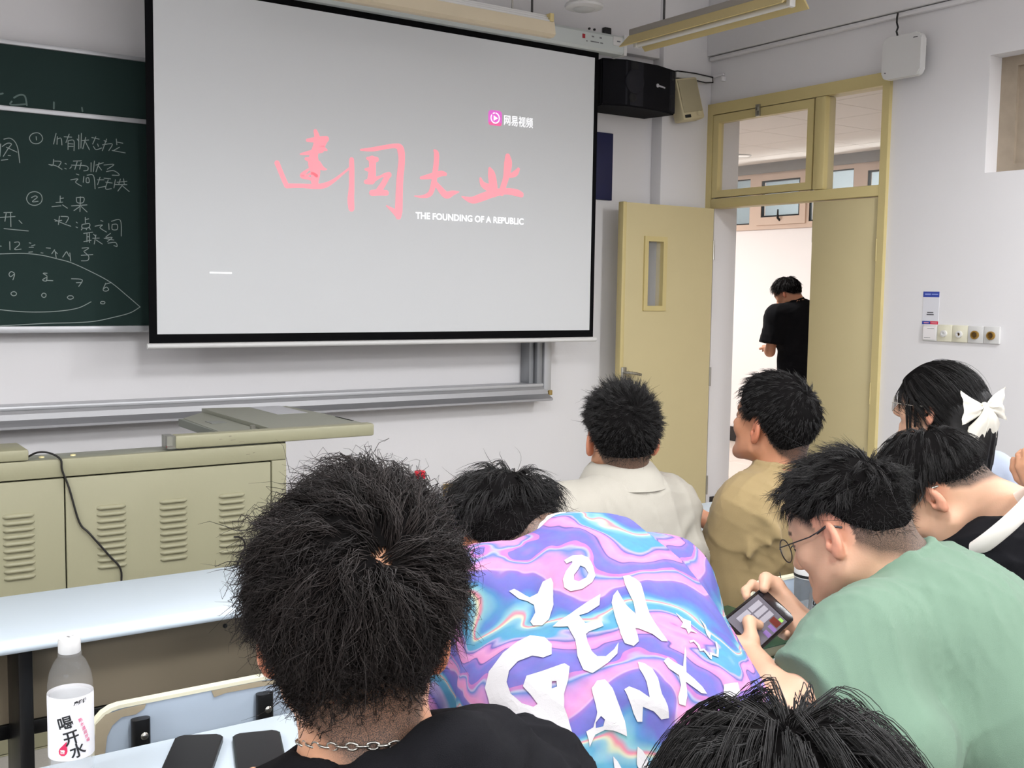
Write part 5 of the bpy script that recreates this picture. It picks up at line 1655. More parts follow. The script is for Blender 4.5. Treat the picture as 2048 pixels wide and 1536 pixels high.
    rad = (r0 * (0.75 + 0.5 * r.random(k)))[:, None] * (1 - 0.85 * tt ** 2)[None]
    ring = []
    for q_ in range(3):
        an = 2 * PI * q_ / 3
        ring.append(path + (u * math.cos(an) + v * math.sin(an)) * rad[..., None])
    SV = np.stack(ring, 2).reshape(-1, 3)                   # k x (segs+1) x 3
    base = (np.arange(k) * (segs + 1) * 3)[:, None, None]
    sg = (np.arange(segs) * 3)[None, :, None]
    qd = []
    for q_ in range(3):
        q2 = (q_ + 1) % 3
        qd.append(np.concatenate([base + sg + q_, base + sg + q2, base + sg + 3 + q2, base + sg + 3 + q_], 2))
    SF = np.stack(qd, 2).reshape(-1, 4)
    V = np.concatenate([capV, SV])
    F = np.concatenate([capF, SF + len(capV)])
    V = arr(*c) + (V * sc) @ R.T
    me = np_mesh(name, V, F, True)
    mi_ = np.zeros(len(F), np.int32)
    mi_[:len(capF)] = 1
    at = me.attributes.new('shade', 'FLOAT', 'POINT')
    sh_g = r.random(len(gd))
    sh = np.clip(sh_g[best] * 0.6 + r.random(k) * 0.4, 0, 1)
    at.data.foreach_set('value', np.concatenate([np.full(len(capV), 0.12), np.repeat(sh, (segs + 1) * 3)]).astype(np.float32))
    o_ = place(name, me, m, parent)
    me.materials.append(M_UNDER)
    me.polygons.foreach_set('material_index', mi_)
    return o_

def set_attr(me, nm, vals):
    a = me.attributes.new(nm, 'FLOAT', 'POINT')
    a.data.foreach_set('value', np.ascontiguousarray(vals, dtype=np.float32))

def torso_solids(s, N, Mid, P, SL, SR, g=0.0, k=0.05, belly=1.0, scale=1.0):
    N, Mid, P, SL, SR = map(lambda v: arr(*v), (N, Mid, P, SL, SR))
    sx = nrm(SR - SL)
    u1, u2 = nrm(N - Mid), nrm(Mid - P)
    def fr(u):
        x = nrm(sx - u * (sx @ u))
        return np.stack([x, np.cross(u, x), u], 1)
    R1, R2 = fr(u1), fr(u2)
    l1, l2 = np.linalg.norm(N - Mid), np.linalg.norm(Mid - P)
    w = np.linalg.norm(SR - SL) / 0.38 * scale
    s.ell(N - u1 * l1 * 0.62 + R1[:, 1] * 0.015, R1, (0.155 * w + g, 0.108 + g, l1 * 0.62 + g), k)
    s.ell(N - u1 * l1 * 0.36 - R1[:, 1] * 0.012, R1, (0.150 * w + g, 0.080 + g, 0.115 + g), k)
    s.ell(Mid + R1[:, 1] * 0.01, (R1 + R2) / 2 if abs(np.linalg.det((R1 + R2) / 2) - 1) < .2 else R1, (0.142 * w * belly + g, 0.105 * belly + g, 0.12 + g), k)
    s.ell(P + u2 * l2 * 0.42 + R2[:, 1] * 0.012, R2, (0.148 * w * belly + g, 0.112 * belly + g, l2 * 0.55 + g), k)
    s.ell(P, R2, (0.165 + g, 0.115 + g, 0.11 + g), k)
    for S in (SL, SR):
        s.cone(N - u1 * 0.005 + (S - N) * 0.12, S + u1 * 0.004, 0.044 + g, 0.052 + g, k)
        s.ball(S - u1 * 0.006, 0.052 + g, k)
    return R1, R2, u1, u2

def person(name, label, head, N, P, SL, SR, EL, WL, ER, WR, Mid=None, skin=None, h=0.0048, sc=1.0, hands=(0.6, 0.6), palmL=None, palmR=None, custom_hands=None, group=None, legs='sit', neck_r=0.053, trousers=None, shoes=None, base=None, stub=None, bald=None, fwd=(0, 1, 0)):
    hc, R = arr(*head[0]), rot3(*head[1])
    N, P, SL, SR = arr(*N), arr(*P), arr(*SL), arr(*SR)
    Mid = arr(*Mid) if Mid is not None else (N + P) / 2 - nrm(fwd) * 0.0
    t = None
    s = Sculpt()
    torso_solids(s, N, Mid, P, SL, SR)
    T = head_solids(s, hc, R, sc)
    s.cone(T(0, -0.024, -0.035), N + (T(0, -0.024, -0.035) - N) * 0.06, neck_r * 0.98, neck_r * 1.06, 0.035)
    s.cone(T(0, -0.050, 0.0), N - nrm(fwd) * 0.01, 0.040, 0.046, 0.035)
    for S, E_, W in ((SL, EL, WL), (SR, ER, WR)):
        E_, W = arr(*E_), arr(*W)
        s.cone(S, S + (E_ - S) * 0.5, 0.050, 0.043, 0.03)
        s.cone(S + (E_ - S) * 0.5, E_, 0.043, 0.036, 0.02)
        s.cone(E_, E_ + (W - E_) * 0.35, 0.037, 0.037, 0.02)
        s.cone(E_ + (W - E_) * 0.35, W, 0.037, 0.024, 0.015)
    if custom_hands:
        custom_hands(s)
    else:
        for W, E_, cu, pn, sd in ((WL, EL, hands[0], palmL, 1), (WR, ER, hands[1], palmR, -1)):
            d = nrm(arr(*W) - arr(*E_))
            n = arr(*pn) if pn is not None else arr(0, 0, -1)
            n = nrm(n - d * (n @ d))
            hand_solids(s, W, d, n, -sd, cu)
    f = nrm(fwd)
    rt_ = nrm(SR - SL)
    if legs == 'sit':
        for x in (-1, 1):
            hip = P + rt_ * 0.085 * x + arr(0, 0, -0.02)
            kn = hip + f * 0.40 + rt_ * 0.04 * x + arr(0, 0, 0.0)
            an = arr(kn[0], kn[1], 0.09) + f * 0.02
            s.cone(hip, kn, 0.080, 0.056, 0.04)
            s.cone(kn, kn + (an - kn) * 0.35, 0.054, 0.052, 0.02)
            s.cone(kn + (an - kn) * 0.35, an, 0.052, 0.036, 0.02)
            s.cone(an + arr(0, 0, -0.045) - f * 0.03, an + arr(0, 0, -0.06) + f * 0.14, 0.035, 0.025, 0.02)
    elif legs == 'stand':
        for x in (-1, 1):
            hip = P + rt_ * 0.085 * x
            kn = arr(hip[0], hip[1], 0.47) + f * 0.02
            an = arr(hip[0], hip[1], 0.09)
            s.cone(hip, kn, 0.082, 0.054, 0.04)
            s.cone(kn, an, 0.052, 0.036, 0.02)
            s.cone(an + arr(0, 0, -0.045) - f * 0.03, an + arr(0, 0, -0.06) + f * 0.14, 0.035, 0.025, 0.02)
    V, F = skin_mesh(s, h)
    me = np_mesh(name, V, F, True)
    Lh = (V - hc) @ R / sc
    d = Lh - HC
    dn = d / (np.linalg.norm(d, axis=1)[:, None] + 1e-9)
    a, e = dirs_to_azel(dn)
    near = (np.linalg.norm(d, axis=1) < 0.17)
    isear = (np.abs(Lh[:, 0]) > 0.068) & (np.abs(Lh[:, 1] + 0.012) < 0.034) & (np.abs(Lh[:, 2]) < 0.042)
    tb = stub[0] if stub else HAIRLINE
    wid = stub[1] if stub else 6
    st = np.clip((e - hairline_el(a, tb) + wid) / wid, 0, 1) * near * (~isear)
    if bald:
        wd_ = nrm(bald[0])
        st = st * np.clip((np.arccos(np.clip(dn @ wd_, -1, 1)) - bald[1] * 0.5) / (bald[1] * 0.5), 0.15, 1)
    set_attr(me, 'stubble', np.clip(st, 0, 1) ** 1.3)
    ear = np.clip((np.abs(Lh[:, 0]) - 0.066) / 0.012, 0, 1) * isear
    lips = ((np.abs(Lh[:, 0]) < 0.024) & (Lh[:, 1] > 0.083) & (np.abs(Lh[:, 2] + 0.0615) < 0.011)) * 0.5
    set_attr(me, 'blush', np.maximum(ear * 0.55, lips))
    eye = ((np.abs(np.abs(Lh[:, 0]) - 0.031) < 0.013) & (Lh[:, 1] > 0.086) & (np.abs(Lh[:, 2] - 0.006) < 0.0055)) * 0.9
    brow = ((np.abs(np.abs(Lh[:, 0]) - 0.032) < 0.017) & (Lh[:, 1] > 0.07) & (np.abs(Lh[:, 2] - 0.028) < 0.0045)) * 0.85
    set_attr(me, 'dark', np.maximum(eye, brow))
    b = base if base is not None else (P[0], P[1], 0.0)
    o = place(name, me, skin, None, b)
    tag(o, label, 'person')
    if trousers is not None:
        s2 = Sculpt()
        for q_ in s.p:
            pass
        g = 0.012
        s2.ell(P, np.eye(3), (0.165 + g, 0.125 + g, 0.11 + g), 0.05)
        for x in (-1, 1):
            hip = P + rt_ * 0.085 * x + arr(0, 0, -0.02 if legs == 'sit' else 0)
            if legs == 'sit':
                kn = hip + f * 0.40 + rt_ * 0.04 * x
                an = arr(kn[0], kn[1], 0.09) + f * 0.02
            else:
                kn = arr(hip[0], hip[1], 0.47) + f * 0.02
                an = arr(hip[0], hip[1], 0.09)
            s2.cone(hip, kn, 0.080 + g, 0.060 + g, 0.04)
            s2.sleeve(kn, an + arr(0, 0, 0.0), 0.062 + g, 0.048 + g, 0.03)
        V2, F2 = skin_mesh(s2, 0.012)
        place('trousers', np_mesh('trousers', V2, F2, True), trousers, o)
        for x in (-1, 1):
            hip = P + rt_ * 0.085 * x + arr(0, 0, -0.02 if legs == 'sit' else 0)
            an = (arr(*(hip + f * 0.42 + rt_ * 0.04 * x)[:2], 0.09)) if legs == 'sit' else arr(hip[0], hip[1], 0.09)
            s3 = Sculpt()
            s3.cone(an + arr(0, 0, -0.042) - f * 0.035, an + arr(0, 0, -0.055) + f * 0.15, 0.045, 0.034, 0.02)
            s3.plane(an + arr(0, 0, -0.089), (0, 0, -1))
            V3, F3 = skin_mesh(s3, 0.01)
            place('shoe', np_mesh('shoe', V3, F3, True), M_WHITEP if shoes is None else shoes, o)
    return o, T, R, hc, s

def neck_ring(s, N, up, R, rx, ry, r, tilt=0.0, k=0.01, n=18, fwd_off=0.0):
    """ribbed band round the neck: R columns are right, front, up"""
    pts = []
    for i in range(n + 1):
        a = 2 * PI * i / n
        pts.append(arr(*N) + R[:, 0] * rx * math.cos(a) + R[:, 1] * (ry * math.sin(a) + fwd_off) + arr(*up) * (-tilt * math.sin(a)))
    for p, q_ in zip(pts[:-1], pts[1:]):
        s.cone(p, q_, r, r, k)

def shirt(parent, m, N, P, SL, SR, EL, ER, Mid=None, sl=0.62, g=0.013, h=0.0055, amp=0.004, seed=1, loose=1.0, neck=None, collar=True, sleeve_r=(0.066, 0.076), name='t_shirt', extra=None, freq=1.0, after=None, ring=(0.066, 0.066, 0.007, 0.028), k=0.055, hole=None, ring_up=0.046):
    N, P, SL, SR, EL, ER = map(lambda v: arr(*v), (N, P, SL, SR, EL, ER))
    Mid = arr(*Mid) if Mid is not None else (N + P) / 2
    s = Sculpt()
    R1, R2, u1, u2 = torso_solids(s, N, Mid, P, SL, SR, g, k, belly=loose)
    for S, E_ in ((SL, EL), (SR, ER)):
        d = E_ - S
        s.sleeve(S, S + d * sl, sleeve_r[0], sleeve_r[1], 0.045)
    if extra:
        extra(s, R1, u1)
    if hole is not None:
        A_, B_ = arr(*hole[0]), arr(*hole[1])
        nd = nrm(B_ - N)
        xr = nrm(R1[:, 0] - nd * (R1[:, 0] @ nd))
        yr = np.cross(nd, xr)
        # the neckline follows the cloth surface round the neck
        n_ = 30
        rc = ring[0]
        tt_ = np.linspace(-0.10, 0.13, 116)
        hs_ = []
        for i in range(n_):
            an = 2 * PI * i / n_
            base_ = N + (A_ - N) * 0.0 + (xr * math.cos(an) + yr * math.sin(an)) * rc
            d_ = s(base_ + nd * tt_[:, None])
            ins = np.nonzero(d_ < 0)[0]
            hs_.append(tt_[ins[-1]] if len(ins) else np.nan)
        hs_ = np.array(hs_)
        if np.isnan(hs_).all():
            hs_[:] = 0.03
        hs_[np.isnan(hs_)] = np.nanmean(hs_)
        hs_ = np.minimum(hs_, np.median(hs_) + 0.045)
        for _ in range(3):
            hs_ = (np.roll(hs_, 1) + 2 * hs_ + np.roll(hs_, -1)) / 4
        s.cone(N + nd * (hs_.min() - 0.06), N + nd * 0.2, rc * 0.96, rc * 0.98, 0.010, 's')
        if collar:
            pts_ = [N + (xr * math.cos(2 * PI * i / n_) + yr * math.sin(2 * PI * i / n_)) * rc * 0.985 + nd * (hs_[i % n_] + 0.002) for i in range(n_ + 1)]
            for p_, q_ in zip(pts_[:-1], pts_[1:]):
                s.cone(p_, q_, ring[2], ring[2], 0.006)
    elif collar:
        neck_ring(s, N + u1 * ring_up, u1, R1, ring[0], ring[1], ring[2], ring[3], 0.006)
    if after:
        after(s, R1, u1)
    V, F = skin_mesh(s, h, extra=(lambda X: folds(X, amp, seed, freq)) if amp else None)
    me = np_mesh(name, V, F, True)
    return place(name, me, m, parent), s, R1, u1

# ------------------------------------------------------------ the people
SK1 = skin_mat('skin_light', rgb(214, 170, 142))
SK2 = skin_mat('skin_warm', rgb(200, 148, 116))
SK3 = skin_mat('skin_tan', rgb(186, 132, 102))
H_BLACK = mk_hair_mat('hair_black', (0.010, 0.0092, 0.0092, 1))
H_BROWN = mk_hair_mat('hair_dark_brown', (0.0135, 0.0105, 0.010, 1), 0.55, 0.22)
T_DARK = cloth('dark_trousers', rgb(36, 38, 44))
T_BLACK = cloth('black_cotton', rgb(19, 19, 22), 0.95)
T_JEAN = cloth('blue_denim', rgb(60, 76, 108))

def fdir(yaw):
    return arr(-math.sin(math.radians(yaw)), math.cos(math.radians(yaw)), 0)

# ---- curly-haired student in the foreground
def hood(s, R1, u1):
    N = arr(0.462, 0.895, 1.012)
    pts = [N + arr(-0.100, -0.030, -0.065), N + arr(-0.045, -0.078, 0.005), N + arr(0.035, -0.088, 0.032), N + arr(0.095, -0.045, 0.012), N + arr(0.115, 0.035, -0.02)]
    s.path(pts, [0.030, 0.040, 0.046, 0.042, 0.032], 0.02)
    pts = [N + arr(-0.12, -0.03, -0.10), N + arr(-0.06, -0.10, -0.05), N + arr(0.03, -0.125, -0.035), N + arr(0.12, -0.075, -0.03), N + arr(0.15, 0.0, -0.05)]
    s.path(pts, [0.036, 0.05, 0.056, 0.05, 0.036], 0.03)
    for a, b, r in (((0.02, -0.16, 0.03), (0.13, -0.06, 0.03), 0.018), ((-0.06, -0.14, 0.0), (0.08, -0.17, -0.02), 0.02), ((0.0, -0.12, 0.06), (0.10, -0.05, 0.05), 0.014)):
        s.fold(N + arr(*a), N + arr(*b), r, 0.012)
N = (0.462, 0.895, 1.000); SL = (0.292, 0.915, 0.915); SR = (0.635, 0.895, 0.935); P = (0.47, 0.84, 0.56)
EL, WL, ER, WR = (0.20, 1.00, 0.80), (0.29, 1.13, 0.82), (0.60, 1.05, 0.80), (0.54, 1.20, 0.83)
o, T, R, hc, S1 = person('person', 'person with thick fluffy brown-black hair, black hooded top and silver chain, nearest on the left', ((0.467, 0.948, 1.134), (-27, 4, 0)), N, P, SL, SR, EL, WL, ER, WR, skin=SK2, h=0.0042, trousers=T_DARK, neck_r=0.058, bald=((0.24, -0.62, 0.74), 0.14),
                        stub=([(0, -44), (40, -42), (62, -32), (78, -18), (90, 6), (104, 6), (112, -8), (130, 14), (148, 34), (180, 40)], 6))
shirt(o, T_BLACK, N, P, SL, SR, EL, ER, sl=1.0, g=0.018, amp=0.009, seed=4, collar=False, extra=hood, name='hooded_top', hole=(T(0, -0.02, -0.07), T(0, -0.02, 0.0), 0.064, 0.075), freq=0.9)
def len1(a, e):
    L = np.interp(e, [-50, -22, -10, 4, 22, 60], [0.007, 0.009, 0.014, 0.030, 0.064, 0.080])
    side = np.clip((np.abs(a) - 55) / 25, 0, 1) * np.clip((30 - e) / 20, 0, 1)
    return L * (1 - 0.35 * side) * (1 - 0.3 * np.clip((-a - 35) / 40, 0, 1))
build_hair(o, hc, R, H_BROWN, guides=760, n=19000, length=len1, whorl=(0.24, -0.62, 0.74), lift=0.36, grav=0.12, clump=0.80, frizz=0.0075, r0=0.0005, segs=8, seed=11, jitter=0.15, stray=0.022, cap=0.78, swirl=0.6, vol=lambda a, e: 0.002 + 0.024 * np.clip((e - 0) / 24, 0, 1) * (1 - 0.4 * np.clip((-a - 35) / 40, 0, 1)) + 0.008 * np.clip((e - 30) / 30, 0, 1), lay=0.25, gap=0.10,
           table=[(0, -48), (40, -46), (62, -34), (78, -16), (88, 9), (104, 9), (112, -8), (130, 14), (148, 34), (180, 40)])
# chain necklace: linked rings round the neck
bm = bmesh.new()
nc = arr(0.466, 0.905, 1.03)
for i in range(46):
    a = 2 * PI * i / 46
    p = nc + arr(0.070 * math.cos(a), 0.069 * math.sin(a), 0.012 - 0.02 * math.sin(a) - 0.01 * math.cos(a))
    tgt = nrm(arr(-math.sin(a), math.cos(a), 0))
    side = arr(0, 0, 1) if i % 2 else nrm(arr(math.cos(a), math.sin(a), 0.3))
    ring = [Vector(p + tgt * 0.0058 * math.cos(2 * PI * j / 10) + side * 0.0034 * math.sin(2 * PI * j / 10)) for j in range(11)]
    add_tube(bm, ring, 0.0012, 6, cap=False)
from_bm('chain_necklace', bm, M_STEEL, o, smooth=True)

# ---- top of the head at the bottom edge
N = (0.60, 0.40, 0.945); SL = (0.42, 0.42, 0.89); SR = (0.79, 0.41, 0.89); P = (0.60, 0.10, 0.56)
EL, WL, ER, WR = (0.40, 0.50, 0.79), (0.52, 0.62, 0.79), (0.82, 0.48, 0.79), (0.70, 0.62, 0.79)
o, T, R, hc, S1 = person('person', 'person bending forward, only parted wavy black hair seen at the bottom edge', ((0.611, 0.515, 1.022), (-35, -16, 0)), N, P, SL, SR, EL, WL, ER, WR, skin=SK2, h=0.006, trousers=T_DARK)
shirt(o, T_BLACK, N, P, SL, SR, EL, ER, g=0.016, h=0.008, hole=(T(0, -0.02, -0.07), T(0, -0.02, 0.0), 0.062, 0.07))
def len8(a, e):
    return np.where(e < -20, 0.05, 0.135) * 1.0
build_hair(o, hc, R, H_BLACK, guides=1300, n=17000, length=len8, whorl=(-0.05, -0.12, 0.99), lift=0.22, grav=0.25, clump=0.60, frizz=0.0015, r0=0.0004, segs=9, seed=21, jitter=0.08, stray=0.012, cap=0.42, swirl=0.2, vol=0.030, lay=0.75)

# ---- student in the marbled shirt
N = (1.05, 1.33, 1.045); SL = (0.875, 1.335, 1.005); SR = (1.205, 1.315, 0.985); P = (0.98, 0.93, 0.58); MID = (1.012, 1.085, 0.865)
EL, WL, ER, WR = (0.80, 1.40, 0.845), (0.93, 1.58, 0.875), (1.185, 1.175, 0.875), (1.17, 1.46, 0.84)
o, T, R, hc, S1 = person('person', 'person bowing over the desk in a pink, blue and violet marbled shirt with white lettering', ((0.996, 1.462, 1.036), (3, -40, 4)), N, P, SL, SR, EL, WL, ER, WR, Mid=MID, skin=SK2, trousers=T_JEAN,
                        stub=([(0, -46), (50, -42), (70, -26), (84, -4), (104, 2), (112, -8), (130, 14), (148, 34), (180, 40)], 16))
def marble():
    m = bpy.data.materials.new('marbled_cloth')
    m.use_nodes = True
    nt = m.node_tree
    b = nt.nodes['Principled BSDF']
    b.inputs['Roughness'].default_value = 0.85
    b.inputs['Specular IOR Level'].default_value = 0.2
    L = nt.links.new
    tc = nt.nodes.new('ShaderNodeTexCoord')
    mp = nt.nodes.new('ShaderNodeMapping')
    mp.inputs['Scale'].default_value = (0.9, 1.25, 1.25)
    mp.inputs['Rotation'].default_value = (0.0, math.radians(-9), 0.0)
    L(tc.outputs['Object'], mp.inputs[0])
    def noise(sc_, det, src, rough=0.5):
        n = nt.nodes.new('ShaderNodeTexNoise')
        n.inputs['Scale'].default_value = sc_
        n.inputs['Detail'].default_value = det
        n.inputs['Roughness'].default_value = rough
        L(src, n.inputs['Vector'])
        return n
    def warp(src, n, amt):
        s_ = nt.nodes.new('ShaderNodeVectorMath')
        s_.operation = 'SUBTRACT'
        s_.inputs[1].default_value = (0.5, 0.5, 0.5)
        L(n.outputs['Color'], s_.inputs[0])
        k_ = nt.nodes.new('ShaderNodeVectorMath')
        k_.operation = 'SCALE'
        k_.inputs['Scale'].default_value = amt
        L(s_.outputs[0], k_.inputs[0])
        a_ = nt.nodes.new('ShaderNodeVectorMath')
        a_.operation = 'ADD'
        L(src, a_.inputs[0])
        L(k_.outputs[0], a_.inputs[1])
        return a_.outputs[0]
    v1 = warp(mp.outputs[0], noise(3.2, 1.0, mp.outputs[0]), 0.34)
    v2 = warp(v1, noise(9.0, 1.5, v1), 0.12)
    wv = nt.nodes.new('ShaderNodeTexWave')
    wv.bands_direction = 'Z'
    wv.wave_profile = 'SAW'
    wv.inputs['Scale'].default_value = 1.9
    wv.inputs['Distortion'].default_value = 1.2
    wv.inputs['Detail'].default_value = 1.0
    wv.inputs['Detail Scale'].default_value = 1.2
    L(v2, wv.inputs['Vector'])
    cr = nt.nodes.new('ShaderNodeValToRGB')
    stops = [(0.00, (118, 100, 200)), (0.09, (104, 108, 206)), (0.15, (150, 110, 205)), (0.165, (70, 80, 160)), (0.18, (236, 140, 208)), (0.25, (240, 156, 214)), (0.29, (205, 130, 205)), (0.305, (90, 90, 180)), (0.33, (190, 172, 222)), (0.35, (64, 160, 206)), (0.42, (74, 162, 200)), (0.46, (140, 196, 214)), (0.475, (232, 236, 200)), (0.49, (240, 120, 150)), (0.51, (140, 205, 215)), (0.55, (60, 140, 200)), (0.60, (92, 96, 196)), (0.70, (112, 106, 204)), (0.74, (150, 104, 200)), (0.755, (214, 176, 226)), (0.78, (244, 150, 206)), (0.86, (238, 150, 212)), (0.90, (190, 140, 215)), (0.93, (80, 120, 200)), (0.95, (186, 186, 224)), (0.97, (200, 120, 200))]
    e = cr.color_ramp.elements
    e[0].position, e[0].color = stops[0][0], rgb(*stops[0][1])
    e[1].position, e[1].color = stops[-1][0], rgb(*stops[-1][1])
    for p_, c_ in stops[1:-1]:
        q_ = e.new(p_)
        q_.color = rgb(*c_)
    L(wv.outputs['Fac'], cr.inputs[0])
    fine = noise(60, 3, tc.outputs['Object'], 0.6)
    mx = nt.nodes.new('ShaderNodeMix')
    mx.data_type = 'RGBA'
    mx.blend_type = 'SOFT_LIGHT'
    mx.inputs['Factor'].default_value = 0.35
    L(cr.outputs[0], mx.inputs['A'])
    L(fine.outputs['Color'], mx.inputs['B'])
    hs = nt.nodes.new('ShaderNodeHueSaturation')
    hs.inputs['Value'].default_value = 0.58
    hs.inputs['Saturation'].default_value = 0.88
    L(mx.outputs['Result'], hs.inputs['Color'])
    L(hs.outputs[0], b.inputs['Base Color'])
    return m
M_MARB = marble()
def marb_extra(s, R1, u1):
    n_ = arr(*N)
    # bunched hood-like folds behind the neck, loose cloth over the back
    s.path([n_ + arr(-0.03, 0.01, 0.045), n_ + arr(0.04, -0.035, 0.03), n_ + arr(0.075, -0.055, 0.0)], [0.030, 0.034, 0.024], 0.03)
    s.path([n_ + arr(0.06, -0.02, 0.035), n_ + arr(0.10, -0.045, 0.005)], [0.022, 0.02], 0.02)
    s.path([arr(0.855, 1.19, 0.905), arr(0.82, 1.02, 0.72)], [0.10, 0.11], 0.08)
    s.path([arr(1.10, 1.17, 0.90), arr(1.10, 1.00, 0.72)], [0.075, 0.085], 0.08)
    for a, b, r, d in ((( -0.02, -0.06, 0.03), (-0.17, -0.05, 0.02), 0.014, 0.010), ((0.03, -0.10, -0.02), (0.17, -0.06, -0.02), 0.012, 0.010), ((0.10, -0.05, 0.0), (0.05, -0.17, -0.08), 0.012, 0.010), ((0.17, -0.08, -0.05), (0.15, -0.30, -0.25), 0.016, 0.012), ((-0.17, -0.06, -0.03), (-0.20, -0.26, -0.22), 0.016, 0.010)):
        s.fold(n_ + arr(*a), n_ + arr(*b), r, d)
sh, s_sh, R1, u1 = shirt(o, M_MARB, N, P, SL, SR, EL, ER, Mid=MID, sl=0.98, g=0.022, amp=0.004, seed=8, loose=1.12, sleeve_r=(0.068, 0.068), extra=marb_extra, collar=False, name='marbled_shirt', freq=0.9, hole=(T(0, -0.03, -0.09), T(0, -0.02, 0.0), 0.066, 0.08))
# white tee collar showing above the marbled shirt
bm = bmesh.new()
s2 = Sculpt()
up_ = nrm(hc - arr(*N))
axs = np.stack([nrm(arr(1, 0.1, 0) - up_ * (arr(1, 0.1, 0) @ up_)), np.cross(up_, nrm(arr(1, 0.1, 0) - up_ * (arr(1, 0.1, 0) @ up_))), up_], 1)
for zz, rr_ in ((0.030, 0.0125), (0.040, 0.0115), (0.05, 0.010)):
    neck_ring(s2, arr(*N) + up_ * zz, up_, axs, 0.060, 0.062, rr_, 0.0)
V, F = skin_mesh(s2, 0.005)
place('undershirt_collar', np_mesh('undershirt_collar', V, F), cloth('white_cotton', rgb(208, 208, 212)), o)
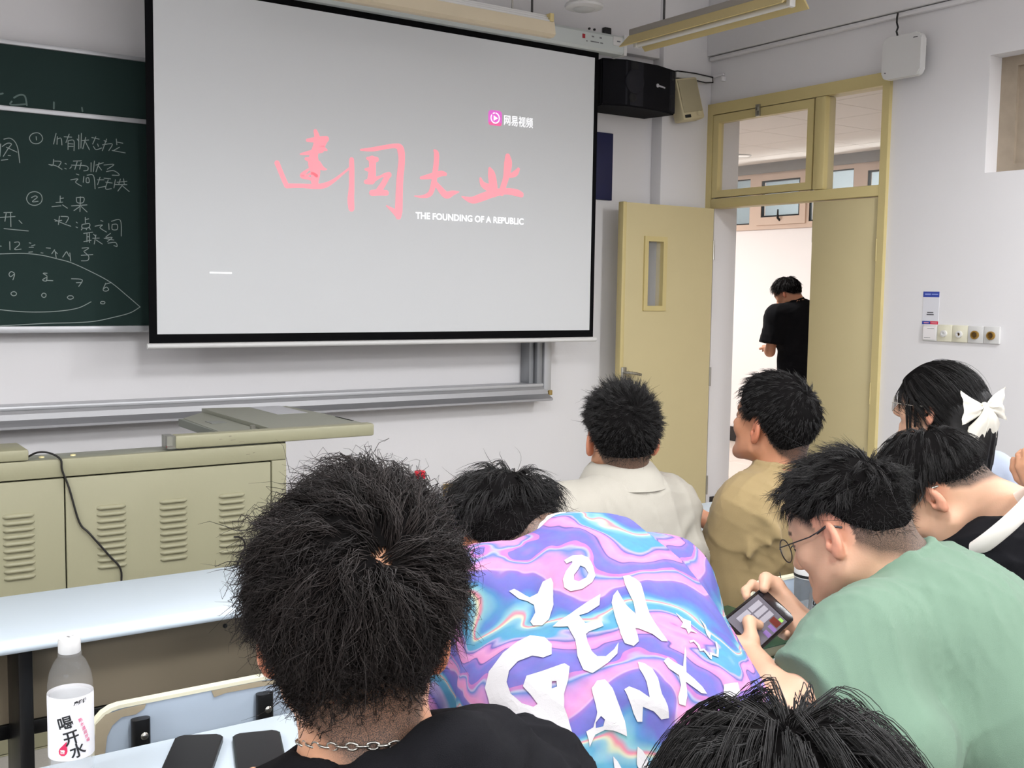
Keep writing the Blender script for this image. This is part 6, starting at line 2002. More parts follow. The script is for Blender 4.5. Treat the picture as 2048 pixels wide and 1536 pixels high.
# lettering printed on the back of the shirt
bv = sh.data
PB_ = o.location
bvh = BVHTree.FromPolygons([v.co for v in bv.vertices], [p.vertices for p in bv.polygons])
nN = arr(1.05, 1.33, 1.07); pP = arr(0.98, 0.93, 0.58)
uu = nrm(nN - pP); ss = nrm(arr(1, 0, 0) - uu * (arr(1, 0, 0) @ uu)); nb = np.cross(ss, uu)
def on_back(a, b):
    for k_ in range(12):
        p = Vector(nN + ss * a + uu * b + nb * 0.5) - PB_
        h_ = bvh.ray_cast(p, Vector(-nb), 0.56)
        if h_[0] is not None and h_[1].dot(Vector(nb)) > 0.2:
            return h_[0] + h_[1] * 0.0016 + PB_
        a *= 0.965
    return Vector(nN + ss * a + uu * b + nb * 0.1)
flat('back_lettering', json.loads('''[[[[-0.1858,-0.091],[-0.1778,-0.089],[-0.1704,-0.0978],[-0.1626,-0.1076],[-0.1503,-0.1043],[-0.1381,-0.0879],[-0.128,-0.086],[-0.1297,-0.0962],[-0.1383,-0.1149],[-0.1471,-0.1332],[-0.1613,-0.1539],[-0.1739,-0.1616],[-0.1827,-0.1581],[-0.1817,-0.1497],[-0.1692,-0.1367],[-0.1648,-0.123],[-0.1686,-0.1135],[-0.1783,-0.1069]]],[[[-0.1046,-0.0646],[-0.0916,-0.06],[-0.0799,-0.0627],[-0.0764,-0.0704],[-0.0781,-0.0884],[-0.082,-0.1045],[-0.0906,-0.1138],[-0.1052,-0.1201],[-0.1186,-0.1183],[-0.1225,-0.1092],[-0.1185,-0.095],[-0.1105,-0.084],[-0.0979,-0.073],[-0.0968,-0.0698],[-0.1044,-0.0712]],[[-0.0918,-0.0814],[-0.0976,-0.0877],[-0.105,-0.0939],[-0.1078,-0.1019],[-0.1042,-0.1068],[-0.0943,-0.104],[-0.0886,-0.0978],[-0.0882,-0.0864]]],[[[-0.1517,-0.1605],[-0.1342,-0.1539],[-0.1096,-0.1428],[-0.0887,-0.1354],[-0.0958,-0.1514],[-0.1155,-0.1595],[-0.1268,-0.1604],[-0.124,-0.1743],[-0.1049,-0.174],[-0.1052,-0.1846],[-0.1253,-0.1878],[-0.1303,-0.1905],[-0.1342,-0.2036],[-0.1359,-0.2182],[-0.1323,-0.2272],[-0.1213,-0.2296],[-0.1066,-0.2219],[-0.0974,-0.2137],[-0.1059,-0.2293],[-0.1232,-0.2396],[-0.1465,-0.2485],[-0.1555,-0.2412],[-0.1548,-0.2196],[-0.1487,-0.1966],[-0.1457,-0.1729],[-0.1568,-0.1707],[-0.1643,-0.1682]]],[[[-0.0806,-0.1522],[-0.0738,-0.1416],[-0.0649,-0.1347],[-0.0625,-0.1595],[-0.0565,-0.177],[-0.0508,-0.157],[-0.0509,-0.1284],[-0.0488,-0.1149],[-0.0402,-0.1143],[-0.0335,-0.1211],[-0.0292,-0.131],[-0.0311,-0.1486],[-0.0377,-0.1797],[-0.0394,-0.2074],[-0.0419,-0.2299],[-0.0493,-0.2279],[-0.0545,-0.2139],[-0.0656,-0.201],[-0.0695,-0.1992],[-0.0752,-0.2199],[-0.0833,-0.2246],[-0.091,-0.2172],[-0.0902,-0.2007],[-0.0849,-0.1767]]],[[[-0.2324,-0.1878],[-0.2117,-0.1776],[-0.194,-0.1729],[-0.1802,-0.1812],[-0.1773,-0.1946],[-0.1846,-0.2101],[-0.1966,-0.2121],[-0.2074,-0.2055],[-0.2239,-0.2071],[-0.2361,-0.2161],[-0.2418,-0.2297],[-0.2421,-0.2463],[-0.2349,-0.2634],[-0.2253,-0.2725],[-0.2199,-0.2703],[-0.2233,-0.2562],[-0.2283,-0.242],[-0.2214,-0.23],[-0.1988,-0.229],[-0.1755,-0.2272],[-0.1708,-0.2328],[-0.1779,-0.2492],[-0.1889,-0.2677],[-0.1942,-0.2837],[-0.1933,-0.3001],[-0.1939,-0.3188],[-0.2054,-0.3268],[-0.2156,-0.3295],[-0.2168,-0.3189],[-0.2148,-0.3032],[-0.2279,-0.3005],[-0.243,-0.2896],[-0.2552,-0.2696],[-0.2609,-0.2473],[-0.2597,-0.2254],[-0.252,-0.2064]],[[-0.1963,-0.2462],[-0.1912,-0.2474],[-0.1927,-0.2549],[-0.1994,-0.2557]]],[[[-0.155,-0.2682],[-0.1457,-0.2605],[-0.136,-0.2614],[-0.1329,-0.2759],[-0.132,-0.3011],[-0.1324,-0.3202],[-0.135,-0.3389],[-0.1408,-0.3342],[-0.1483,-0.3279],[-0.1568,-0.3243],[-0.169,-0.3269],[-0.18,-0.3403],[-0.1785,-0.3312],[-0.178,-0.3206],[-0.1689,-0.3176],[-0.1599,-0.3009],[-0.1565,-0.282]],[[-0.157,-0.3067],[-0.1542,-0.3124],[-0.1577,-0.3196],[-0.1663,-0.3192],[-0.1649,-0.3126]]],[[[-0.1208,-0.2813],[-0.1139,-0.2791],[-0.1055,-0.2884],[-0.0982,-0.3004],[-0.0937,-0.2796],[-0.093,-0.2596],[-0.0896,-0.2488],[-0.0836,-0.2531],[-0.079,-0.2637],[-0.0793,-0.2781],[-0.0829,-0.3005],[-0.0826,-0.3174],[-0.0842,-0.3311],[-0.0927,-0.3301],[-0.0983,-0.3185],[-0.1082,-0.3091],[-0.1131,-0.3265],[-0.1183,-0.3251],[-0.1199,-0.3134],[-0.1204,-0.2967]]],[[[-0.0612,-0.2566],[-0.0537,-0.2528],[-0.0485,-0.2621],[-0.0411,-0.2701],[-0.0295,-0.2504],[-0.0232,-0.242],[-0.0325,-0.262],[-0.0411,-0.2788],[-0.0348,-0.2896],[-0.0291,-0.3017],[-0.0263,-0.312],[-0.0342,-0.3098],[-0.0422,-0.2989],[-0.0478,-0.2912],[-0.0534,-0.3092],[-0.0602,-0.3217],[-0.0672,-0.3176],[-0.0651,-0.308],[-0.0563,-0.2947],[-0.0524,-0.2807],[-0.0599,-0.2684]]],[[[0.0012,-0.1837],[0.0077,-0.1951],[0.0167,-0.2005],[0.0099,-0.2124],[0.0158,-0.2206],[0.0062,-0.2168],[-0.0011,-0.2209],[0.0016,-0.2119],[-0.0051,-0.2083],[0.0034,-0.2011]]],[[[0.0402,-0.1941],[0.0405,-0.2068],[0.0358,-0.2159],[0.0395,-0.2224],[0.0312,-0.2311],[0.0304,-0.2233],[0.0348,-0.2095]]],[[[-0.0076,-0.2323],[0.0008,-0.2315],[0.0041,-0.2405],[0.0006,-0.2478],[0.0075,-0.2472],[0.0091,-0.2591],[0.0141,-0.2535],[0.0233,-0.2573],[0.0307,-0.2488],[0.0379,-0.2356],[0.0405,-0.2367],[0.0338,-0.2503],[0.0235,-0.2618],[0.014,-0.258],[0.0068,-0.2655],[0.004,-0.2643],[0.0039,-0.2505],[-0.0041,-0.2514],[-0.0007,-0.2414],[-0.0018,-0.2343],[-0.0092,-0.2361]]],[[[0.0067,-0.3024],[0.0161,-0.3019],[0.0309,-0.3018],[0.0288,-0.3148],[0.0163,-0.3222],[0.0023,-0.325],[-0.0016,-0.3174]]],[[[-0.0131,-0.3191],[-0.0195,-0.3298],[-0.0353,-0.3379],[-0.0297,-0.3287],[-0.02,-0.3227]]],[[[-0.2377,-0.336],[-0.2182,-0.3376],[-0.2057,-0.3464],[-0.2031,-0.357],[-0.2051,-0.3721],[-0.2198,-0.3702],[-0.2187,-0.3576],[-0.2259,-0.3516],[-0.2366,-0.3706],[-0.2482,-0.3691]]],[[[-0.125,-0.3535],[-0.1206,-0.3593],[-0.1163,-0.3694],[-0.1168,-0.3836],[-0.1287,-0.3846],[-0.1311,-0.3739]]],[[[-0.1559,-0.3577],[-0.1521,-0.3649],[-0.1487,-0.382],[-0.1609,-0.3804]]],[[[-0.0718,-0.3462],[-0.0575,-0.3451],[-0.0591,-0.3532],[-0.0722,-0.3557],[-0.0822,-0.3721],[-0.0933,-0.3787],[-0.0829,-0.3612]]]]'''), on_back, cloth('white_print', rgb(190, 188, 190), 0.7, bump=0.1), o, maxlen=0.009)
def len2(a, e):
    top = np.clip((e - 8) / 25, 0, 1)
    return 0.007 + 0.062 * top
build_hair(o, hc, R, H_BLACK, guides=520, n=8500, length=len2, whorl=(0.1, -0.62, 0.78), lift=0.30, grav=0.16, clump=0.78, r0=0.0005, segs=6, seed=31, jitter=0.16, stray=0.03, cap=0.8, bias=(0.1, 0.3, 0), fade=7, vol=lambda a, e: 0.004 + 0.022 * np.clip((e - 5) / 25, 0, 1), lay=0.3,
           table=[(0, -30), (50, -26), (70, -12), (84, 6), (104, 8), (112, -6), (130, 14), (148, 34), (180, 40)])

# ---- student in the off-white shirt
N = (1.735, 2.03, 0.985); SL = (1.56, 2.05, 0.935); SR = (1.875, 2.03, 0.925); P = (1.72, 1.98, 0.575)
EL, WL, ER, WR = (1.50, 2.16, 0.70), (1.58, 2.30, 0.83), (1.885, 2.16, 0.70), (1.83, 2.30, 0.83)
o, T, R, hc, S1 = person('person', 'person with short cropped hair in an off-white collared shirt, watching the screen', ((1.742, 2.058, 1.108), (-27, 5, 0)), N, P, SL, SR, EL, WL, ER, WR, skin=SK2, trousers=T_DARK, neck_r=0.050,
                        stub=([(0, -46), (50, -42), (66, -30), (78, -14), (90, 6), (104, 2), (112, -10), (130, 14), (148, 34), (180, 40)], 12))
M_OFFW = cloth('off_white_twill', rgb(172, 167, 156), 0.85)
def p3x(s, R1, u1):
    n_ = arr(*N)
    s.path([n_ + arr(-0.20, -0.02, -0.18), n_ + arr(-0.20, 0.0, -0.40)], [0.10, 0.11], 0.08)
    s.path([n_ + arr(0.15, -0.04, -0.18), n_ + arr(0.14, -0.03, -0.40)], [0.075, 0.085], 0.06)
    yk = [n_ + arr(x, -0.135 + 0.5 * x * x, -0.155) for x in np.linspace(-0.2, 0.2, 9)]
    for a, b in zip(yk[:-1], yk[1:]):
        s.fold(a, b, 0.006, 0.0)
    for a, b in (((0.10, -0.13, -0.20), (0.17, -0.10, -0.30)), ((-0.05, -0.14, -0.22), (-0.10, -0.13, -0.40)), ((0.06, -0.14, -0.19), (0.04, -0.14, -0.36)), ((0.15, -0.08, -0.06), (0.05, -0.12, -0.11))):
        s.fold(n_ + arr(*a), n_ + arr(*b), 0.014, 0.015)
sh3, s3_, R1, u1 = shirt(o, M_OFFW, N, P, SL, SR, EL, ER, sl=1.5, g=0.017, amp=0.0055, seed=12, loose=1.1, extra=p3x, collar=False, sleeve_r=(0.064, 0.064), name='shirt', freq=0.9, hole=(T(0, -0.02, -0.09), T(0, -0.02, 0.0), 0.058, 0.068))
def fold_collar(parent, m, N, up, fwd, rx, ry, hgt, drop, spread, name='collar'):
    up, fwd = nrm(up), nrm(fwd)
    rt_ = nrm(np.cross(fwd, up))
    bm = bmesh.new()
    n_ = 40
    prof = []
    rows = []
    for i in range(n_ + 1):
        a = math.radians(-62 + (180 + 124) * 0 + 304 * i / n_ + 0)
        a = math.radians(110 - 0 + (320) * i / n_)          # open at the throat
        ca, sa = math.cos(a), math.sin(a)
        back = max(0.0, -sa)
        o1 = rt_ * ca * rx + fwd * sa * ry
        nn_ = nrm(rt_ * ca + fwd * sa)
        rows.append([bm.verts.new(Vector(arr(*N) + o1 + nn_ * r_ + up * z_)) for r_, z_ in
                     ((0.0, 0.0), (0.002, hgt * (0.75 + 0.25 * back)), (0.006, hgt * (0.82 + 0.25 * back)), (0.012, hgt * (0.72 + 0.25 * back)), (spread * 0.6, hgt * 0.28), (spread, -drop * (0.8 + 0.2 * back)), (spread - 0.004, -drop * (0.8 + 0.2 * back) - 0.001), (0.010, hgt * 0.2))])
    k = len(rows[0])
    for a, b in zip(rows[:-1], rows[1:]):
        for j in range(k):
            bm.faces.new((a[j], b[j], b[(j + 1) % k], a[(j + 1) % k]))
    bm.faces.new(rows[0][::-1])
    bm.faces.new(rows[-1])
    return from_bm(name, bm, m, parent, smooth=True, auto=50)
fold_collar(o, M_OFFW, arr(*N) + arr(0, 0.014, 0.040), arr(0, 0.16, 1), (0, 1, 0), 0.064, 0.066, 0.036, 0.026, 0.046)
def surf_proj(ob, parent, origin, right, up, off=0.0014):
    bt = BVHTree.FromPolygons([v.co for v in ob.data.vertices], [p.vertices for p in ob.data.polygons])
    rt2, up2 = nrm(right), nrm(up)
    nb2 = np.cross(rt2, up2)
    L0 = parent.location
    def f(a, b, e=0.0):
        p = Vector(arr(*origin) + rt2 * a + up2 * b + nb2 * 0.3) - L0
        h_ = bt.ray_cast(p, Vector(-nb2), 0.8)
        q_ = h_[0] + h_[1] * (off + e) if h_[0] is not None else Vector(arr(*origin) + rt2 * a + up2 * b) - L0
        return q_ + L0
    return f
f3 = surf_proj(sh3, o, arr(*N) + arr(0, -0.1, -0.15), (1, 0, 0), (0, 0, 1))
M_STITCH = mat('seam_thread', rgb(176, 170, 154), 0.9)  # yoke stitching, close to the cloth's own tone
strokes('yoke_seam', [[(-0.2 + 0.4 * i / 24, 0.004 - 0.25 * (-0.2 + 0.4 * i / 24) ** 2) for i in range(25)], [(-0.2 + 0.4 * i / 24, -0.008 - 0.25 * (-0.2 + 0.4 * i / 24) ** 2) for i in range(25)]], f3, M_STITCH, o, width=0.0022)
sq = []
r_ = np.random.default_rng(2)
def lp(cx, cy, rx, ry, n=10):
    return [(cx + rx * math.cos(2 * PI * i / n), cy + ry * math.sin(2 * PI * i / n)) for i in range(n + 1)]
sq += [lp(0.128, -0.075, 0.010, 0.008), lp(0.135, -0.075, 0.004, 0.004), lp(0.130, -0.06, 0.007, 0.006), lp(0.152, -0.085, 0.008, 0.010), lp(0.165, -0.075, 0.006, 0.008)]
sq += [[(0.128, -0.052), (0.135, -0.025), (0.145, -0.02), (0.14, -0.045), (0.15, -0.05)], [(0.15, -0.012), (0.16, -0.03), (0.155, -0.06), (0.165, -0.062)], [(0.165, -0.01), (0.175, -0.02), (0.17, -0.045)], [(0.14, -0.055), (0.15, -0.07), (0.16, -0.06)], [(0.135, -0.09), (0.145, -0.10), (0.16, -0.10), (0.172, -0.09)], [(0.15, -0.065), (0.17, -0.055), (0.175, -0.035)]]
strokes('black_print', sq, f3, mat('fabric_black_print', rgb(50, 48, 50), 0.9), o, width=0.0028)
def len3(a, e):
    sd = np.clip((np.abs(a) - 60) / 18, 0, 1) * np.clip((30 - e) / 20, 0, 1)
    return (0.008 + 0.020 * np.clip((e + 25) / 45, 0, 1) + 0.012 * np.clip((e - 35) / 30, 0, 1)) * (1 - 0.6 * sd)
build_hair(o, hc, R, H_BLACK, guides=700, n=8000, length=len3, whorl=(0.12, -0.72, 0.66), lift=0.62, grav=0.03, clump=0.5, r0=0.0006, segs=4, seed=41, jitter=0.14, stray=0.016, cap=0.8, swirl=0.5, fade=12, vol=lambda a, e: 0.003 + 0.013 * np.clip((e + 25) / 40, 0, 1), lay=0.0,
           table=[(0, -38), (50, -34), (66, -22), (78, -8), (90, 9), (104, 6), (112, -6), (130, 14), (148, 34), (180, 40)])

# ---- student in the khaki tee
N = (2.06, 1.86, 1.015); SL = (1.878, 1.875, 0.955); SR = (2.245, 1.84, 0.955); P = (2.08, 1.93, 0.54)
N = (2.162, 1.907, 0.997); SL = (2.05, 1.915, 0.93); SR = (2.325, 1.89, 0.93); P = (2.175, 1.985, 0.58)
EL, WL, ER, WR = (2.045, 2.05, 0.70), (2.06, 2.22, 0.83), (2.34, 2.08, 0.72), (2.24, 2.28, 0.82)
o, T, R, hc, S1 = person('person', 'person with short black hair in a khaki tee, face turned up left toward the screen', ((2.146, 1.931, 1.133), (4, 12, 0)), N, P, SL, SR, EL, WL, ER, WR, skin=SK3, trousers=T_DARK, neck_r=0.052)
M_KHAKI = cloth('khaki_cotton', rgb(158, 138, 100), 0.9)
def p4x(s, R1, u1):
    n_ = arr(*N)
    s.path([n_ + arr(-0.08, 0.02, -0.15), n_ + arr(-0.07, 0.05, -0.42)], [0.09, 0.10], 0.06)
    for a, b in (((-0.16, -0.07, -0.05), (-0.06, -0.13, -0.20)), ((-0.14, -0.08, -0.10), (-0.11, -0.13, -0.34)), ((-0.10, -0.10, -0.03), (0.0, -0.14, -0.16)), ((-0.17, -0.05, -0.12), (-0.17, -0.06, -0.30)), ((-0.02, -0.13, -0.12), (0.05, -0.14, -0.30))):
        s.fold(n_ + arr(*a), n_ + arr(*b), 0.014, 0.016)
shirt(o, M_KHAKI, N, P, SL, SR, EL, ER, sl=0.72, g=0.016, amp=0.006, seed=17, loose=1.1, extra=p4x, sleeve_r=(0.066, 0.078), hole=(T(0, -0.02, -0.09), T(0, -0.02, 0.0), 0.058, 0.066))
def len4(a, e):
    return 0.010 + 0.022 * np.clip((e + 20) / 45, 0, 1) + 0.010 * np.clip((e - 30) / 30, 0, 1)
build_hair(o, hc, R, H_BLACK, guides=700, n=7500, length=len4, whorl=(0.1, -0.60, 0.78), lift=0.34, grav=0.08, clump=0.6, r0=0.0006, segs=4, seed=51, jitter=0.09, stray=0.012, cap=0.9, swirl=0.4, fade=9, vol=lambda a, e: 0.003 + 0.014 * np.clip((e + 20) / 40, 0, 1), lay=0.3)
bm = bmesh.new()
add_tube(bm, [Vector(arr(*N) + arr(0, 0.012, 0.022) + arr(0.0625 * math.cos(a), 0.0625 * math.sin(a), -0.012 * math.sin(a))) for a in np.linspace(0, 2 * PI, 40)], 0.0013, 6, cap=False)
from_bm('thin_necklace', bm, M_STEEL, o, smooth=True)

# ---- student in the green tee with the phone
FY = 18
f5 = fdir(FY); s5 = arr(math.cos(math.radians(FY)), math.sin(math.radians(FY)), 0)
N = arr(1.638, 1.135, 0.972)
SL = N - s5 * 0.185 + arr(0, 0, -0.05) + f5 * 0.01; SR = N + s5 * 0.185 + arr(0, 0, -0.045) + f5 * 0.01
P = arr(1.75, 0.78, 0.56); MID = arr(1.69, 0.94, 0.78)
PHC = arr(1.405, 1.283, 0.905)
pa, pb = nrm(arr(0.93, 0.33, 0.12)), nrm(arr(-0.02, 0.78, 0.60))
pb = nrm(pb - pa * (pa @ pb)); pn = np.cross(pa, pb)
EL, WL, ER, WR = arr(1.279, 1.105, 0.83), arr(1.332, 1.240, 0.876), arr(1.70, 1.30, 0.82), arr(1.545, 1.262, 0.868)
def hands5(s):
    Q_ = lambda a, b, n: PHC + pa * a + pb * b + pn * n
    # left hand: fingers behind the phone, thumb curled over the screen
    W = WL
    kn = [Q_(-0.098, 0.030, -0.012), Q_(-0.104, 0.012, -0.018), Q_(-0.102, -0.008, -0.024), Q_(-0.094, -0.026, -0.024)]
    for k_ in kn:
        s.cone(W + (k_ - W) * 0.1, k_, 0.017, 0.0115, 0.014)
    tips = [[Q_(-0.092, 0.052, -0.010), Q_(-0.066, 0.054, -0.014), Q_(-0.048, 0.044, -0.014)], [Q_(-0.096, 0.030, -0.032), Q_(-0.064, 0.034, -0.026), Q_(-0.044, 0.032, -0.020)], [Q_(-0.092, 0.006, -0.038), Q_(-0.062, 0.010, -0.028), Q_(-0.044, 0.010, -0.020)], [Q_(-0.084, -0.018, -0.034), Q_(-0.060, -0.016, -0.026), Q_(-0.046, -0.014, -0.020)]]
    for k_, tp, r in zip(kn, tips, (0.0092, 0.0094, 0.009, 0.008)):
        finger(s, [k_] + tp, r, r * 0.82)
    finger(s, [W + (Q_(-0.085, -0.02, 0.01) - W) * 0.45, Q_(-0.080, -0.018, 0.016), Q_(-0.054, 0.006, 0.022), Q_(-0.034, -0.008, 0.018)], 0.0135, 0.0088, 0.008)
    # right hand: palm behind the right end, thumb over the top corner, fingers under the edge
    W = WR
    kn = [Q_(0.098, 0.034, -0.006), Q_(0.096, 0.016, -0.020), Q_(0.090, -0.006, -0.028), Q_(0.078, -0.028, -0.028)]
    for k_ in kn:
        s.cone(W + (k_ - W) * 0.05, k_, 0.019, 0.0120, 0.016)
    tips = [[Q_(0.092, 0.056, -0.008), Q_(0.072, 0.056, -0.016), Q_(0.056, 0.046, -0.014)], [Q_(0.090, 0.034, -0.034), Q_(0.062, 0.034, -0.026), Q_(0.044, 0.030, -0.020)], [Q_(0.082, 0.008, -0.040), Q_(0.056, 0.008, -0.028), Q_(0.040, 0.008, -0.020)], [Q_(0.060, -0.040, -0.022), Q_(0.044, -0.048, -0.010), Q_(0.034, -0.048, 0.002)]]
    for k_, tp, r in zip(kn, tips, (0.0095, 0.0095, 0.009, 0.0082)):
        finger(s, [k_] + tp, r, r * 0.82)
    finger(s, [W + (Q_(0.10, 0.02, 0.01) - W) * 0.4, Q_(0.104, 0.026, 0.018), Q_(0.088, 0.044, 0.022), Q_(0.068, 0.034, 0.017)], 0.0145, 0.0092, 0.010)
o, T, R, hc, S1 = person('person', 'person with glasses and spiky black hair in a pale green tee, holding a phone sideways', ((1.558, 1.218, 1.055), (12, -24, 3)), N, P, SL, SR, EL, WL, ER, WR, Mid=MID, skin=SK1, h=0.0040, trousers=T_DARK, custom_hands=hands5, fwd=f5, neck_r=0.060,
                        stub=([(0, -44), (40, -40), (62, -28), (76, -12), (90, 9), (102, 10), (110, 2), (120, 4), (130, 18), (148, 34), (180, 40)], 18))
M_GREENT = cloth('pale_green_cotton', rgb(106, 130, 112), 0.85)
def p5x(s, R1, u1):
    s.path([arr(1.404, 1.095, 0.884), arr(1.397, 0.991, 0.782)], [0.075, 0.095], 0.07)
    s.path([N + arr(0.0, -0.10, -0.10), arr(1.70, 0.90, 0.72)], [0.12, 0.14], 0.1)
    for a, b, r, d in ((SL + arr(-0.03, -0.03, 0.03), SL + arr(0.09, -0.10, -0.10), 0.012, 0.013), (SL + arr(-0.05, -0.02, 0.0), EL + arr(0.06, -0.04, 0.08), 0.012, 0.013), (SL + arr(0.02, -0.07, -0.03), EL + arr(0.12, -0.06, 0.05), 0.014, 0.016), (SL + arr(0.08, -0.08, -0.02), SL + arr(0.20, -0.20, -0.18), 0.016, 0.013), (N + arr(0.02, -0.06, 0.02), N + arr(0.12, -0.10, -0.05), 0.014, 0.006)):
        s.fold(a, b, r, d)
shirt(o, M_GREENT, N, P, SL, SR, EL, ER, Mid=MID, sl=0.74, g=0.018, amp=0.006, seed=23, loose=1.12, extra=p5x, sleeve_r=(0.060, 0.068), hole=(T(0, -0.03, -0.10), T(0, -0.03, 0.0), 0.064, 0.072), ring=(0.068, 0.070, 0.008, 0.026))
def len5(a, e):
    top = np.clip((e - 14) / 22, 0, 1)
    return 0.006 + 0.050 * top
build_hair(o, hc, R, H_BLACK, guides=560, n=9000, length=len5, whorl=(0.05, -0.62, 0.78), lift=0.40, grav=0.08, clump=0.82, r0=0.0005, segs=6, seed=61, jitter=0.22, stray=0.025, cap=0.8, bias=(0.0, 0.35, 0), fade=7, swirl=0.5, vol=lambda a, e: 0.003 + 0.020 * np.clip((e - 12) / 22, 0, 1), lay=0.12,
           table=[(0, -30), (40, -26), (62, -14), (76, 0), (90, 14), (102, 14), (110, 8), (120, 8), (130, 18), (148, 34), (180, 40)])
M_FRAME = mat('thin_metal_frame', rgb(60, 58, 60), 0.3, metal=0.6)
M_LENS = mat('spectacle_lens', (0.9, 0.92, 0.92, 1), 0.02, spec=0.6, alpha=0.12)
def glasses(parent, T, m, rw=0.026, rh=0.021, name='glasses'):
    bm = bmesh.new()
    for x in (-1, 1):
        ring = [Vector(T(x * 0.033 + rw * math.cos(a), 0.112 - 0.006 * math.cos(a) * x, 0.0 + rh * math.sin(a))) for a in np.linspace(0, 2 * PI, 25)]
        add_tube(bm, ring, 0.0012, 6, cap=False)
        add_tube(bm, [Vector(T(x * 0.059, 0.107, 0.005)), Vector(T(x * 0.072, 0.098, 0.007)), Vector(T(x * 0.080, 0.03, 0.010)), Vector(T(x * 0.084, -0.008, 0.018))], 0.0012, 6)
        add_tube(bm, [Vector(T(x * 0.081, 0.014, 0.012)), Vector(T(x * 0.0835, -0.010, 0.020)), Vector(T(x * 0.083, -0.036, 0.010))], 0.0023, 6)
    add_tube(bm, [Vector(T(-0.008, 0.115, 0.004)), Vector(T(0, 0.118, 0.007)), Vector(T(0.008, 0.115, 0.004))], 0.0012, 6)
    g = from_bm(name, bm, m, parent, smooth=True)
    for x in (-1, 1):
        bm = bmesh.new()
        c0 = bm.verts.new(Vector(T(x * 0.033, 0.1115, 0.0)))
        vs = [bm.verts.new(Vector(T(x * 0.033 + rw * math.cos(a), 0.112 - 0.006 * math.cos(a) * x, rh * math.sin(a)))) for a in np.linspace(0, 2 * PI, 25)[:-1]]
        for i in range(24):
            bm.faces.new((c0, vs[i], vs[(i + 1) % 24]))
        from_bm('lens', bm, M_LENS, g, smooth=True)
    return g
glasses(o, T, M_FRAME)
bm = bmesh.new()
bmesh.ops.create_icosphere(bm, subdivisions=1, radius=0.0022)
bm.free()
ph, Fp, scr = phone('phone held sideways in both hands of the green-tee student, screen lit', Vector(PHC), 0, axes=(Vector(-pb), Vector(pa), Vector(pn)), l=0.165, w=0.078)
# the lit screen picture: a grey menu of rows with a dark scene below
fpx = lambda a, b, e=0.0: Vector(PHC + pa * a + pb * b + pn * (0.0091 + e))
SCRN = mat('phone_picture_grey', rgb(90, 88, 96), 0.25, emit=rgb(110, 106, 118), estr=0.30)
ROW = mat('phone_picture_row', rgb(150, 148, 156), 0.25, emit=rgb(150, 146, 158), estr=0.35)
flat('screen_picture', [[[(-0.078, -0.034), (0.052, -0.034), (0.052, 0.034), (-0.078, 0.034)]]], fpx, SCRN, scr)
flat('menu_row', [[[(x, y), (x + 0.045, y), (x + 0.045, y + 0.010), (x, y + 0.010)]] for x in (-0.055, -0.006) for y in (0.016, 0.003, -0.010)], lambda a, b: fpx(a, b, 0.0002), ROW, scr)
flat('violet_patch', [[[(-0.03, -0.033), (-0.015, -0.033), (-0.015, -0.02), (-0.03, -0.02)]], [[(-0.005, -0.033), (0.008, -0.033), (0.008, -0.018), (-0.005, -0.018)]]], lambda a, b: fpx(a, b, 0.0003), mat('phone_violet', rgb(120, 96, 150), 0.3, emit=rgb(120, 90, 150), estr=0.3), scr)
flat('red_patch', [[[(0.012, -0.030), (0.034, -0.030), (0.034, -0.012), (0.012, -0.012)]]], lambda a, b: fpx(a, b, 0.0002), mat('phone_maroon', rgb(90, 40, 36), 0.3, emit=rgb(100, 36, 30), estr=0.3), scr)
flat('green_patch', [[[(0.036, -0.029), (0.046, -0.029), (0.046, -0.021), (0.036, -0.021)]]], lambda a, b: fpx(a, b, 0.0003), mat('phone_green', rgb(140, 190, 90), 0.3, emit=rgb(140, 190, 90), estr=0.4), scr)
flat('dark_end', [[[(0.054, -0.034), (0.078, -0.034), (0.078, 0.034), (0.054, 0.034)]]], lambda a, b: fpx(a, b, 0.0001), mat('phone_dark_end', rgb(34, 32, 36), 0.2), scr)

# ---- student in the black tee with the white neck fan
N = arr(2.215, 1.255, 1.000)
SL = N + arr(-0.185, -0.01, -0.06); SR = N + arr(0.185, -0.01, -0.06); P = arr(2.21, 0.92, 0.56); MID = arr(2.19, 1.06, 0.80)
EL, WL, ER, WR = arr(1.99, 1.38, 0.85), arr(2.07, 1.54, 0.84), arr(2.38, 1.38, 0.85), arr(2.28, 1.54, 0.84)
o, T, R, hc, S1 = person('person', 'person in a black tee with head bowed and a white neck fan around the neck', ((2.008, 1.345, 1.060), (20, -48, 0)), N, P, SL, SR, EL, WL, ER, WR, Mid=MID, skin=SK1, h=0.0042, trousers=T_DARK, neck_r=0.050,
                        stub=([(0, -34), (40, -32), (62, -22), (76, -8), (90, 10), (102, 8), (110, -4), (118, -8), (130, 14), (148, 30), (180, 36)], 8))
def p6x(s, R1, u1):
    s.path([N + arr(0.0, -0.08, -0.08), arr(2.19, 1.02, 0.74)], [0.11, 0.13], 0.1)
    for a, b in ((SL + arr(0.0, -0.05, 0.03), SL + arr(0.1, -0.14, -0.12)), (SL + arr(-0.04, -0.04, -0.02), SL + arr(0.04, -0.10, -0.18))):
        s.fold(a, b, 0.015, 0.013)
sh6, s6_, R1, u1 = shirt(o, T_BLACK, N, P, SL, SR, EL, ER, Mid=MID, sl=0.75, g=0.017, amp=0.0055, seed=29, loose=1.1, extra=p6x, sleeve_r=(0.076, 0.088), hole=(T(0, -0.03, -0.10), T(0, -0.03, 0.0), 0.066, 0.074), ring=(0.070, 0.072, 0.007, 0.02))
f6 = surf_proj(sh6, o, N + arr(-0.06, -0.06, -0.10), (0.9, -0.42, 0), (0, -0.5, 0.86))
M_PRT = mat('pale_blue_fabric_print', rgb(120, 160, 200), 0.8)
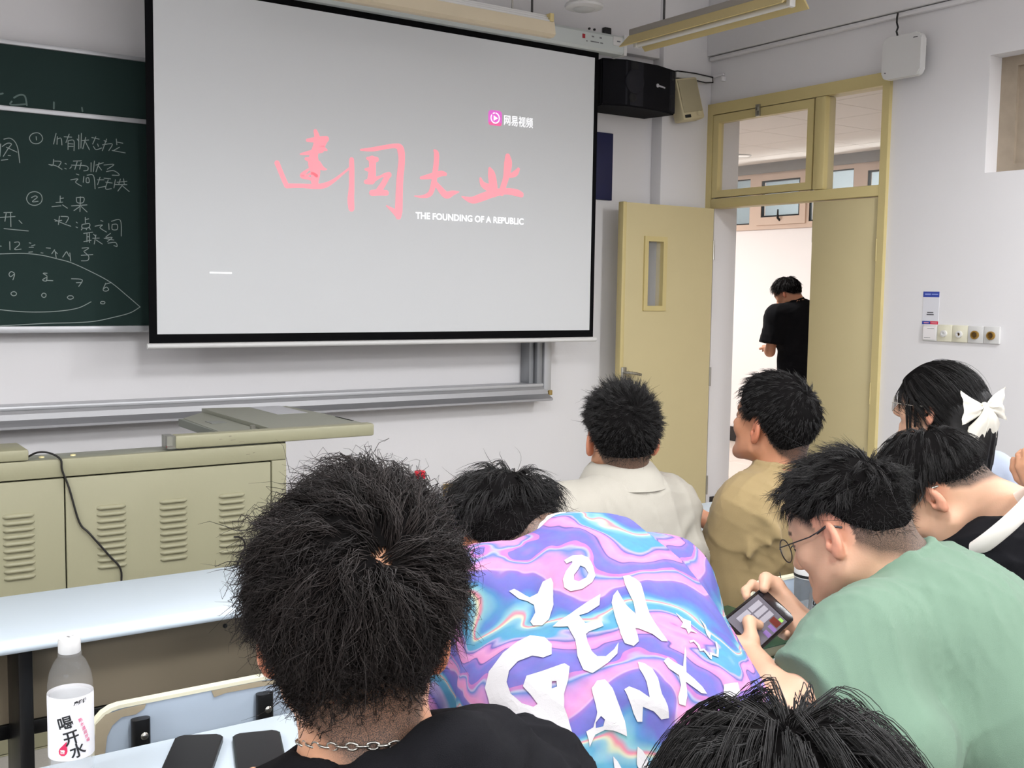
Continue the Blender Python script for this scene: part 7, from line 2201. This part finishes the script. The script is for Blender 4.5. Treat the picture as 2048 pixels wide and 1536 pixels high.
strokes('line_print', [[(0.0, 0.0), (0.07, 0.022)], [(0.0, 0.0), (0.012, -0.035)], [(0.012, -0.035), (0.08, -0.012)], [(0.02, -0.032), (0.022, 0.006)], [(0.022, 0.006), (0.042, -0.024)], [(0.042, -0.024), (0.045, 0.013)], [(0.02, -0.045), (0.08, -0.025)]], f6, M_PRT, o, width=0.0022)
strokes('block_print', [[(0.022, -0.058), (0.09, -0.035)]], f6, M_PRT, o, width=0.014)
def len6(a, e):
    top = np.clip((e - 2) / 20, 0, 1)
    front = np.clip((np.abs(a) - 100) / 40, 0, 1)
    return 0.010 + 0.058 * top + 0.035 * front * top
build_hair(o, hc, R, H_BLACK, guides=560, n=9000, length=len6, whorl=(0.05, -0.60, 0.79), lift=0.16, grav=0.12, clump=0.72, r0=0.0005, segs=6, seed=71, jitter=0.07, stray=0.014, cap=0.85, bias=(0.0, 0.2, 0), fade=9, swirl=0.3, vol=lambda a, e: 0.003 + 0.019 * np.clip((e - 0) / 22, 0, 1), lay=0.6,
           table=[(0, -28), (40, -26), (62, -16), (76, -2), (90, 12), (102, 8), (110, -4), (118, -8), (130, 14), (148, 30), (180, 36)])
glasses(o, T, M_STEEL)
M_FAN = mat('white_soft_plastic', rgb(238, 232, 226), 0.45)
s2 = Sculpt()
up_ = nrm(arr(-0.45, 0.15, 1.0))
ax_ = nrm(arr(1, 0.1, 0) - up_ * (arr(1, 0.1, 0) @ up_))
fx_ = np.cross(up_, ax_)
cen = arr(2.030, 1.238, 1.022)#2.040, 1.234, 1.033)
def arc_pt(d, r=0.086, z=0.0):
    a = math.radians(d)
    return cen + (ax_ * math.cos(a) * 0.98 + fx_ * math.sin(a)) * r + up_ * (z - 0.052 * math.sin(a) - 0.012)
def fan_seg(name, d0, d1, w0, w1, parent, n=10):
    bm = bmesh.new()
    rows = []
    for i in range(n + 1):
        d = d0 + (d1 - d0) * i / n
        w_ = w0 + (w1 - w0) * i / n
        c = arc_pt(d)
        rad = nrm(c - cen - up_ * ((c - cen) @ up_))
        rows.append([bm.verts.new(Vector(c + rad * x + up_ * z)) for x, z in [(0.011 * math.cos(t_) * (1 if math.cos(t_) > 0 else 0.4), w_ / 2 * math.sin(t_)) for t_ in np.linspace(0, 2 * PI, 17)[:-1]]])
    for a, b in zip(rows[:-1], rows[1:]):
        for j in range(16):
            bm.faces.new((a[j], b[j], b[(j + 1) % 16], a[(j + 1) % 16]))
    bm.faces.new(rows[0][::-1])
    bm.faces.new(rows[-1])
    return from_bm(name, bm, M_FAN, parent, smooth=True, auto=50)
nf = fan_seg('neck_fan', 172, 368, 0.040, 0.040, o, 24)
fan_seg('fan_arm', 112, 170, 0.030, 0.036, nf)
fan_seg('fan_arm', 370, 428, 0.036, 0.030, nf)
fan_seg('joint_band', 169.5, 172.5, 0.030, 0.030, nf, 2).data.materials[0] = M_STEEL

# ---- girl with the bow
N = (2.60, 1.70, 1.01); SL = (2.435, 1.71, 0.955); SR = (2.765, 1.69, 0.955); P = (2.58, 1.92, 0.54)
hg = (2.575, 1.735, 1.178)
N = (2.71, 1.785, 1.008); SL = (2.545, 1.795, 0.948); SR = (2.875, 1.775, 0.948); P = (2.68, 2.01, 0.59); MID = (2.69, 1.91, 0.78)
EL, WL, ER, WR = (2.50, 1.92, 0.75), (2.58, 2.10, 0.83), (2.92, 1.90, 0.75), (2.82, 2.10, 0.83)
o, T, R, hc, S1 = person('person', 'girl with long black hair, white satin bow and glasses by the side wall', ((2.661, 1.805, 1.163), (14, 6, 0)), N, P, SL, SR, EL, WL, ER, WR, Mid=MID, skin=SK1, sc=0.965, trousers=T_JEAN, neck_r=0.046)
M_SKY = cloth('pale_blue_cotton', rgb(198, 208, 226), 0.85)
shirt(o, M_SKY, N, P, SL, SR, EL, ER, Mid=MID, sl=0.8, g=0.022, amp=0.005, seed=33, loose=1.1, sleeve_r=(0.075, 0.095), hole=(T(0, -0.02, -0.09), T(0, -0.02, 0.0), 0.052, 0.06), name='blouse', freq=0.9)
gd_ = R.T @ arr(0, 0, -1)
def len7(a, e):
    side = np.clip((np.abs(a) - 100) / 30, 0, 1)
    return 0.30 - 0.05 * side
def keep_back(p):
    # long hair lies outside the neck and upper back
    Cn = arr(0, -0.035, -0.10)
    q_ = p - Cn
    ax = np.array([0, -0.12, -1.0])
    ax = ax / np.linalg.norm(ax)
    al = q_ @ ax
    rad = q_ - al[:, None] * ax
    dist = np.linalg.norm(rad, axis=1) + 1e-6
    lowm = (p[:, 2] < -0.02)
    need = np.where(lowm, 0.066, 0.0)
    p = p + rad / dist[:, None] * np.maximum(need - dist, 0)[:, None]
    # swept behind the ears
    m_ = lowm & (p[:, 1] > 0.0)
    p[m_, 1] -= (p[m_, 1]) * 0.5
    return p
build_hair(o, hc, R, H_BLACK, sc=0.965, guides=520, n=9000, length=len7, whorl=(0.0, 0.80, 0.60), lift=0.06, grav=0.24, clump=0.75, r0=0.0005, segs=10, seed=81, jitter=0.025, stray=0.012, cap=0.85, bias=(0, -0.35, 0), swirl=0.0, vol=0.014, lay=0.6, extra_sdf=keep_back,
           table=[(0, -44), (40, -42), (62, -30), (78, -12), (90, 10), (104, 6), (116, -4), (128, -4), (142, 8), (160, 16), (180, 18)], fade=8)
s2 = Sculpt()
s2.path([T(0, -0.095, 0.03), T(0.0, -0.105, -0.05), T(0.0, -0.105, -0.13), T(0.0, -0.10, -0.20)], [0.055, 0.052, 0.050, 0.030], 0.05)
s2.path([T(-0.045, -0.075, 0.0), T(-0.05, -0.085, -0.08), T(-0.045, -0.10, -0.17), T(-0.04, -0.105, -0.21)], [0.040, 0.038, 0.034, 0.012], 0.05)
s2.path([T(0.045, -0.075, 0.0), T(0.05, -0.085, -0.08), T(0.045, -0.10, -0.17), T(0.04, -0.105, -0.21)], [0.040, 0.038, 0.034, 0.012], 0.05)
V, F = skin_mesh(s2, 0.006, extra=lambda X: 0.003 * np.sin((X @ nrm(R[:, 0])) * 260) )
me = np_mesh('long_hair', V, F)
set_attr(me, 'shade', np.full(len(V), 0.25))
place('long_hair', me, H_BLACK, o)
bm = bmesh.new()
for pts in ([(-0.070, 0.050, 0.05), (-0.076, 0.046, 0.0), (-0.072, 0.040, -0.06), (-0.066, 0.036, -0.12)], [(-0.066, 0.062, 0.05), (-0.072, 0.058, 0.0), (-0.067, 0.052, -0.05), (-0.058, 0.046, -0.10)], [(-0.072, 0.036, 0.05), (-0.079, 0.030, 0.0), (-0.076, 0.026, -0.05)]):
    add_tube(bm, [Vector(T(*p)) for p in pts], [0.004, 0.0045, 0.003, 0.001][:len(pts)], 6)
lk = from_bm('face_lock', bm, H_BLACK, o, smooth=True)
glasses(o, T, mat('pale_frame', rgb(196, 190, 178), 0.3, metal=0.4), rw=0.024, rh=0.023)
# white satin bow
M_SATIN = mat('white_satin', rgb(240, 236, 222), 0.42, spec=0.5)
bc = T(-0.040, -0.142, 0.035)
bx, bz = nrm(R @ arr(0.80, -0.30, 0.12) * -1), nrm(R @ arr(0.0, 0.12, 1.0))
bz = nrm(bz - bx * (bx @ bz)); by = np.cross(bz, bx)
def bow_wing(name, sgn, W, H, droop, tw, parent):
    bm = bmesh.new()
    nu, nv = 12, 12
    G = []
    for side in (1, -1):
        g_ = []
        for i in range(nu + 1):
            u_ = i / nu
            row = []
            for j in range(nv + 1):
                v_ = j / nv * 2 - 1
                hh = H * (0.16 + 0.84 * u_ ** 0.75)
                puff = 0.016 * math.sin(PI * min(u_ * 1.05, 1)) * (1 - v_ * v_) * side
                rip = 0.0035 * math.sin(v_ * 9 + u_ * 4) * (1 - u_ * 0.4)
                p = bc + bx * sgn * (0.006 + W * u_ + 0.012 * abs(v_) * u_) + bz * (v_ * hh + droop * u_ * u_) + by * (puff + rip + tw * u_)
                row.append(bm.verts.new(Vector(p)))
            g_.append(row)
        G.append(g_)
    for g_ in G:
        for i in range(nu):
            for j in range(nv):
                bm.faces.new((g_[i][j], g_[i + 1][j], g_[i + 1][j + 1], g_[i][j + 1]))
    for i in range(nu):
        for j in (0, nv):
            bm.faces.new((G[0][i][j], G[0][i + 1][j], G[1][i + 1][j], G[1][i][j]))
    for j in range(nv):
        bm.faces.new((G[0][nu][j], G[0][nu][j + 1], G[1][nu][j + 1], G[1][nu][j]))
    bmesh.ops.remove_doubles(bm, verts=bm.verts, dist=0.0004)
    return from_bm(name, bm, M_SATIN, parent, smooth=True, auto=60)
kn_ = Sculpt()
kn_.ell(bc, np.stack([bx, by, bz], 1), (0.010, 0.012, 0.016), 0.005)
V, F = skin_mesh(kn_, 0.003)
bw = place('hair_bow', np_mesh('hair_bow', V, F), M_SATIN, o)
bow_wing('bow_loop', 1, 0.070, 0.046, 0.012, 0.0, bw)
bow_wing('bow_loop', -1, 0.066, 0.046, 0.0, 0.0, bw)
def tail(sgn, dx, dz, w_):
    bm = bmesh.new()
    rows = []
    for i in range(11):
        u_ = i / 10
        c = bc + bx * sgn * dx * u_ + bz * (-dz * u_) + by * (0.008 + 0.006 * math.sin(u_ * 5))
        hw = w_ * (0.25 + 0.75 * min(1, u_ * 1.3)) * (1 if u_ < 0.75 else 1 - (u_ - 0.75) * 3.9)
        across = nrm(bx * sgn * dz * 1.0 + bz * dx)
        rows.append([bm.verts.new(Vector(c + across * hw * x + by * (0.003 * math.cos(x * 4) + t_))) for t_ in (0, 0.0015) for x in np.linspace(-1, 1, 6)])
    for a, b in zip(rows[:-1], rows[1:]):
        for j in range(5):
            bm.faces.new((a[j], b[j], b[j + 1], a[j + 1]))
            bm.faces.new((a[6 + j], b[6 + j], b[7 + j], a[7 + j]))
    return from_bm('bow_tail', bm, M_SATIN, bw, smooth=True)
tail(1, 0.055, 0.085, 0.036)
tail(-1, 0.036, 0.085, 0.030)

# ---- neighbour at the right edge, only a hand and sleeve in view
N = arr(2.88, 1.34, 1.03); SL = N + arr(-0.18, 0, -0.06); SR = N + arr(0.18, 0, -0.06); P = arr(2.90, 0.98, 0.56)
EL, WL, ER, WR = arr(2.73, 1.47, 0.82), arr(2.672, 1.50, 0.968), arr(3.12, 1.45, 0.80), arr(3.0, 1.60, 0.80)
o, T, R, hc, S1 = person('person', 'person at the right edge in blue striped shirt, raised hand holding dark phone', ((2.87, 1.42, 1.16), (0, -18, 0)), N, P, SL, SR, EL, WL, ER, WR, skin=SK2, h=0.0055, trousers=T_DARK, palmL=(1, 0.2, 0.2), hands=(0.9, 0.5))
M_STRIPE = cloth('blue_striped_cotton', rgb(150, 178, 216), 0.85)
def stripes(m):
    nt = m.node_tree
    b = nt.nodes['Principled BSDF']
    tc = nt.nodes.new('ShaderNodeTexCoord')
    wv = nt.nodes.new('ShaderNodeTexWave')
    wv.bands_direction = 'X'
    wv.inputs['Scale'].default_value = 26
    wv.inputs['Distortion'].default_value = 0.4
    nt.links.new(tc.outputs['Object'], wv.inputs['Vector'])
    mx = nt.nodes.new('ShaderNodeMix')
    mx.data_type = 'RGBA'
    mx.inputs['A'].default_value = rgb(128, 162, 210)
    mx.inputs['B'].default_value = rgb(196, 212, 234)
    nt.links.new(wv.outputs['Fac'], mx.inputs['Factor'])
    nt.links.new(mx.outputs['Result'], b.inputs['Base Color'])
stripes(M_STRIPE)
s2 = Sculpt()
def p9x(s, R1, u1):
    s.sleeve(EL, EL + (WL - EL) * 0.80, 0.058, 0.052, 0.03)
    s.cone(SL + (EL - SL) * 0.9, EL, 0.06, 0.06, 0.03)
shirt(o, M_STRIPE, N, P, SL, SR, EL, ER, sl=1.0, g=0.018, h=0.007, amp=0.006, seed=37, extra=p9x, sleeve_r=(0.07, 0.062), hole=(T(0, -0.02, -0.09), T(0, -0.02, 0.0), 0.058, 0.066), name='striped_shirt')
build_hair(o, hc, R, H_BLACK, guides=300, n=2500, length=len4, lift=0.34, grav=0.12, r0=0.0007, segs=3, seed=91, cap=0.95, vol=0.014)
phone('dark phone in the raised hand at the right edge of the classroom', (2.70, 1.515, 1.06), 0, axes=(Vector(nrm(arr(0.5, 0.8, 0.1))), Vector(nrm(arr(0.2, -0.1, 0.95))), Vector(nrm(np.cross(nrm(arr(0.5, 0.8, 0.1)), nrm(arr(0.2, -0.1, 0.95)))))), l=0.15, w=0.07)

# ---- student standing in the corridor
N = arr(6.50, 5.62, 1.385); SL = N + arr(-0.165, 0.075, -0.07); SR = N + arr(0.165, -0.075, -0.07); P = arr(6.53, 5.60, 0.88)
f10 = nrm(arr(0.40, 0.9, 0))
EL = SL + arr(-0.045, 0.02, -0.27); WL = EL + arr(0.15, 0.16, 0.02); ER = SR + arr(0.03, 0.02, -0.27); WR = ER + arr(-0.02, 0.22, 0.03)
o, T, R, hc, S1 = person('person', 'person in black tee and trousers standing in the bright corridor, head bent down', ((6.445, 5.70, 1.485), (12, -32, 0)), N, P, SL, SR, EL, WL, ER, WR, skin=SK3, h=0.008, legs='stand', trousers=T_BLACK, fwd=f10, sc=0.95)
shirt(o, T_BLACK, N, P, SL, SR, EL, ER, sl=0.78, g=0.024, h=0.009, amp=0.006, seed=43, loose=1.15, sleeve_r=(0.082, 0.095), hole=(T(0, -0.02, -0.09), T(0, -0.02, 0.0), 0.055, 0.062), ring=(0.062, 0.062, 0.009, 0.022))
def len10(a, e):
    return 0.012 + 0.05 * np.clip((e + 5) / 25, 0, 1)
build_hair(o, hc, R, H_BLACK, sc=0.95, guides=300, n=3000, length=len10, whorl=(0.0, -0.5, 0.86), lift=0.2, grav=0.1, clump=0.6, r0=0.001, segs=5, seed=95, jitter=0.07, cap=0.9, fade=8, vol=0.018, lay=0.5, stray=0.012)
